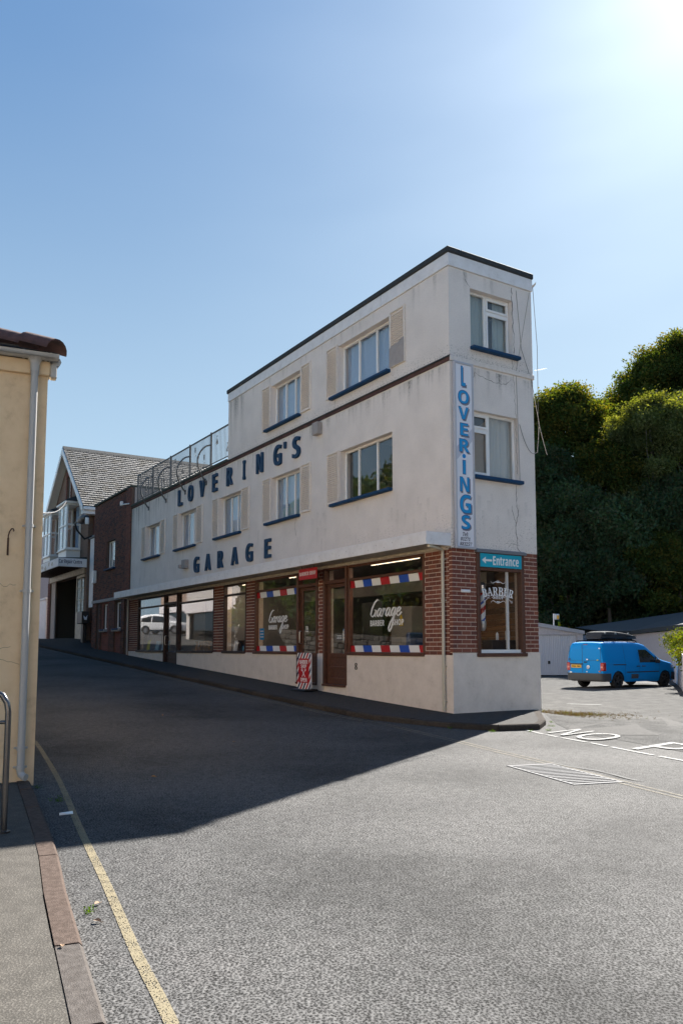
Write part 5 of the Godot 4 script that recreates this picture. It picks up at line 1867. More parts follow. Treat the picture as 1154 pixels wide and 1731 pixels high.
func yard() -> void:
	# --- blue van
	var s := CarShape.new()
	s.host = self
	s.top = [[-0.86, 1.5], [-0.83, 1.64], [-0.78, 1.74], [-0.6, 1.79], [0.0, 1.805], [1.0, 1.8], [1.5, 1.77], [1.85, 1.69], [2.2, 1.46], [2.72, 1.12], [3.0, 1.05], [3.5, 0.96], [3.75, 0.86], [3.9, 0.72], [3.97, 0.55]]
	s.x0 = -0.86; s.x1 = 3.97; s.base = 3.0; s.rad = 0.315; s.hw = 0.89; s.waist = 0.95; s.taper = 0.14
	var pos := Vector3(10.31, 0, -32.43)
	pos.y = gh(pos.x, pos.z)
	var fr := car_frame(pos, 56.1)
	var v := thing("van", "bright blue panel van with roof box parked before the low shed", "van", fr)
	var paint := mat(0.0, 0.21, 0.54, 0.4)
	paint.metallic_specular = 0.2
	paint.clearcoat_enabled = true
	paint.clearcoat = 0.12
	car_body(s, v, paint)
	wheels(s, v, mat(0.02, 0.02, 0.021, 0.5))
	var bum := MB.new()
	var rows := []
	for y in [0.3, 0.34, 0.55, 0.585]:
		var row := []
		for k in 21:
			var a := k / 20.0
			var z := lerpf(-0.87, 0.87, a)
			var x := -0.9 - 0.05 * (1 - pow(absf(z / 0.87), 4.0)) + (0.02 if y < 0.32 or y > 0.57 else 0.0)
			row.append(Vector3(x + (0.06 if absf(z) > 0.86 else 0.0), y, z * 1.03))
		var head := [Vector3(-0.45, y, -0.905)]; head.append_array(row); head.append(Vector3(-0.45, y, 0.905))
		rows.append(head)
	bum.grid(rows, false, false)
	bum.box(Vector3(-0.93, 0.56, -0.85), Vector3(-0.8, 0.588, 0.85))
	part("bumper", bum, mat(0.035, 0.036, 0.038, 0.6), v)
	# rear doors: split, handles, plate, badge
	var dl := MB.new()
	dl.box(Vector3(-0.895, 0.6, -0.112), Vector3(-0.885, 1.7, -0.1))
	dl.box(Vector3(-0.893, 1.08, -0.8), Vector3(-0.872, 1.086, 0.78))
	dl.box(Vector3(-0.872, 0.6, 0.745), Vector3(-0.868, 1.66, 0.752))
	dl.box(Vector3(-0.872, 0.6, -0.752), Vector3(-0.868, 1.66, -0.745))
	part("door_gap", dl, M.black, v)
	for q in [[-0.78, -0.74, 0.64, 1.6], [0.74, 0.78, 0.64, 1.6]]: pass
	var pl := MB.new()
	pl.cbox(Vector3(-0.905, 0.79, -0.66), Vector3(-0.885, 0.91, -0.16), 0.004)
	var plate := part("number_plate", pl, mat(0.75, 0.42, 0.02, 0.5), v)
	lettering("plate_letters", "DX60 KMG", sys_font("Droid Sans", true), M.black, plate, Vector3(-0.908, 0.812, -0.63), Vector3(0, 0, 1), UP, 0.44, 0.075, 0.003)
	var ph := MB.new()
	ph.cbox(Vector3(-0.915, 0.92, -0.72), Vector3(-0.88, 0.965, -0.08), 0.008)
	part("plate_light_strip", ph, M.black, v)
	var hd := MB.new()
	hd.cbox(Vector3(-0.92, 1.0, -0.03), Vector3(-0.885, 1.04, 0.13), 0.01)
	part("handle", hd, M.black, v)
	var bd := MB.new()
	bd.lathe(Vector3(-0.888, 0.82, 0.17), Vector3(-1, 0, 0), [Vector2(0.075, 0.0), Vector2(0.075, 0.012), Vector2(0.06, 0.016)], 20)
	bd.lathe(Vector3(-0.888, 0.82, 0.17), Vector3(-1, 0, 0), [Vector2(0.05, 0.014), Vector2(0.0, 0.016)], 16)
	part("badge", bd, M.steel, v)
	for q in [[0.62, -1.0, 1.08], [0.4, 0.66, 0.72], [-0.62, 0.68, 0.64]]: pass
	for q in [[1.12, 0.13, 0.035, M.white], [1.1, 0.2, 0.025, M.paint_cream], [1.1, 0.62, 0.03, mat(0.5, 0.45, 0.05)], [1.13, -0.75, 0.03, M.brown], [0.66, 0.7, 0.03, mat(0.8, 0.25, 0.02)], [0.64, 0.1, 0.03, M.steel], [0.6, -0.7, 0.05, M.white], [1.55, 0.72, 0.03, M.white]]:
		var st := MB.new()
		st.cbox(Vector3(-0.9, q[0] - q[2] * 0.7, q[1] - q[2]), Vector3(-0.86, q[0] + q[2] * 0.7, q[1] + q[2]), 0.004)
		part("sticker", st, q[3], v)
	# lamps
	for side in [-1.0, 1.0]:
		var tl := MB.new()
		tl.cbox(Vector3(-0.885, 0.68, side * 0.73), Vector3(-0.72, 1.0, side * 0.9), 0.02)
		var t := part("tail_light", tl, mat(0.32, 0.008, 0.006, 0.2), v)
		var tw := MB.new()
		tw.cbox(Vector3(-0.892, 0.79, side * 0.75), Vector3(-0.86, 0.86, side * 0.86), 0.006)
		part("lamp_glass", tw, mat(0.6, 0.2, 0.15, 0.2), t)
	var bl := MB.new()
	bl.cbox(Vector3(-0.83, 1.69, -0.1), Vector3(-0.78, 1.715, 0.1), 0.006)
	part("brake_light", bl, mat(0.3, 0.01, 0.01, 0.3), v)
	# windows of the cab
	for side in [-1.0, 1.0]:
		var g := MB.new()
		var n := 10
		var gr := []
		for j in 6:
			var row := []
			for i in n + 1:
				var f := i / float(n)
				var lo := 0.99
				var x := lerpf(1.36, 2.36, f)
				var hi := minf(1.5, s.yu(x + 0.13) - 0.1)
				row.append(s.pt(x, lerpf(lo, maxf(lo + 0.01, hi), j / 5.0), side, 0.004))
			gr.append(row)
		g.grid(gr, false, side < 0)
		part("side_window", g, mat(0.02, 0.024, 0.026, 0.04), v)
		var pm := MB.new()
		car_side_patch(s, pm, [2.38, 2.55, 0.99, 0.99, 1.27, 1.17], side, 0.004)
		part("quarter_window", pm, mat(0.02, 0.024, 0.026, 0.04), v)
		# pressings and gaps
		var pg := MB.new()
		for q in [[0.44, 0.452, 0.34, 0.34, 1.7, 1.7], [1.3, 1.312, 0.3, 0.3, 1.55, 1.55], [2.62, 2.632, 0.5, 0.5, 1.0, 1.0], [1.31, 2.62, 0.3, 0.3, 0.31, 0.31], [-0.7, 0.42, 0.92, 0.9, 0.925, 0.905]]: car_side_patch(s, pg, q, side, 0.002)
		part("door_gap", pg, mat(0.003, 0.03, 0.08, 0.6), v)
		var pr := MB.new()
		for q in [[-0.55, 0.36, 1.49, 1.49, 1.505, 1.505], [-0.55, 0.36, 1.06, 1.06, 1.075, 1.075], [-0.56, -0.545, 1.06, 1.06, 1.5, 1.5], [0.35, 0.365, 1.06, 1.06, 1.5, 1.5], [0.52, 1.2, 1.49, 1.49, 1.505, 1.505], [0.52, 1.2, 1.06, 1.06, 1.075, 1.075], [0.52, 0.535, 1.06, 1.06, 1.5, 1.5], [1.19, 1.205, 1.06, 1.06, 1.5, 1.5]]: car_side_patch(s, pr, q, side, 0.006)
		part("panel_pressing", pr, paint, v)
		var ru := MB.new()
		for q in [[0.52, 2.58, 0.6, 0.6, 0.64, 0.64], [-0.3, 0.5, 0.9, 0.9, 0.935, 0.935]]: car_side_patch(s, ru, q, side, 0.014)
		part("rubbing_strip", ru, M.black, v)
		var vg := MB.new()
		car_side_patch(s, vg, [0.8, 1.25, 0.36, 0.36, 0.54, 0.54], side, 0.008)
		part("vent_panel", vg, mat(0.05, 0.05, 0.055, 0.7), v)
		for x in [1.16, 1.5]:
			var h := MB.new()
			h.cbox(s.pt(x, 0.83, side, -0.01), s.pt(x + 0.2, 0.865, side, 0.035), 0.01)
			part("handle", h, M.black, v)
		var m := MB.new()
		m.cbox(s.pt(2.3, 0.96, side, 0.02), s.pt(2.42, 1.12, side, 0.24), 0.03)
		part("mirror", m, M.black, v)
		var hl := MB.new()
		car_side_patch(s, hl, [3.42, 3.82, 0.78, 0.7, 0.92, 0.8], side, 0.01)
		part("headlight", hl, mat(0.4, 0.42, 0.44, 0.1), v)
		var fb := MB.new()
		car_side_patch(s, fb, [3.42, 3.95, 0.3, 0.3, 0.6, 0.55], side, 0.012)
		part("front_bumper", fb, mat(0.035, 0.036, 0.038, 0.6), v)
		var rl := MB.new()
		rl.tube([Vector3(-0.55, 1.8, side * 0.66), Vector3(-0.5, 1.86, side * 0.66), Vector3(1.4, 1.86, side * 0.66), Vector3(1.55, 1.77, side * 0.66)], 0.018, 8)
		part("roof_rail", rl, M.pit, v)
	var ws := MB.new()
	var wr := []
	for j in 8:
		var x := lerpf(1.95, 2.7, j / 7.0)
		var row := []
		for k in 9:
			var f := k / 8.0 * 2.0 - 1.0
			row.append(Vector3(x + 0.003, s.yu(x) + 0.03 * (1 - f * f) + 0.006, f * s.w(x, s.yu(x)) * 0.95))
		wr.append(row)
	ws.grid(wr)
	part("windscreen", ws, mat(0.02, 0.024, 0.026, 0.03), v)
	# --- roof box on the van
	var satin := mat(0.04, 0.042, 0.046, 0.8)
	satin.metallic_specular = 0.2
	var rb := thing("roof_box", "long dark grey roof box on the blue van", "roof box", fr)
	var bm := MB.new()
	var br := []
	for i in 26:
		var f := i / 25.0
		var x := lerpf(-0.32, 2.1, f)
		var hh := 0.31 * (1.0 - pow(f, 2.2) * 0.72) * (1.0 - pow(1.0 - f, 14.0) * 0.35)
		var ww := 0.42 * (1.0 - pow(f, 5.0) * 0.35)
		if i == 0 or i == 25: hh *= 0.55; ww *= 0.9
		var row := []
		for k in 20:
			var a := TAU * k / 20.0
			var cx := signf(cos(a)) * pow(absf(cos(a)), 0.3); var cy := signf(sin(a)) * pow(absf(sin(a)), 0.35)
			row.append(Vector3(x, 1.94 + hh * (0.5 + 0.5 * cy), ww * cx - 0.02))
		br.append(row)
	bm.grid(br, true, true)
	for e in [0, 25]:
		for k in 20:
			if e == 0: bm.tri(Vector3(br[e][0].x, 2.05, -0.02), br[e][k], br[e][(k + 1) % 20])
			else: bm.tri(Vector3(br[e][0].x, 1.98, -0.02), br[e][(k + 1) % 20], br[e][k])
	part("shell", bm, satin, rb)
	var bs := MB.new()
	bs.box(Vector3(-0.3, 2.045, 0.385), Vector3(1.9, 2.06, 0.408))
	for x in [0.1, 1.2]: bs.cbox(Vector3(x, 1.87, -0.68), Vector3(x + 0.07, 1.935, 0.68), 0.01)
	part("roof_bars", bs, M.pit, rb)
	for q in [[-0.1, 0.05], [0.55, 0.06], [1.35, 0.045]]:
		var st := MB.new()
		st.cbox(Vector3(q[0] - q[1], 2.12, 0.385), Vector3(q[0] + q[1], 2.12 + q[1] * 1.4, 0.406), 0.003)
		part("sticker", st, M.alu, rb)
	# --- pale garage with a ribbed up-and-over door
	var gx := Transform3D(Basis(Vector3.RIGHT, UP, Vector3(0, 0, 1)), Vector3(12.9, gh(12.9, -46), -45.7))
	var g := thing("garage", "small pale garage with ribbed grey door and low gabled roof", "garage", gx)
	var gw := MB.new()
	gw.wall(-7.6, 0.75, 0.0, 2.36, -0.2, 0.0, [[-4.35, 0.4, 0.0, 2.3]])
	gw.prism(PackedVector2Array([Vector2(-7.6, 2.36), Vector2(0.75, 2.36), Vector2(0.75, 2.4), Vector2(-3.5, 3.15), Vector2(-7.6, 2.44)]), -0.2, 0.0)
	gw.box(Vector3(0.5, 0.0, -6.0), Vector3(0.749, 2.4, -0.2))
	part("wall", gw, M.pale_wall, g)
	var gd := MB.new()
	var k2 := 0
	while k2 < 46:
		var x := -4.35 + k2 * 0.1035
		gd.hexa([Vector3(x, 0.04, -0.1), Vector3(x + 0.1, 0.04, -0.1), Vector3(x + 0.1, 0.04, -0.14), Vector3(x, 0.04, -0.14), Vector3(x, 2.28, -0.1), Vector3(x + 0.1, 2.28, -0.1), Vector3(x + 0.1, 2.28, -0.14), Vector3(x, 2.28, -0.14)])
		gd.hexa([Vector3(x + 0.02, 0.04, -0.075), Vector3(x + 0.06, 0.04, -0.075), Vector3(x + 0.075, 0.04, -0.1), Vector3(x + 0.005, 0.04, -0.1), Vector3(x + 0.02, 2.28, -0.075), Vector3(x + 0.06, 2.28, -0.075), Vector3(x + 0.075, 2.28, -0.1), Vector3(x + 0.005, 2.28, -0.1)])
		k2 += 1
	var door := part("garage_door", gd, mat(0.5, 0.5, 0.53, 0.5), g)
	var gh_ := MB.new()
	gh_.cbox(Vector3(-1.25, 0.66, -0.075), Vector3(-1.12, 0.84, -0.03), 0.015)
	part("handle", gh_, M.black, door)
	var gr := MB.new()
	gr.prism(PackedVector2Array([Vector2(-7.9, 2.35), Vector2(-3.5, 3.08), Vector2(0.82, 2.33), Vector2(0.82, 2.53), Vector2(-3.5, 3.29), Vector2(-7.9, 2.55)]), -6.2, 0.12)
	part("roof", gr, mat(0.34, 0.34, 0.36, 0.8), g)
	var go := MB.new()
	go.cbox(Vector3(0.42, 0.0, -0.15), Vector3(0.745, 2.3, 0.02), 0.01)
	part("pillar", go, M.pale_wall, g)
	# camera mast on the garage
	var cm := thing("security_camera", "camera with amber lens on a short mast above the garage roof", "camera", gx)
	var c1 := MB.new()
	c1.tube([Vector3(-0.75, 2.5, -0.5), Vector3(-0.75, 3.52, -0.5)], 0.045, 8)
	part("mast", c1, M.alu, cm)
	var c2 := MB.new()
	c2.cbox(Vector3(-0.72, 3.18, -0.6), Vector3(-0.47, 3.5, -0.3), 0.03)
	part("housing", c2, M.alu, cm)
	var c3 := MB.new()
	c3.cbox(Vector3(-0.62, 3.2, -0.3), Vector3(-0.5, 3.42, -0.27), 0.02)
	part("lens", c3, mat(0.7, 0.35, 0.02, 0.3), cm)
	# --- long low shed with a dark felt roof behind the van
	var sx := Transform3D(Basis(Vector3.RIGHT, UP, Vector3(0, 0, 1)), Vector3(13.6, -0.09, -45.0))
	var sd := thing("low_shed", "long low pale shed with dark felt roof behind the van", "shed", sx)
	var sw := MB.new()
	sw.box(Vector3(0.9, 0.0, -6.0), Vector3(2.6, 2.3, -0.3))
	sw.hexa([Vector3(2.35, 0, 8.0), Vector3(9, 0, 8.0), Vector3(9, 0, -6), Vector3(2.6, 0, -0.1), Vector3(2.35, 2.44, 8.0), Vector3(9, 2.6, 8.0), Vector3(9, 2.6, -6), Vector3(2.6, 2.3, -0.1)])
	part("wall", sw, M.pale_wall, sd)
	var sf := MB.new()
	var e := [Vector3(0.86, 2.3, -0.15), Vector3(2.45, 2.31, 0.06), Vector3(2.1, 2.47, 8.3)]
	var up := [Vector3(0.86, 2.62, -5.0), Vector3(9.0, 3.75, -6.5), Vector3(9.0, 3.2, 8.3)]
	for k in 2:
		sf.quad(e[k], e[k + 1], e[k + 1] + UP * 0.2, e[k] + UP * 0.2)
		sf.quad(e[k + 1], e[k], up[k], up[k + 1])
		sf.quad(e[k] + UP * 0.2, e[k + 1] + UP * 0.2, up[k + 1] + UP * 0.2, up[k] + UP * 0.2)
	part("roof", sf, M.dark_felt, sd)
	var sp_ := MB.new()
	sp_.cbox(Vector3(2.35, 0, -0.02), Vector3(2.57, 2.29, 0.2), 0.01)
	part("post", sp_, M.white, sd)
	# --- retaining wall at the right, with shrubs growing over it
	var rw := MB.new()
	var lo := [Vector3(15.5, -0.15, -38.0), Vector3(14.6, -0.15, -35.4), Vector3(13.2, -0.15, -31.6), Vector3(11.75, -0.15, -27.9), Vector3(11.6, -0.15, -22.0)]
	for i in 4:
		var a: Vector3 = lo[i]; var b: Vector3 = lo[i + 1]
		var nn := (b - a).cross(UP).normalized() * 0.35
		var h0 := 1.75 - 0.12 * i; var h1 := 1.75 - 0.12 * (i + 1)
		rw.hexa([a, a - nn, b - nn, b, a + UP * h0, a - nn + UP * h0, b - nn + UP * h1, b + UP * h1])
	tag(part("retaining_wall", rw, M.pale_wall), "pale rendered retaining wall at the right edge of the yard", "wall")
	var lc := leaf_cluster(22, 0.2, 0.05, 101)
	for q in [[15.3, -36.4, 1.75, 0.75, "yellow green shrub spilling over the wall behind the van's bonnet"], [14.1, -32.8, 1.55, 0.75, "leafy shrub on the retaining wall at the right edge"], [12.75, -29.2, 1.2, 0.75, "low shrub hanging over the retaining wall nearest the street"]]:
		bush(q[4], Vector3(q[0], q[2], q[1]), q[3], lc, [Color(0.1, 0.13, 0.02), Color(0.14, 0.15, 0.025), Color(0.06, 0.09, 0.02)], "shrubs on the retaining wall")

func bush(label: String, at: Vector3, r: float, lc: Mesh, cols: Array, group: String) -> void:
	var o := thing("shrub", label, "shrub", Transform3D(Basis.IDENTITY, at), group)
	var st := MB.new()
	for k in 6:
		var a := TAU * k / 6.0
		st.tube([Vector3(0, -r * 0.8, 0), Vector3(cos(a) * r * 0.4, 0, sin(a) * r * 0.4), Vector3(cos(a) * r * 0.8, r * 0.5, sin(a) * r * 0.7)], 0.025, 5, 0.008)
	part("stems", st, M.bark, o)
	var xf := []; var cc := []
	for k in int(90 * r * r) + 40:
		var d := Vector3(rng.randfn(), rng.randfn() * 0.75, rng.randfn()).normalized() * r * pow(rng.randf(), 0.4)
		d.y *= 0.75
		xf.append(Transform3D(Basis.from_euler(Vector3(rng.randf() * TAU, rng.randf() * TAU, 0)) * rng.randf_range(0.7, 1.2), d))
		cc.append(cols[rng.randi() % cols.size()] * rng.randf_range(0.8, 1.25))
	scatter("foliage", lc, M.leaf, xf, cc, o)

# ---------------------------------------------------------------- trees
func leaf_cluster(n: int, r: float, leaf: float, sd: int) -> ArrayMesh:
	var g := RandomNumberGenerator.new(); g.seed = sd
	var mb := MB.new()
	for k in n:
		var p := Vector3(g.randfn(), g.randfn(), g.randfn()) * r * 0.6
		var a := Vector3(g.randfn(), g.randfn(), g.randfn()).normalized()
		var b := a.cross(Vector3(g.randfn(), g.randfn(), g.randfn())).normalized()
		var l := leaf * g.randf_range(0.7, 1.3)
		mb.quad(p, p + a * l + b * l * 0.55, p + a * l * 2.1, p + a * l - b * l * 0.55)
	return mb.mesh()

func hill(x: float, z: float) -> float:
	var d := -z - 60.5 + 0.12 * (x - 12.0)
	return -0.2 + clampf(d * 0.62, -1.0, 18.0 + 0.12 * maxf(0.0, x)) + 1.0 * sin(x * 0.31) * sstep(0, 8, d) + 0.7 * sin(z * 0.43 + x * 0.2) * sstep(0, 8, d)

var clusters := []
func tree(label: String, at: Vector3, height: float, r: float, kind: int, trunk_pale := false, density := 1.0, group := "trees on the wooded slope") -> Node3D:
	var o := thing(["broad_tree", "dark_tree", "light_tree"][kind], label, "tree", Transform3D(Basis.IDENTITY, at), group)
	var bark: Material = M.bark_pale if trunk_pale else M.bark
	var tm := MB.new()
	var top := height - r * 0.9
	tm.tube([Vector3(0, -0.6, 0), Vector3(0.1, height * 0.25, 0.05), Vector3(-0.1, top, 0.1)], 0.22, 8, 0.09)
	part("trunk", tm, bark, o)
	var lobes := []
	var lm := MB.new()
	var ry := r * 0.95
	for k in 20:
		# lobes over the skin of the crown, golden-angle spread, so that the outline is bumpy and the inside airy
		var cyy := 1.0 - 1.75 * (k + 0.5) / 20.0
		var rad := sqrt(maxf(0.0, 1.0 - cyy * cyy))
		var a := 2.39996 * k + height
		var jit := rng.randf_range(0.55, 0.85)
		var c := Vector3(cos(a) * rad * r * jit, height - ry + cyy * ry * 0.76, sin(a) * rad * r * jit)
		lobes.append([c, r * rng.randf_range(0.22, 0.38)])
		var b0 := Vector3(0, maxf(0.3, (height - ry) * 0.7), 0)
		if kind != 2 or k % 3 == 0: lm.tube([b0 + Vector3(0, rng.randf_range(-0.8, 0.8), 0), (b0 + c) / 2 + Vector3(rng.randf_range(-0.3, 0.3), 0.1, rng.randf_range(-0.3, 0.3)), c], 0.06, 5, 0.02)
	lobes.append([Vector3(0, height - r * 0.35, 0), r * 0.34])
	var low := height - 1.9 * r
	while low > height * 0.18:
		var a := rng.randf() * TAU
		lobes.append([Vector3(cos(a) * r * 0.6, low, sin(a) * r * 0.6), r * rng.randf_range(0.25, 0.4)])
		low -= r * 0.3
	part("limbs", lm, bark, o)
	var tree_tone := rng.randf_range(0.75, 1.35)
	var cols: Array = [[Color(0.06, 0.095, 0.025), Color(0.085, 0.105, 0.028), Color(0.05, 0.075, 0.025), Color(0.13, 0.115, 0.03)], [Color(0.06, 0.11, 0.06), Color(0.075, 0.125, 0.065), Color(0.1, 0.11, 0.065)], [Color(0.13, 0.16, 0.06), Color(0.17, 0.19, 0.085), Color(0.09, 0.12, 0.045)]][kind]
	var xf := []; var cc := []
	for l in lobes:
		var n := int((64.0 if kind == 0 else 85.0) * l[1] * l[1] * density * 0.85) + 12
		var tone := rng.randf_range(0.8, 1.2) * tree_tone
		for k in n:
			var d := Vector3(rng.randfn(), rng.randfn(), rng.randfn()).normalized()
			d.y *= 0.5
			var p: Vector3 = l[0] + d * l[1] * (pow(rng.randf(), 0.4) * (1.5 if rng.randf() < 0.12 else 1.15))
			xf.append(Transform3D(Basis.from_euler(Vector3(rng.randf() * TAU, rng.randf() * TAU, 0)) * rng.randf_range(0.75, 1.3), p))
			cc.append(cols[rng.randi() % cols.size()] * tone * rng.randf_range(0.8, 1.2))
	scatter("crown", clusters[kind], M.leaf, xf, cc, o)
	return o

func hillside() -> void:
	clusters = [leaf_cluster(22, 0.46, 0.115, 201), leaf_cluster(22, 0.46, 0.115, 202), leaf_cluster(26, 0.46, 0.085, 203)]
	var mb := MB.new()
	var rows := []
	for j in 30:
		var row := []
		for i in 40:
			var x := -2.0 + i * 2.4; var z := -57.0 - j * 2.6
			row.append(Vector3(x, hill(x, z), z))
		rows.append(row)
	mb.grid(rows)
	struct("hillside", mb, M.soil)
	# undergrowth: one green mass of bramble and ivy over the bank
	var xf := []; var cc := []
	for k in 14000:
		var x := rng.randf_range(7.0, 50.0); var z := -59.5 - 40.0 * rng.randf()
		var y := hill(x, z)
		var bump := 0.9 * maxf(0.0, sin(x * 1.1 + z * 0.7) * sin(z * 0.9 - x * 0.4)) + 0.2
		xf.append(Transform3D(Basis.from_euler(Vector3(rng.randf() * TAU, rng.randf() * TAU, 0)) * rng.randf_range(1.0, 2.0), Vector3(x, y + bump * rng.randf(), z)))
		var q := sin(x * 0.5 + z * 0.33)
		var c := Color(0.065, 0.135, 0.075).lerp(Color(0.12, 0.12, 0.07), clampf(q, 0, 1)) * rng.randf_range(0.7, 1.4)
		cc.append(c)
	scatter("undergrowth", clusters[1], M.leaf, xf, cc)
	var T := [
		[16.6, 58.0, 20.9, 3.3, 0, "round-headed tree just right of the building's roofline, yellowing on top"],
		[19.9, 61.5, 20.3, 2.2, 0, "narrow tree between the round-headed tree and the tall tree on the right"],
		[25.4, 65.0, 25.4, 3.6, 0, "tall tree on the skyline left of the tallest one"],
		[28.6, 65.0, 27.8, 4.4, 0, "tallest tree on the skyline at the right edge"],
		[21.0, 53.5, 18.8, 2.9, 2, "pale green airy tree with light bare stems near the right edge"],
		[24.2, 55.0, 19.4, 2.8, 2, "pale green airy tree at the right edge of the photo"],
		[17.9, 54.0, 15.6, 2.4, 0, "brownish tree below the dip in the skyline"],
		[14.0, 55.0, 15.4, 2.6, 1, "dark tree beside the building's upper edge"],
		[15.0, 53.5, 12.6, 2.8, 1, "dark tree below the round-headed tree"],
		[18.6, 53.0, 11.8, 2.7, 1, "dark tree in the middle of the slope"],
		[22.0, 52.5, 12.9, 2.8, 1, "dark tree under the pale airy trees"],
		[13.6, 52.3, 8.6, 2.2, 1, "low dark tree above the garage roof"],
		[17.2, 52.0, 8.0, 2.3, 1, "low dark tree above the roof box of the van"],
		[20.6, 51.6, 9.0, 2.4, 0, "tree with lit golden leaves low at the right edge"],
		[12.2, 57.0, 16.3, 3.0, 1, "dark tree mostly hidden behind the building's right edge"],
		[26.0, 60.0, 19.5, 3.4, 0, "tree filling the slope below the tallest one"],
		[23.4, 60.0, 18.6, 3.0, 0, "tree filling the slope below the tall tree"],
		[29.5, 61.0, 21.5, 3.6, 0, "tree below the tallest one, past the right edge"],
		[20.3, 57.0, 16.4, 2.7, 1, "dark tree filling the dip below the skyline"],
		[24.5, 52.0, 10.5, 2.6, 1, "dark tree low down past the right edge"]]
	for t in T:
		var px: float = t[0] * 1.2; var pz: float = -t[1] * 1.2
		var y := hill(px, pz)
		tree(t[5], Vector3(px, y, pz), maxf(4.0, EYE + (t[2] - EYE) * 1.2 - y), t[3] * 1.2, t[4], t[4] == 2)

# ---------------------------------------------------------------- far end of the street
func far_street() -> void:
	var f := thing("grey_house", "pale grey house at the far end of the street", "house", ST)
	var w := MB.new()
	w.wall(46.0, 58.0, 1.0, 9.2, 0.8, 1.2, [[47.0, 48.2, 4.6, 6.0], [50.0, 51.4, 4.6, 6.0], [47.0, 48.2, 7.0, 8.4]])
	w.box(Vector3(46.01, 1.0, 1.2), Vector3(46.4, 9.2, 9.0))
	part("wall", w, M.pale_wall, f)
	for q in [[47.0, 48.2, 4.6, 6.0], [50.0, 51.4, 4.6, 6.0], [47.0, 48.2, 7.0, 8.4]]:
		var g := MB.new()
		g.box(Vector3(q[0], q[2], 0.95), Vector3(q[1], q[3], 0.97))
		part("window", g, M.glass_dark, f)
	var r := MB.new()
	r.hexa([Vector3(45.6, 9.2, 0.4), Vector3(58, 9.2, 0.4), Vector3(58, 12.0, 5.0), Vector3(45.6, 12.0, 5.0), Vector3(45.6, 9.4, 0.4), Vector3(58, 9.4, 0.4), Vector3(58, 12.2, 5.0), Vector3(45.6, 12.2, 5.0)])
	part("roof", r, M.dark_felt, f)
	var bl := MB.new()
	bl.cbox(Vector3(46.2, 6.3, -0.4), Vector3(49.5, 6.42, 0.8), 0.02)
	for k in 12: bl.box(Vector3(46.3 + k * 0.27, 6.42, -0.38), Vector3(46.33 + k * 0.27, 7.3, -0.35))
	part("balcony", bl, M.black, f)
	var g2 := thing("white_gate_pier", "white rendered pier between repair garage and the grey house", "wall", ST)
	var pm := MB.new()
	pm.cbox(Vector3(37.0, 1.0, 0.0), Vector3(40.6, 4.3, 0.3), 0.02)
	pm.cbox(Vector3(36.9, 4.3, -0.08), Vector3(40.7, 4.42, 0.38), 0.02)
	part("pier", pm, M.fascia, g2)
	simple_car("red_car", "red car parked at the far end of the street", Vector3.ZERO, 44.5, -1.6, 148.0, mat(0.35, 0.012, 0.01, 0.3))
	simple_car("blue_car", "blue car beside the red one at the far end", Vector3.ZERO, 47.5, -2.8, 148.0, mat(0.04, 0.2, 0.55, 0.3))

func simple_car(called: String, label: String, _p: Vector3, t: float, w: float, heading: float, paint: Material) -> void:
	var s := CarShape.new()
	s.host = self
	s.top = [[-0.75, 0.95], [-0.7, 1.15], [-0.55, 1.42], [-0.2, 1.56], [0.6, 1.62], [1.3, 1.58], [1.7, 1.42], [2.2, 1.05], [2.5, 0.98], [3.0, 0.9], [3.25, 0.75], [3.32, 0.5]]
	s.x0 = -0.75; s.x1 = 3.32; s.base = 2.55; s.rad = 0.33; s.hw = 0.88; s.waist = 0.92; s.taper = 0.26
	var p := gs(t, w)
	var o := thing(called, label, "car", car_frame(p, heading))
	car_body(s, o, paint)
	wheels(s, o, M.alu)
	var gl := mat(0.02, 0.022, 0.025, 0.05)
	for side in [-1.0, 1.0]:
		var g := MB.new()
		for q in [[-0.4, 0.5, 0.98, 0.96, 1.28, 1.48], [0.58, 1.45, 0.96, 0.94, 1.48, 1.42], [1.45, 1.95, 0.94, 0.94, 1.42, 1.08]]: car_side_patch(s, g, q, side, 0.004)
		part("side_window", g, gl, o)
		var tl := MB.new()
		tl.cbox(Vector3(-0.79, 0.78, side * 0.62), Vector3(-0.6, 1.02, side * 0.86), 0.02)
		part("tail_light", tl, mat(0.35, 0.01, 0.008, 0.2), o)
		var sl := MB.new()
		car_side_patch(s, sl, [0.35, 2.2, 0.24, 0.24, 0.36, 0.36], side, 0.012)
		part("sill_trim", sl, M.black, o)
	var rw := MB.new()
	rw.quad(Vector3(-0.735, 1.08, -0.58), Vector3(-0.61, 1.4, -0.52), Vector3(-0.61, 1.4, 0.52), Vector3(-0.735, 1.08, 0.58))
	part("rear_window", rw, gl, o)
	var bp := MB.new()
	bp.cbox(Vector3(-0.84, 0.36, -0.84), Vector3(-0.7, 0.6, 0.84), 0.04)
	part("bumper", bp, M.black, o)
	var pl := MB.new()
	pl.cbox(Vector3(-0.8, 0.7, -0.26), Vector3(-0.755, 0.81, 0.26), 0.005)
	part("number_plate", pl, mat(0.75, 0.45, 0.02, 0.5), o)

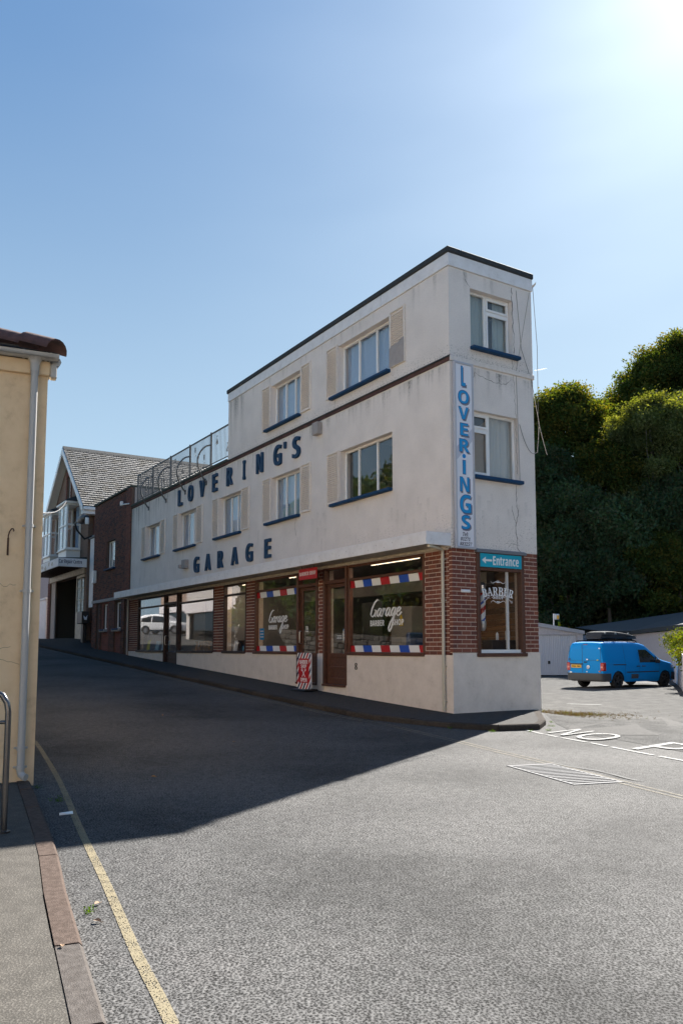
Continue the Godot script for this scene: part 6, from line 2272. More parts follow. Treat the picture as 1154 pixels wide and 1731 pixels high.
# ---------------------------------------------------------------- across the street: what the shop windows mirror
func opposite_side() -> void:
	var w := thing("rubble_wall", "grey rubble stone wall across the street, seen in the shop windows", "wall", ST)
	var mb := MB.new(); mb.tint = true
	for r in 6:
		var t := 8.0
		while t < 30.0:
			var l := rng.randf_range(0.2, 0.55)
			var y := sy(t) - 0.2 + r * 0.23 + rng.randf_range(-0.02, 0.02)
			var c := rng.randf_range(0.5, 1.2)
			mb.col = Color(0.08 * c, 0.074 * c, 0.066 * c)
			mb.cbox(Vector3(t, y, -9.3), Vector3(t + l - 0.015, y + 0.22, -8.85 + rng.randf_range(-0.04, 0.03)), 0.03)
			t += l
	part("stone", mb, M.brick_many, w).set_meta("kind", "stuff")
	for q in [[11.5, -11.5, 8.5, 2.6, "first"], [15.5, -12.5, 9.5, 3.0, "second"], [19.5, -11.8, 8.6, 2.8, "third"], [24.0, -12.6, 9.4, 3.0, "fourth"], [28.0, -12.0, 8.0, 2.5, "fifth"], [21.8, -10.6, 7.5, 2.5, "low leaning"], [25.8, -10.6, 8.0, 2.7, "wide"], [30.0, -10.9, 7.6, 2.3, "last"]]:
		var p := gs(q[0], q[1])
		tree("%s tree behind the rubble wall across the street" % q[4], p, q[2], q[3], 1, false, 1.4, "trees behind the rubble wall")
	var lc := leaf_cluster(22, 0.3, 0.07, 111)
	for q in [[9.5, -10.6, 1.3, "leftmost"], [12.5, -10.4, 1.5, "second"], [16.0, -10.8, 1.7, "third"], [19.5, -10.5, 1.5, "fourth"], [23.0, -10.8, 1.6, "fifth"], [26.5, -10.6, 1.5, "last"]]:
		bush("%s dark shrub behind the rubble wall across the street" % q[3], gs(q[0], q[1], 1.6), q[2], lc, [Color(0.03, 0.05, 0.018), Color(0.045, 0.06, 0.02)], "shrubs behind the rubble wall")
	for q in [[13.5, -17.0, 10.5, 3.6, "first"], [18.5, -17.5, 11.5, 3.8, "second"], [23.5, -17.0, 11.0, 3.6, "third"], [29.5, -17.5, 10.0, 3.4, "fourth"]]:
		tree("%s dark tree of the back row across the street" % q[4], gs(q[0], q[1]), q[2], q[3], 1, false, 1.0, "back row of trees across the street")
	# the wooded slope goes on past the right edge of the photo; the corner window mirrors it
	for q in [[33.0, -20.0, 11.0, 4.2, "first"], [37.0, -12.0, 12.0, 4.4, "second"], [36.0, -4.0, 11.5, 4.2, "third"], [35.0, 4.0, 12.0, 4.4, "fourth"], [33.0, 12.0, 11.0, 4.0, "fifth"], [30.0, 19.0, 11.0, 4.0, "sixth"]]:
		tree("%s tree of the row beyond the yard, mirrored in the corner window" % q[4], Vector3(q[0], gh(q[0], q[1]), q[1]), q[2], q[3], 1, false, 0.8, "trees beyond the yard")
	var bank := MB.new()
	var br := []
	for j in 16:
		var row := []
		for i in 6: row.append(Vector3(39.0 + i * 4.0, -0.3 + [0.0, 6.0, 11.0, 14.0, 15.0, 15.0][i] + 0.8 * sin(j * 1.7 + i), -44.0 + j * 6.0))
		br.append(row)
	bank.grid(br, false, true)
	struct("hillside", bank, M.soil)
	# terrace with shopfronts further up
	for q in [[33.0, 42.0, -10.5, 7.0, "beige"], [42.5, 53.0, -17.0, 8.0, "white"], [53.5, 66.0, -17.0, 7.5, "stone"]]:
		var h := thing("terrace_house", "%s terraced house with a shopfront across the street" % ("grey" if q[4] == "beige" else q[4]), "house", ST, "houses across the street")
		var g := sy(q[0]) - 0.3
		var m := MB.new()
		var holes := []
		for k in 3: holes.append([q[0] + 1.0 + k * 2.8, q[0] + 2.2 + k * 2.8, g + 4.2, g + 5.8])
		var dz: float = q[2]
		m.wall(q[0], q[1], g + 2.9, g + q[3], dz - 0.3, dz, holes)
		m.box(Vector3(q[0], g, dz - 6), Vector3(q[1], g + q[3], dz - 5.7))
		m.box(Vector3(q[0], g, dz - 5.7), Vector3(q[0] + 0.3, g + q[3], dz - 0.3))
		m.box(Vector3(q[1] - 0.3, g, dz - 5.7), Vector3(q[1], g + q[3], dz - 0.3))
		m.box(Vector3(q[0], g, dz - 0.3), Vector3(q[0] + 0.6, g + 2.9, dz))
		m.box(Vector3(q[1] - 0.6, g, dz - 0.3), Vector3(q[1], g + 2.9, dz))
		part("wall", m, M.grey_render if q[4] == "beige" else (M.rubble if q[4] == "stone" else M.fascia), h)
		var fa := MB.new()
		fa.cbox(Vector3(q[0] + 0.2, g + 2.5, dz - 0.02), Vector3(q[1] - 0.2, g + 3.2, dz + 0.22), 0.02)
		part("shop_fascia", fa, M.pale_wall if q[4] != "white" else M.navy, h)
		var sh := MB.new()
		sh.box(Vector3(q[0] + 0.6, g + 0.5, dz - 0.2), Vector3(q[1] - 0.6, g + 2.5, dz - 0.16))
		part("shop_window", sh, M.glass_dark, h)
		for o in holes:
			var wm := MB.new()
			wm.box(Vector3(o[0], o[2], dz - 0.2), Vector3(o[1], o[3], dz - 0.16))
			part("window", wm, M.glass_dark, h)
		var r := MB.new()
		r.hexa([Vector3(q[0], g + q[3], dz - 3.0), Vector3(q[1], g + q[3], dz - 3.0), Vector3(q[1], g + q[3], dz - 3.2), Vector3(q[0], g + q[3], dz - 3.2), Vector3(q[0], g + q[3] + 2.4, dz - 3.0), Vector3(q[1], g + q[3] + 2.4, dz - 3.0), Vector3(q[1], g + q[3] + 2.4, dz - 3.2), Vector3(q[0], g + q[3] + 2.4, dz - 3.2)])
		r.quad(Vector3(q[0], g + q[3], dz + 0.3), Vector3(q[1], g + q[3], dz + 0.3), Vector3(q[1], g + q[3] + 2.4, dz - 3.0), Vector3(q[0], g + q[3] + 2.4, dz - 3.0))
		r.quad(Vector3(q[1], g + q[3], dz - 6.3), Vector3(q[0], g + q[3], dz - 6.3), Vector3(q[0], g + q[3] + 2.4, dz - 3.0), Vector3(q[1], g + q[3] + 2.4, dz - 3.0))
		part("roof", r, M.dark_felt, h)
	simple_car("white_car", "white car parked across the street, mirrored in the last shop window", Vector3.ZERO, 52.0, -11.3, 190.0, mat(0.75, 0.75, 0.76, 0.3))
	simple_car("red_car", "red car parked behind the rubble wall, mirrored in the barber shop window", Vector3.ZERO, 25.0, -11.2, 148.0, mat(0.4, 0.015, 0.012, 0.3))

# a row of pale sunlit houses behind the camera, across the junction: they send light back to the shaded fronts
func houses_behind() -> void:
	var tones := [M.fascia, M.cream, M.render]
	var names := ["white", "cream", "off-white"]
	for k in 3:
		var x0 := -24.0 + k * 15.0
		var h := thing("house", "%s rendered house behind the photographer, facing the junction" % names[k], "house", Transform3D(Basis(Vector3.RIGHT, UP, Vector3(0, 0, 1)), Vector3(x0, -0.1, 17.0 + (1.5 if k == 1 else 0.0))), "houses behind the photographer")
		var holes := []
		for j in 4:
			holes.append([1.2 + j * 3.4, 2.5 + j * 3.4, 4.0, 5.5])
			if j != 1: holes.append([1.2 + j * 3.4, 2.5 + j * 3.4, 0.9, 2.4])
		holes.append([4.7, 5.7, 0.0, 2.2])
		var m := MB.new()
		m.wall(0, 14.6, 0, 6.4, 0, 0.3, holes)
		m.box(Vector3(0, 0, 0.3), Vector3(0.3, 6.4, 8)); m.box(Vector3(14.3, 0, 0.3), Vector3(14.6, 6.4, 8)); m.box(Vector3(0.3, 0, 7.7), Vector3(14.3, 6.4, 8))
		part("wall", m, tones[k], h)
		for q in holes:
			var g := MB.new()
			g.box(Vector3(q[0], q[2], 0.12), Vector3(q[1], q[3], 0.15))
			part("door" if q[2] == 0.0 else "window", g, M.navy if q[2] == 0.0 else M.glass_dark, h)
		var r := MB.new()
		r.prism(PackedVector2Array([Vector2(-0.3, 6.4), Vector2(8.3, 6.4), Vector2(4.0, 9.2)]), 0, 14.6)
		var ro := part("roof", r, M.dark_felt, h)
		ro.transform = Transform3D(Basis(Vector3(0, 0, 1), UP, Vector3(-1, 0, 0)), Vector3(14.6, 0, 0))

# ---------------------------------------------------------------- inside the shops
func tube_light(label: String, a: Vector3, b: Vector3, energy: float) -> void:
	var o := thing("tube_light", label, "light", ST, "tube lights in the shops")
	var d := (b - a).normalized()
	var m := MB.new()
	m.tube([a, b], 0.02, 10)
	var em := mat(0.9, 0.88, 0.82, 0.5)
	em.emission_enabled = true
	em.emission = Color(1.0, 0.9, 0.76)
	em.emission_energy_multiplier = 0.8
	part("tube", m, em, o)
	var f := MB.new()
	f.cbox(Vector3(minf(a.x, b.x) - 0.04, a.y + 0.028, minf(a.z, b.z) - 0.04), Vector3(maxf(a.x, b.x) + 0.04, a.y + 0.08, maxf(a.z, b.z) + 0.04), 0.01)
	part("batten", f, M.white, o)
	var l := AreaLight3D.new()
	l.name = "tube_glow"
	o.add_child(l, true)
	l.area_size = Vector2(a.distance_to(b), 0.04)
	var along := d
	l.transform = Transform3D(Basis(along, Vector3(0, 0, 1) if absf(along.x) > 0.5 else Vector3(-1, 0, 0), Vector3(0, 1, 0)).orthonormalized(), (a + b) / 2 - Vector3(0, 0.026, 0))
	# the light shines along its -z: downwards
	var bz := Vector3(0, 1, 0); var bx := along; var by := bz.cross(bx)
	l.transform.basis = Basis(bx, by, bz)
	l.light_energy = energy
	l.light_color = Color(1.0, 0.9, 0.78)
	l.shadow_enabled = true

func crate(label: String, at: Vector3, sx: float, sy_: float, sz: float) -> void:
	var o := thing("wooden_crate", label, "crate", ST * Transform3D(Basis.IDENTITY, at), "wooden crates on display")
	var col := [0.14, 0.07, 0.035]
	for k in 3:
		for z in [[-sz / 2, -sz / 2 + 0.012], [sz / 2 - 0.012, sz / 2]]:
			var m := MB.new(); m.tint = true
			var c := rng.randf_range(0.6, 1.2)
			m.col = Color(col[0] * c, col[1] * c, col[2] * c)
			m.box(Vector3(-sx / 2, 0.01 + k * sy_ / 3, z[0]), Vector3(sx / 2, (k + 1) * sy_ / 3 - 0.012, z[1]))
			if z[0] > 0: part("slat", m, M.board, o)
	var e := MB.new(); e.tint = true
	e.col = Color(0.09, 0.045, 0.025)
	e.box(Vector3(-sx / 2, 0, -sz / 2), Vector3(-sx / 2 + 0.015, sy_, sz / 2))
	e.box(Vector3(sx / 2 - 0.015, 0, -sz / 2), Vector3(sx / 2, sy_, sz / 2))
	e.box(Vector3(-sx / 2, 0, -sz / 2), Vector3(sx / 2, 0.012, sz / 2))
	e.box(Vector3(-sx / 2, sy_ - 0.012, -sz / 2), Vector3(sx / 2, sy_, sz / 2))
	part("frame", e, M.board, o)

func bottle(called: String, label: String, at: Vector3, h: float, m: Material, cap: Material) -> void:
	var o := thing(called, label, "bottle", ST * Transform3D(Basis.IDENTITY, at), "bottles in the shop windows")
	var b := MB.new()
	var r := h * 0.16
	b.lathe(Vector3.ZERO, UP, [Vector2(0, 0), Vector2(r, 0.0), Vector2(r, h * 0.62), Vector2(r * 0.4, h * 0.76), Vector2(r * 0.4, h * 0.84)], 14)
	part("body", b, m, o)
	var c := MB.new()
	c.lathe(Vector3.ZERO, UP, [Vector2(r * 0.5, h * 0.84), Vector2(r * 0.5, h), Vector2(0, h)], 12)
	part("cap", c, cap, o)

func shop_insides() -> void:
	var b := thing("shop_interior", "dim rooms behind the shop windows of the corner building", "room", ST)
	# floors at sill level behind the display windows, ceilings, dividing walls
	var fl := MB.new()
	fl.hexa([Vector3(0.32, 0.3, back(0.3) - 0.32), Vector3(11.3, 0.3, back(11.3) - 0.32), Vector3(11.3, 0.3, 0.31), Vector3(0.32, 0.3, 0.31), Vector3(0.32, 0.62, back(0.3) - 0.32), Vector3(11.3, 0.62, back(11.3) - 0.32), Vector3(11.3, 0.62, 0.31), Vector3(0.32, 0.62, 0.31)])
	fl.hexa([Vector3(11.4, 0.5, back(11.3) - 0.32), Vector3(20.6, 0.5, back(20.6) - 0.32), Vector3(20.6, 0.5, 0.31), Vector3(11.4, 0.5, 0.31), Vector3(11.4, 0.84, back(11.3) - 0.32), Vector3(20.6, 0.84, back(20.6) - 0.32), Vector3(20.6, 0.84, 0.31), Vector3(11.4, 0.84, 0.31)])
	part("floor", fl, M.room, b)
	var pt := MB.new()
	pt.box(Vector3(11.32, 0.62, 0.31), Vector3(11.4, 3.6, back(11.3) - 0.33))
	pt.box(Vector3(12.5, 0.84, 3.2), Vector3(20.5, 3.6, 3.3))
	part("dividing_wall", pt, M.room_pale, b)
	# boarded back wall of the barber shop, board by board
	for k in 22:
		var y := 0.66 + k * 0.134
		var t := 0.35
		while t < 11.2:
			var e := minf(t + rng.randf_range(1.0, 2.2), 11.25)
			var m := MB.new(); m.tint = true
			var c := rng.randf_range(0.35, 1.25)
			m.col = Color(0.17 * c, 0.085 * c, 0.035 * c)
			var d0 := back(t) - 0.34; var d1 := back(e) - 0.34
			m.hexa([Vector3(t, y, d0), Vector3(e - 0.006, y, d1), Vector3(e - 0.006, y, d1 - 0.02), Vector3(t, y, d0 - 0.02), Vector3(t, y + 0.13, d0), Vector3(e - 0.006, y + 0.13, d1), Vector3(e - 0.006, y + 0.13, d1 - 0.02), Vector3(t, y + 0.13, d0 - 0.02)])
			part("wall_board", m, M.board, b)
			t = e
	# pale bulkhead over the wall and a doorway
	var bh := MB.new()
	bh.box(Vector3(1.6, 2.95, back(2.0) - 0.75), Vector3(10.5, 3.25, back(2.0) - 0.5))
	part("bulkhead", bh, M.room_pale, b)
	var dk := MB.new()
	dk.box(Vector3(5.6, 0.62, 2.2), Vector3(6.6, 2.75, 2.3))
	part("dark_door", dk, M.black, b)
	tube_light("tube light at the head of the corner shop window", Vector3(1.85, 3.5, 0.6), Vector3(3.75, 3.5, 0.6), 0.5)
	tube_light("tube light over the barber window left of the doors", Vector3(6.5, 3.5, 0.6), Vector3(7.95, 3.5, 0.6), 0.5)
	tube_light("tube light in the narrow shop window", Vector3(9.7, 3.48, 0.5), Vector3(10.9, 3.48, 0.5), 0.35)
	# counter and cabinet seen through the big window
	var cab := thing("cabinet", "pale tall cabinet with a yellow bottle shape on it, behind the corner shop window", "cabinet", ST)
	var cm := MB.new()
	cm.cbox(Vector3(3.95, 0.62, 1.95), Vector3(4.85, 2.55, 2.45), 0.015)
	part("body", cm, M.room_pale, cab)
	var cb := MB.new()
	cb.prism(PackedVector2Array([Vector2(4.3, 2.05), Vector2(4.47, 2.05), Vector2(4.45, 2.22), Vector2(4.41, 2.34), Vector2(4.37, 2.34), Vector2(4.32, 2.22)]), 1.935, 1.948)
	part("bottle_sign", cb, mat(0.5, 0.35, 0.02, 0.6), cab)
	for q in [[5.3, 2.1, "right"], [5.0, 1.6, "lower right"], [8.4, 2.05, "left"]]:
		var pf := thing("framed_notice", "small framed notice on the barber shop's board wall, %s one" % q[2], "notice", ST)
		var pm := MB.new()
		var d := back(q[0]) - 0.42
		pm.cbox(Vector3(q[0], q[1], d), Vector3(q[0] + 0.28, q[1] + 0.36, d + 0.02), 0.006)
		part("frame", pm, M.black, pf)
		var pp := MB.new()
		pp.box(Vector3(q[0] + 0.03, q[1] + 0.03, d - 0.004), Vector3(q[0] + 0.25, q[1] + 0.33, d))
		part("paper", pp, M.room_pale, pf)
	# barber chair
	var ch := thing("barber_chair", "dark blue barber chair behind the corner shop window", "chair", ST)
	var sm := MB.new()
	sm.cbox(Vector3(2.75, 1.05, 0.9), Vector3(3.3, 1.2, 1.4), 0.04)
	part("seat", sm, M.navy, ch)
	var bm := MB.new()
	bm.cbox(Vector3(2.7, 1.2, 0.92), Vector3(2.84, 1.85, 1.38), 0.04)
	part("backrest", bm, mat(0.02, 0.05, 0.14, 0.35), ch)
	for z in [0.84, 1.42]:
		var am := MB.new()
		am.cbox(Vector3(2.8, 1.35, z - 0.03), Vector3(3.2, 1.42, z + 0.04), 0.015)
		part("armrest", am, M.steel, ch)
	var pm2 := MB.new()
	pm2.lathe(Vector3(3.0, 0.62, 1.15), UP, [Vector2(0.3, 0.0), Vector2(0.28, 0.04), Vector2(0.06, 0.07), Vector2(0.06, 0.43)], 18)
	part("pedestal", pm2, M.steel, ch)
	# barber pole inside the narrow front, seen at the left of its window
	var pole := thing("barber_pole", "red and white barber pole hanging inside the corner window", "barber pole", ST)
	var po := Vector3(0.42, 0, 1.15)
	var cy := MB.new()
	var rows := []
	for j in 41:
		var row := []
		for k in 24: row.append(po + Vector3(cos(TAU * k / 24.0) * 0.07, 2.05 + 0.6 * j / 40.0, sin(TAU * k / 24.0) * 0.07))
		rows.append(row)
	cy.tint = true
	for j in 40:
		for k in 24:
			var s := fposmod(k / 24.0 + j / 26.0, 1.0)
			cy.col = Color(0.42, 0.02, 0.02) if s < 0.3 else (Color(0.72, 0.74, 0.76) if s < 0.5 else (Color(0.02, 0.08, 0.4) if s < 0.65 else Color(0.72, 0.74, 0.76)))
			cy.quad(rows[j][(k + 1) % 24], rows[j][k], rows[j + 1][k], rows[j + 1][(k + 1) % 24])
	var pmm := mat(1, 1, 1, 0.2)
	pmm.vertex_color_use_as_albedo = true
	part("cylinder", cy, pmm, pole)
	var cap := MB.new()
	cap.lathe(po + UP * 2.65, UP, [Vector2(0.085, 0.0), Vector2(0.09, 0.04), Vector2(0.085, 0.08), Vector2(0.088, 0.16), Vector2(0.06, 0.22), Vector2(0.0, 0.24)], 20)
	cap.lathe(po + UP * 2.05, Vector3(0, -1, 0), [Vector2(0.085, 0.0), Vector2(0.09, 0.04), Vector2(0.085, 0.08), Vector2(0.08, 0.14), Vector2(0.05, 0.2), Vector2(0.0, 0.21)], 20)
	cap.tube([po + UP * 2.3 + Vector3(0, 0, -0.06), po + UP * 2.3 + Vector3(-0.02, 0, -0.2)], 0.02, 6)
	part("cap", cap, M.steel, pole)
	# shelf with bottles behind the narrow window
	var sh := thing("display_stand", "small dark stand with bottles inside the corner window", "stand", ST)
	for q in [[1.42, 1.82], [1.92, 2.12]]:
		var s1 := MB.new()
		s1.cbox(Vector3(0.42, 0.7, q[0]), Vector3(0.75, 1.66, q[1]), 0.01)
		part("box", s1, M.brown_dark, sh)
	bottle("bottle", "white squat bottle on the dark stand in the corner window", Vector3(0.55, 1.66, 1.68), 0.2, M.white, M.black)
	bottle("bottle", "slim white pump bottle on the dark stand in the corner window", Vector3(0.55, 1.66, 1.98), 0.3, M.white, M.white)
	# narrow window: crates with bottles, a framed mirror
	crate("upper wooden crate stacked in the narrow shop window", Vector3(9.95, 1.73, 0.45), 0.5, 0.4, 0.3)
	crate("lower left wooden crate in the narrow shop window", Vector3(10.55, 1.36, 0.45), 0.45, 0.36, 0.3)
	crate("lower right wooden crate in the narrow shop window", Vector3(9.98, 1.36, 0.45), 0.5, 0.36, 0.3)
	var tint := mat(0.01, 0.2, 0.4, 0.2)
	var kk := 0
	for q in [[9.85, 1.745, "blue"], [10.05, 1.745, "blue"], [10.4, 1.375, "black"], [10.55, 1.375, "blue"], [10.68, 1.375, "black"], [10.02, 1.375, "black"]]:
		bottle("bottle", ["first", "second", "third", "fourth", "fifth", "sixth"][kk] + " small %s bottle in the crates of the narrow window" % q[2], Vector3(q[0], q[1], 0.4), 0.24, tint if q[2] == "blue" else M.black, M.black)
		kk += 1
	var lb := MB.new()
	lb.box(Vector3(9.6, 0.9, 0.2), Vector3(11.2, 1.36, 0.8))
	part("display_ledge", lb, M.room_pale, b)
	var mir := thing("framed_card", "white framed card leaning in the narrow shop window", "card", ST)
	var mm := MB.new()
	mm.hexa([Vector3(10.85, 1.365, 0.3), Vector3(11.08, 1.365, 0.3), Vector3(11.08, 1.365, 0.27), Vector3(10.85, 1.365, 0.27), Vector3(10.85, 1.72, 0.36), Vector3(11.08, 1.72, 0.36), Vector3(11.08, 1.72, 0.33), Vector3(10.85, 1.72, 0.33)])
	part("card", mm, M.white, mir)
	var vase := thing("vase", "round white vase on the upper crate in the narrow window", "vase", ST)
	var vm := MB.new()
	vm.lathe(Vector3(9.75, 2.13, 0.45), UP, [Vector2(0.05, 0), Vector2(0.11, 0.06), Vector2(0.13, 0.13), Vector2(0.1, 0.2), Vector2(0.04, 0.24)], 16)
	part("body", vm, M.white, vase)
	# left shops: white display beds, block letters, books, yellow notice, drapes
	var bed := MB.new()
	bed.box(Vector3(12.1, 0.84, 0.16), Vector3(15.2, 1.36, 0.85))
	bed.box(Vector3(16.8, 0.84, 0.16), Vector3(19.8, 1.36, 0.85))
	part("display_bed", bed, mat(0.5, 0.52, 0.6, 0.8), b)
	var xx := 14.4
	for s in ["L", "O", "V", "E"]:
		var o := thing("wooden_letter", "wooden block letter %s standing in the wide shop window" % s, "letter", ST, "wooden letters on display")
		lettering("letter", s, sys_font("Droid Serif", true), mat(0.3, 0.17, 0.07, 0.7), o, Vector3(xx, 1.362, 0.35), Vector3(-1, 0, 0), UP, 0.32, 0.36, 0.07)
		xx -= 0.36
	xx = 12.9
	for s in ["D", "O"]:
		var o := thing("wooden_letter", "wooden block letter %s at the right of the wide shop window" % s, "letter", ST, "wooden letters on display")
		lettering("letter", s, sys_font("Droid Serif", true), mat(0.26, 0.15, 0.07, 0.7), o, Vector3(xx, 1.362, 0.35), Vector3(-1, 0, 0), UP, 0.32, 0.36, 0.07)
		xx -= 0.36
	var yn := thing("yellow_notice", "yellow notice leaning in the last shop window", "notice", ST)
	var ym := MB.new()
	ym.hexa([Vector3(18.9, 1.37, 0.2), Vector3(19.25, 1.37, 0.2), Vector3(19.25, 1.37, 0.19), Vector3(18.9, 1.37, 0.19), Vector3(18.95, 1.8, 0.28), Vector3(19.32, 1.78, 0.28), Vector3(19.32, 1.78, 0.27), Vector3(18.95, 1.8, 0.27)])
	part("card", ym, mat(0.6, 0.52, 0.03, 0.6), yn)
	for q in [[17.0, "first"], [17.35, "second"], [18.1, "third"]]:
		var bk := thing("display_book", "%s pale blue book standing in the last shop window" % q[1], "book", ST, "books in the last shop window")
		var bm2 := MB.new()
		bm2.hexa([Vector3(q[0], 1.365, 0.3), Vector3(q[0] + 0.26, 1.365, 0.26), Vector3(q[0] + 0.26, 1.365, 0.22), Vector3(q[0], 1.365, 0.26), Vector3(q[0], 1.75, 0.38), Vector3(q[0] + 0.26, 1.75, 0.34), Vector3(q[0] + 0.26, 1.75, 0.3), Vector3(q[0], 1.75, 0.34)])
		part("cover", bm2, mat(0.25, 0.42, 0.5, 0.5), bk)
	var dr := MB.new()
	var top := []; var bot := []
	for k in 60:
		var t := 18.2 + k * 0.027
		top.append(Vector3(t, 3.45, 0.55 + 0.05 * sin(k * 0.9))); bot.append(Vector3(t + 0.25, 1.36, 0.5 + 0.05 * sin(k * 0.9)))
	dr.grid([bot, top])
	var drape := thing("drape", "pale drape hanging in the last shop window", "curtain", ST)
	part("cloth", dr, mat(0.3, 0.3, 0.32, 0.9), drape)

# ---------------------------------------------------------------- signs, street furniture
func street_things() -> void:
	# big blue letters on the wall
	var f := sys_font("Droid Sans", true)
	var s1 := thing("wall_lettering", "raised blue capitals LOVERING'S along the upper wall", "sign", ST)
	for q in [["L", 15.35, 14.96], ["O", 14.37, 13.93], ["V", 13.31, 12.86], ["E", 12.18, 11.81], ["R", 11.02, 10.6], ["I", 9.8, 9.68], ["N", 8.86, 8.46], ["G", 7.74, 7.31], ["S", 6.62, 6.23]]:
		lettering("letter", q[0], f, M.letter_blue, s1, Vector3(q[1], 6.62, -0.035), Vector3(-1, 0, 0), UP, q[1] - q[2], 0.585, 0.07)
	lettering("letter", "'", f, M.letter_blue, s1, Vector3(7.13, 7.02, -0.035), Vector3(-1, 0, 0), UP, 0.1, 0.18, 0.07)
	var s2 := thing("wall_lettering", "raised blue capitals GARAGE just above the canopy", "sign", ST)
	for q in [["G", 13.7, 13.28], ["A", 12.7, 12.27], ["R", 11.65, 11.25], ["A", 10.58, 10.13], ["G", 9.52, 9.1], ["E", 8.27, 7.92]]:
		lettering("letter", q[0], f, M.letter_blue, s2, Vector3(q[1], 4.045, -0.035), Vector3(-1, 0, 0), UP, q[1] - q[2], 0.55, 0.07)
	# tall vertical sign on the narrow front
	var vs := thing("vertical_sign", "tall white sign board with blue letters running down the corner", "sign", ST)
	var bm := MB.new().at(FR)
	bm.cbox(Vector3(0.055, 3.49, -0.07), Vector3(0.56, 7.34, -0.012), 0.006)
	part("board", bm, M.sign_white, vs)
	var em := MB.new().at(FR)
	for q in [[0.05, 0.095, 3.48, 7.35], [0.52, 0.565, 3.48, 7.35], [0.095, 0.52, 3.48, 3.53], [0.095, 0.52, 7.3, 7.35]]: em.cbox(Vector3(q[0], q[2], -0.09), Vector3(q[1], q[3], -0.014), 0.008)
	part("frame", em, mat(0.42, 0.43, 0.48, 0.4), vs)
	var letters := [["L", 0.235, 0.36, 6.84, 7.27], ["O", 0.15, 0.44, 6.47, 6.76], ["V", 0.15, 0.43, 6.14, 6.41], ["E", 0.19, 0.41, 5.8, 6.07], ["R", 0.165, 0.44, 5.46, 5.74], ["N", 0.17, 0.42, 4.64, 4.95], ["G", 0.16, 0.46, 4.2, 4.59], ["S", 0.195, 0.43, 3.87, 4.17]]
	var stem := MB.new().at(FR)
	stem.box(Vector3(0.25, 5.0, -0.0745), Vector3(0.335, 5.3, -0.07))
	part("letter", stem, M.sign_edge, vs)
	stem = MB.new().at(FR)
	stem.box(Vector3(0.26, 5.012, -0.0775), Vector3(0.325, 5.288, -0.0745))
	part("letter_face", stem, M.sign_blue, vs)
	for q in letters:
		var w: float = q[2] - q[1]; var h: float = q[4] - q[3]
		lettering("letter_shadow", q[0], f, M.sign_shadow, vs, Vector3(-0.0715, q[3] - 0.028, q[1] + 0.03), Vector3(0, 0, 1), UP, w, h, 0.002)
		lettering("letter", q[0], f, M.sign_edge, vs, Vector3(-0.0745, q[3], q[1]), Vector3(0, 0, 1), UP, w, h, 0.003)
		lettering("letter_face", q[0], sys_font("Droid Sans", true), M.sign_blue, vs, Vector3(-0.0765, q[3] + 0.012, q[1] + 0.009), Vector3(0, 0, 1), UP, w - 0.02, h - 0.024, 0.002)
	var dot := MB.new()
	dot.lathe(Vector3(-0.07, 5.38, 0.29), Vector3(-1, 0, 0), [Vector2(0.045, 0.0), Vector2(0.045, 0.006), Vector2(0.0, 0.0065)], 18)
	part("letter", dot, M.sign_blue, vs)
	var tf := sys_font("Droid Serif", true)
	var it := (UP + Vector3(0, 0, 0.2)).normalized()
	lettering("phone_number", "Tel:", tf, M.ink, vs, Vector3(-0.0725, 3.735, 0.215), Vector3(0, 0, 1), it, 0.15, 0.085, 0.003)
	lettering("phone_number", "01271", tf, M.ink, vs, Vector3(-0.0725, 3.64, 0.165), Vector3(0, 0, 1), it, 0.25, 0.075, 0.003)
	lettering("phone_number", "883257", tf, M.ink, vs, Vector3(-0.0725, 3.54, 0.145), Vector3(0, 0, 1), it, 0.31, 0.075, 0.003)
	# grey diagonal band of the sign's old print
	var db := MB.new().at(FR)
	db.prism(PackedVector2Array([Vector2(0.098, 5.55), Vector2(0.515, 5.98), Vector2(0.515, 5.72), Vector2(0.098, 5.28)]), -0.0712, -0.0702)
	part("print_band", db, mat(0.5, 0.52, 0.6, 0.4), vs)
	# entrance sign
	var es := thing("entrance_sign", "turquoise Entrance sign with white arrow above the corner window", "sign", ST)
	var eb := MB.new().at(FR)
	eb.cbox(Vector3(0.715, 3.145, -0.045), Vector3(1.86, 3.425, -0.022), 0.004)
	part("board", eb, M.teal, es)
	lettering("sign_letters", "Entrance", f, M.white, es, Vector3(-0.047, 3.19, 1.05), Vector3(0, 0, 1), UP, 0.72, 0.19, 0.004)
	var ar := MB.new().at(FR)
	ar.prism(PackedVector2Array([Vector2(0.75, 3.285), Vector2(0.85, 3.355), Vector2(0.85, 3.305), Vector2(1.02, 3.305), Vector2(1.02, 3.265), Vector2(0.85, 3.265), Vector2(0.85, 3.215)]), -0.049, -0.0445)
	part("arrow", ar, M.white, es)
	# red hanging sign
	var hs := thing("hanging_sign", "red BARBER SHOP sign hung under the canopy above the door", "sign", ST)
	var hb := MB.new()
	hb.cbox(Vector3(4.66, 3.2, -0.42), Vector3(5.56, 3.48, -0.39), 0.006)
	part("board", hb, M.red, hs)
	lettering("sign_letters", "BARBER SHOP", sys_font("Droid Serif", true), M.white, hs, Vector3(5.52, 3.305, -0.422), Vector3(-1, 0, 0), UP, 0.82, 0.09, 0.003)
	for t in [4.8, 5.42]:
		var hc := MB.new()
		hc.tube([Vector3(t, 3.48, -0.405), Vector3(t, 3.545, -0.405)], 0.008, 6)
		part("hanger", hc, M.black, hs)
	# pavement board
	var ao := gs(5.22, -0.42)
	var ab := thing("pavement_sign", "red BARBER SHOP OPEN board with striped edge standing on the pavement", "sign", Transform3D(Basis(U, UP, V).rotated(UP, 0.12), ao + UP * 0.1))
	var rr := PackedVector2Array()
	var cr := 0.06
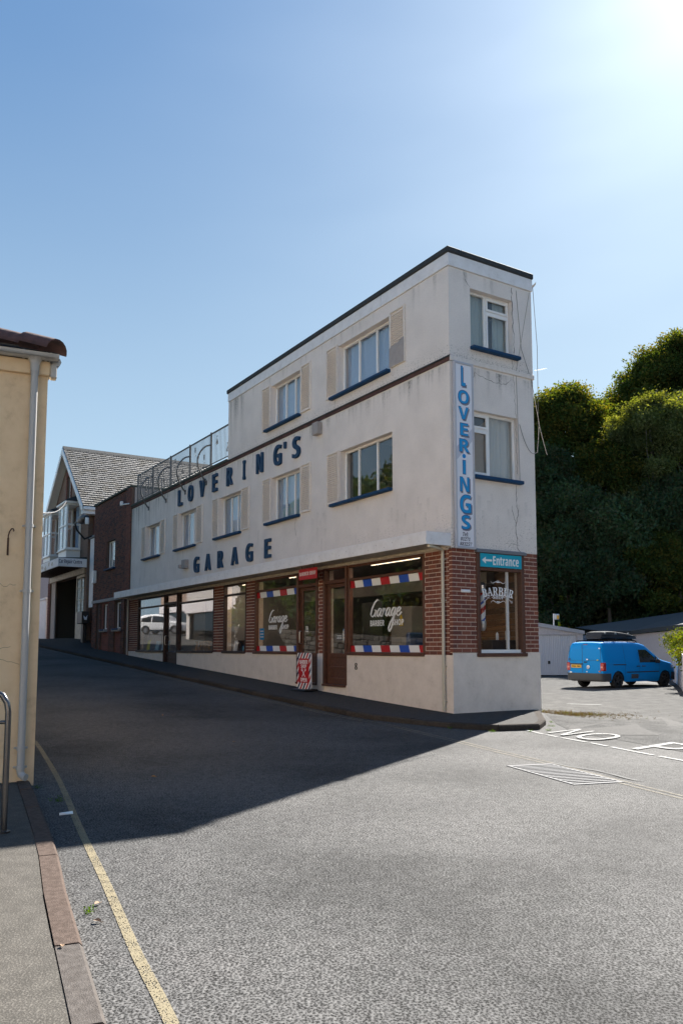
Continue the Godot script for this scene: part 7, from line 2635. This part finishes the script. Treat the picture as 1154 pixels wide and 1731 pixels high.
	for c in [[0.29 - cr, 0.94 - cr, 0.0], [-0.29 + cr, 0.94 - cr, PI / 2], [-0.29 + cr, 0.05 + cr, PI], [0.29 - cr, 0.05 + cr, PI * 1.5]]:
		for k in 5: rr.append(Vector2(c[0], c[1]) + Vector2(cos(c[2] + PI / 8 * k), sin(c[2] + PI / 8 * k)) * cr)
	var pb := MB.new()
	pb.prism(rr, -0.03, 0.0)
	part("panel", pb, M.white, ab)
	var stn := 0
	var px := -0.9
	while px < 1.4:
		var para := PackedVector2Array([Vector2(px, 0.0), Vector2(px + 0.058, 0.0), Vector2(px + 0.058 - 0.62, 1.0), Vector2(px - 0.62, 1.0)])
		for piece in Geometry2D.intersect_polygons(para, rr):
			var sm := MB.new()
			sm.prism(piece, -0.0325, -0.0301)
			part("stripe", sm, M.red if stn % 2 else M.navy, ab)
		px += 0.116
		stn += 1
	var rp := MB.new()
	rp.cbox(Vector3(-0.215, 0.2, -0.037), Vector3(0.215, 0.8, -0.033), 0.001)
	part("red_panel", rp, M.red, ab)
	for q in [["BARBER", 0.665, 0.33, 0.1], ["SHOP", 0.56, 0.23, 0.095], ["OPEN", 0.225, 0.26, 0.1]]:
		lettering("sign_letters", q[0], f, M.white, ab, Vector3(q[2] / 2, q[1], -0.039), Vector3(-1, 0, 0), UP, q[2], q[3], 0.003)
	var sc := MB.new()
	for s in [-1.0, 1.0]:
		sc.tube([Vector3(s * 0.06, 0.35, -0.041), Vector3(-s * 0.05, 0.5, -0.041)], 0.009, 6, 0.007)
		var ring := []
		for k in 10: ring.append(Vector3(-s * 0.065 + 0.026 * cos(TAU * k / 9), 0.52 + 0.026 * sin(TAU * k / 9), -0.041))
		sc.tube(ring, 0.007, 6)
	part("scissors", sc, M.white, ab)
	var bs := MB.new()
	bs.cbox(Vector3(-0.3, 0.0, -0.22), Vector3(0.3, 0.05, 0.2), 0.02)
	part("base", bs, M.black, ab)
	# railing on the terrace
	var rl := thing("terrace_railing", "grey metal terrace railing with curved stays over the parapet", "railing", ST)
	var tops := MB.new()
	tops.cbox(Vector3(11.08, 8.7, 0.08), Vector3(20.56, 8.75, 0.12), 0.006)
	part("top_rail", tops, M.rail, rl)
	var br2 := MB.new()
	br2.cbox(Vector3(11.08, 7.66, 0.085), Vector3(20.56, 7.69, 0.115), 0.005)
	part("bottom_rail", br2, M.rail, rl)
	for t in [12.68, 14.63, 16.62, 18.64, 20.54]:
		var pm := MB.new()
		pm.cbox(Vector3(t - 0.03, 7.53, 0.07), Vector3(t + 0.03, 8.78, 0.13), 0.006)
		part("post", pm, M.rail, rl)
	for t in [12.68, 14.63, 16.62, 18.64]:
		var cm := MB.new()
		var cv := Curve3D.new()
		cv.add_point(Vector3(t, 8.34, 0.06), Vector3.ZERO, Vector3(0.0, 0.02, -0.16))
		cv.add_point(Vector3(t + 0.05, 7.72, -0.37), Vector3(0, 0.3, -0.02), Vector3(0, -0.12, 0.0))
		cv.add_point(Vector3(t + 0.12, 7.06, -0.02), Vector3(0, 0.16, -0.16), Vector3.ZERO)
		var pts := []
		for k in 25: pts.append(cv.sample_baked(cv.get_baked_length() * k / 24.0))
		cm.tube(pts, 0.028, 8)
		cm.cbox(Vector3(t + 0.06, 6.97, -0.03), Vector3(t + 0.18, 7.13, -0.003), 0.006)
		part("curved_stay", cm, M.rail, rl)
	var tb := 11.14
	while tb < 20.5:
		var m := MB.new()
		m.box(Vector3(tb - 0.007, 7.69, 0.093), Vector3(tb + 0.007, 8.7, 0.107))
		part("bar", m, M.rail, rl)
		tb += 0.105
	for q in [[12.15, 8.4], [13.26, 7.98], [14.1, 8.4], [15.3, 7.98], [16.1, 8.4], [17.3, 7.98], [18.1, 8.4], [19.4, 7.98], [11.3, 7.98], [20.0, 8.4]]:
		var m := MB.new()
		for s in [-1.0, 1.0]:
			m.tube([Vector3(q[0], q[1] + 0.15, 0.085), Vector3(q[0] + s * 0.012, q[1] + 0.05, 0.085), Vector3(q[0] + s * 0.055, q[1] - 0.08, 0.085), Vector3(q[0] + s * 0.05, q[1] - 0.13, 0.085), Vector3(q[0], q[1] - 0.14, 0.085)], 0.01, 5)
			m.tube([Vector3(q[0], q[1] + 0.1, 0.085), Vector3(q[0] + s * 0.04, q[1] + 0.15, 0.085)], 0.008, 5)
		part("scroll", m, M.rail, rl)
	var er := MB.new()  # end rail along the far side
	er.cbox(Vector3(20.52, 8.7, 0.13), Vector3(20.56, 8.75, 6.0), 0.006)
	for k in 50: er.box(Vector3(20.533, 7.6, 0.2 + k * 0.115), Vector3(20.547, 8.7, 0.214 + k * 0.115))
	part("end_rail", er, M.rail, rl)
	var hut := thing("roof_hut", "small slate-roofed hut on the terrace behind the railing", "hut", ST)
	var hw := MB.new()
	hw.box(Vector3(13.2, 7.3, 2.2), Vector3(16.4, 8.25, 4.4))
	part("wall", hw, M.grey_render, hut)
	var hr_ := MB.new()
	hr_.hexa([Vector3(13.0, 8.2, 2.0), Vector3(13.0, 8.2, 4.6), Vector3(16.7, 8.2, 4.6), Vector3(16.7, 8.2, 2.0), Vector3(13.9, 8.95, 3.0), Vector3(13.9, 8.95, 3.6), Vector3(15.3, 8.95, 3.6), Vector3(15.3, 8.95, 3.0)])
	part("roof", hr_, M.dark_felt, hut)
	# drain grate
	var gp := [gs(-4.77, -3.14), gs(-4.93, -2.52), gs(-6.34, -2.86), gs(-6.17, -3.48)]
	var gt := thing("drain_grate", "long slotted steel drain grate set across the road edge", "drain grate")
	var gm := MB.new()
	for i in 4:
		var a: Vector3 = gp[i] + UP * 0.002; var b: Vector3 = gp[(i + 1) % 4] + UP * 0.002
		var inw: Vector3 = ((gp[0] + gp[1] + gp[2] + gp[3]) / 4 - (a + b) / 2)
		inw.y = 0
		inw = inw.normalized() * 0.035
		gm.hexa([a, b, b + inw, a + inw, a + UP * 0.006, b + UP * 0.006, b + inw + UP * 0.006, a + inw + UP * 0.006])
	var bar_m := mat(0.13, 0.13, 0.133, 0.9)
	part("frame", gm, bar_m, gt)
	var pit := MB.new()
	pit.quad(gp[0] + UP * 0.005, gp[3] + UP * 0.005, gp[2] + UP * 0.005, gp[1] + UP * 0.005)
	part("pit", pit, M.pit, gt)
	for k in 15:
		var f0 := (k + 0.3) / 15.0; var f1 := (k + 0.78) / 15.0
		var m := MB.new()
		var a: Vector3 = gp[0].lerp(gp[3], f0); var b: Vector3 = gp[0].lerp(gp[3], f1); var c: Vector3 = gp[1].lerp(gp[2], f1); var d: Vector3 = gp[1].lerp(gp[2], f0)
		m.hexa([a + UP * 0.0055, b + UP * 0.0055, c + UP * 0.0055, d + UP * 0.0055, a + UP * 0.0075, b + UP * 0.0075, c + UP * 0.0075, d + UP * 0.0075])
		part("bar", m, bar_m, gt)
	# steel hoop at the left edge
	var hp := thing("handrail_hoop", "dark polished steel hoop standing on the left pavement", "handrail", Transform3D(Basis.IDENTITY, Vector3(-2.635, gh(-2.64, -6.45) + 0.05, -6.45)))
	var hm := MB.new()
	hm.tube([Vector3(0, 0, 0), Vector3(0, 0.93, 0), Vector3(-0.012, 1.0, 0.0), Vector3(-0.05, 1.06, 0), Vector3(-0.11, 1.085, 0), Vector3(-0.7, 1.085, 0.06), Vector3(-0.76, 1.06, 0.07), Vector3(-0.8, 1.0, 0.07), Vector3(-0.81, 0.93, 0.07), Vector3(-0.81, 0, 0.07)], 0.024, 14)
	hm.tube([Vector3(0, 0.85, 0), Vector3(-0.8, 0.85, 0.07)], 0.015, 10)
	hm.lathe(Vector3(0, 0, 0), UP, [Vector2(0.05, 0.0), Vector2(0.05, 0.012), Vector2(0.024, 0.016)], 14)
	part("hoop", hm, mat(0.12, 0.12, 0.125, 0.25, 0.9), hp)
	# black bin by the garage
	var bn := thing("wall_bin", "black letter box with a white bird emblem by the garage door", "box", ST)
	var b1 := MB.new()
	b1.cbox(Vector3(27.35, 2.65, -0.35), Vector3(28.3, 3.25, -0.02), 0.03)
	b1.cbox(Vector3(27.6, 1.4, -0.22), Vector3(28.0, 2.65, -0.05), 0.02)
	part("box", b1, M.black, bn)
	var b2 := MB.new().at(Transform3D(Basis(Vector3(0, 0, 1), UP, Vector3(-1, 0, 0)), Vector3(27.345, 2.95, -0.18)))
	b2.prism(PackedVector2Array([Vector2(-0.1, 0.1), Vector2(0.0, 0.0), Vector2(0.1, 0.12), Vector2(0.06, -0.12), Vector2(-0.06, -0.1)]), 0.0, 0.006)
	part("emblem", b2, M.sign_white, bn)
	# cones and marker posts inside the garage
	for q in [[33.4, "leftmost"], [32.2, "middle"], [30.9, "rightmost"]]:
		var mp := thing("marker_post", "%s red and white marker post standing inside the dark garage" % q[1], "post", ST * Transform3D(Basis.IDENTITY, Vector3(q[0], 1.87, 5.0)), "marker posts in the garage")
		for k in 5:
			var m := MB.new()
			m.lathe(Vector3(0, 0.3 + k * 0.2, 0), UP, [Vector2(0.05, 0), Vector2(0.05, 0.2), Vector2(0.0, 0.2)], 10)
			part("band", m, M.red if k % 2 else M.white, mp)
		var m2 := MB.new()
		m2.lathe(Vector3.ZERO, UP, [Vector2(0.22, 0), Vector2(0.2, 0.06), Vector2(0.05, 0.3)], 12)
		part("base", m2, M.black, mp)
	var tc := thing("traffic_cone", "white traffic cone on the garage floor", "cone", ST * Transform3D(Basis.IDENTITY, Vector3(31.8, 1.87, 2.6)))
	var t1 := MB.new()
	t1.lathe(Vector3(0, 0.03, 0), UP, [Vector2(0.16, 0), Vector2(0.05, 0.5), Vector2(0.0, 0.51)], 14)
	part("cone", t1, M.white, tc)
	var t2 := MB.new()
	t2.cbox(Vector3(-0.2, 0, -0.2), Vector3(0.2, 0.035, 0.2), 0.01)
	part("base", t2, M.black, tc)

func small_things() -> void:
	# cables
	var c1 := thing("loose_cable", "loose cable looping down the right edge of the building", "cable", ST)
	var hang := func(a: Vector3, b: Vector3, sag: float, r: float, m: Material):
		var pts := []
		for k in 17:
			var f := k / 16.0
			pts.append(a.lerp(b, f) - UP * sag * 4.0 * f * (1 - f))
		var q := MB.new()
		q.tube(pts, r, 6)
		part("cable", q, m, c1)
	hang.call(Vector3(0.1, 9.6, 2.52), Vector3(0.1, 8.2, 2.62), 0.02, 0.006, M.cable)
	hang.call(Vector3(0.1, 8.2, 2.62), Vector3(0.1, 6.2, 2.6), 0.0, 0.006, M.cable)
	hang.call(Vector3(-0.01, 9.3, 1.9), Vector3(-0.01, 8.0, 2.02), 0.0, 0.005, M.cable_pale)
	hang.call(Vector3(-0.01, 8.0, 2.02), Vector3(-0.01, 7.47, 2.25), 0.0, 0.005, M.cable_pale)
	hang.call(Vector3(-0.02, 7.4, 2.28), Vector3(0.05, 6.4, 2.58), 0.0, 0.006, M.cable_pale)
	hang.call(Vector3(0.05, 6.4, 2.58), Vector3(0.05, 5.75, 2.8), 0.03, 0.007, M.cable_pale)
	hang.call(Vector3(0.05, 6.35, 2.57), Vector3(0.0, 5.75, 2.45), 0.0, 0.006, M.cable_pale)
	hang.call(Vector3(-0.01, 6.3, 1.92), Vector3(-0.01, 5.75, 2.42), 0.24, 0.006, M.cable_pale)
	hang.call(Vector3(-0.01, 9.35, 2.3), Vector3(-0.01, 7.45, 1.85), 0.0, 0.004, M.cable_pale)
	hang.call(Vector3(-0.01, 7.36, 1.85), Vector3(-0.01, 5.05, 1.9), 0.0, 0.005, M.cable_pale)
	var wire := thing("overhead_wire", "thin wire strung from the cream house to the gabled house", "wire")
	var wm := MB.new()
	var a := Vector3(-3.9, 3.2, -9.9); var b := ST * Vector3(29.3, 8.95, -0.8)
	var pts := []
	for k in 25:
		var f := k / 24.0
		pts.append(a.lerp(b, f) - UP * 0.25 * 4.0 * f * (1 - f))
	wm.tube(pts, 0.012, 5)
	part("wire", wm, M.cable, wire)
	# fallen leaves, scraps and weeds
	var k2 := 0
	for q in [[-2.13, -9.3, 0.5, 0.05, "orange leaf lying in the patch of road in the building's shadow"], [-1.42, -4.85, 0.9, 0.045, "curled brown leaf in the gutter by the left kerb"], [-1.33, -4.55, 0.4, 0.05, "brown leaf beside the left kerb, nearer the yellow line"], [-3.4, -15.5, 0.2, 0.05, "small leaf far up the shaded road"], [-1.62, -12.3, 0.7, 0.04, "small leaf in the middle of the shaded road"], [-0.6, -3.1, 0.3, 0.04, "orange leaf at the foot of the left kerb near the camera"], [-1.35, -4.05, 1.2, 0.035, "dry leaf on the left pavement"]]:
		var o := thing("fallen_leaf", q[4], "leaf", Transform3D(Basis.from_euler(Vector3(0.1, q[2] * 3.0, 0.15)), on_ground(Vector2(q[0], q[1]), 0.012 if k2 != 6 else 0.06)))
		var m := MB.new()
		var s: float = q[3] * 0.55
		for sd in [-1.0, 1.0]:
			m.quad(Vector3(0, 0, -s), Vector3(sd * s * 0.55, s * 0.3, -s * 0.3), Vector3(sd * s * 0.45, s * 0.35, s * 0.5), Vector3(0, 0, s))
		m.tube([Vector3(0, 0, s), Vector3(0, s * 0.1, s * 1.5)], 0.002, 4)
		part("blade", m, mat(0.33, 0.15, 0.03, 0.8) if k2 in [0, 3, 5] else mat(0.26, 0.17, 0.1, 0.8), o)
		k2 += 1
	var pp := thing("paper_scrap", "small white scrap of paper in the gutter by the cream house", "litter", Transform3D(Basis.from_euler(Vector3(0, 0.6, 0)), on_ground(Vector2(-2.45, -7.35), 0.006)))
	var pm := MB.new()
	pm.hexa([Vector3(-0.07, 0, 0.03), Vector3(0.05, 0, 0.035), Vector3(0.06, 0, -0.02), Vector3(-0.05, 0, -0.03), Vector3(-0.07, 0.02, 0.03), Vector3(0.05, 0.004, 0.035), Vector3(0.06, 0.016, -0.02), Vector3(-0.05, 0.01, -0.03)])
	part("paper", pm, M.white, pp)
	var lc := leaf_cluster(9, 0.03, 0.012, 301)
	var weeds := [[-2.72, -7.95, 0.12, "weed growing in the gutter by the cream house"], [-1.42, -4.72, 0.07, "tiny weed at the left kerb"], [-3.2, -8.62, 0.07, "weed at the foot of the drainpipe"]]
	for q in [[-1.2, -1.1, 0.08], [-1.9, -0.75, 0.1], [-2.2, -0.15, 0.08], [-2.2, 0.3, 0.1], [-1.75, 0.85, 0.09], [-1.3, 1.3, 0.08]]:
		var p := w2(q[0], q[1])
		weeds.append([p.x, p.y, q[2], ""])
	var names := ["first weed tuft along the corner kerb, nearest the double yellow lines", "second weed tuft along the corner kerb", "weed tuft at the sunlit nose of the corner kerb", "weed tuft where the give-way line meets the kerb", "weed tuft on the yard side of the corner kerb", "last weed tuft on the corner kerb by the yard"]
	for i in weeds.size():
		var q: Array = weeds[i]
		var o := thing("weed", q[3] if q[3] else names[i - 3], "weed", Transform3D(Basis.IDENTITY, on_ground(Vector2(q[0], q[1]), 0.0)), "weeds along the kerbs")
		var xf := []; var cc := []
		for k in int(q[2] * 90) + 3:
			xf.append(Transform3D(Basis.from_euler(Vector3(rng.randf() * TAU, rng.randf() * TAU, 0)) * 0.6, Vector3(rng.randfn() * q[2] * 0.3, absf(rng.randfn()) * q[2] * 0.15, rng.randfn() * q[2] * 0.3)))
			cc.append(Color(0.06, 0.12, 0.02) * rng.randf_range(0.7, 1.6))
		scatter("leaves", lc, M.leaf, xf, cc, o)
	# dry moss and dirt gathered behind the corner
	var xf := []; var cc := []
	for k in 1100:
		var r := absf(rng.randfn()) * 0.9
		var p := w2(-0.1 + rng.randfn() * 0.55, 2.7 + r)
		xf.append(Transform3D(Basis.from_euler(Vector3(rng.randf() * TAU, rng.randf() * TAU, 0)) * rng.randf_range(0.4, 1.0), on_ground(p, 0.01)))
		cc.append((Color(0.065, 0.046, 0.034) if rng.randf() < 0.9 else Color(0.07, 0.09, 0.025)) * rng.randf_range(0.6, 1.4))
	scatter("moss_and_litter", lc, M.leaf, xf, cc)
	# a short vapour trail, far off and high
	var vt := MB.new()
	var d0 := Vector3(0.2465, 0.353, -1.0); var d1 := Vector3(0.2625, 0.356, -1.0)
	vt.tube([d0 * 4000.0, (d0 + d1) * 2000.0, d1 * 4000.0], 3.0, 8, 1.5)
	var vm := mat(0.9, 0.9, 0.9, 1.0)
	vm.backlight_enabled = true
	vm.backlight = Color(1, 1, 1)
	struct("contrail_cloud", vt, vm)
	# notices stuck inside the glass
	for q in [[8.5, 8.78, 1.72, 2.05, 0.072, "blue and white poster at the left edge of the barber window left of the doors", M.sign_blue, M.white],
		[4.25, 4.55, 1.68, 1.82, 0.082, "dark notice with white lines on the glass of the panelled door", M.black, M.white],
		[4.12, 4.24, 1.66, 1.95, 0.082, "small blue card beside the dark notice on the panelled door", M.sign_blue, M.white],
		[5.95, 6.08, 1.9, 2.05, 0.082, "small white card on the glass of the door under the hanging sign", M.white, M.ink],
		[5.55, 5.75, 2.1, 2.45, 0.5, "tall narrow notice hung inside the door under the hanging sign", M.white, M.stripe_blue]]:
		var o := thing("window_notice", q[5], "notice", ST)
		var m := MB.new()
		m.box(Vector3(q[0], q[2], q[4]), Vector3(q[1], q[3], q[4] + 0.003))
		part("sheet", m, q[6], o)
		var n := MB.new()
		for k in 3:
			var y := lerpf(q[2], q[3], 0.2 + 0.25 * k)
			n.box(Vector3(lerpf(q[0], q[1], 0.12), y, q[4] - 0.001), Vector3(lerpf(q[0], q[1], 0.88), y + (q[3] - q[2]) * 0.1, q[4]))
		part("print_lines", n, q[7], o).set_meta("kind", "stuff")
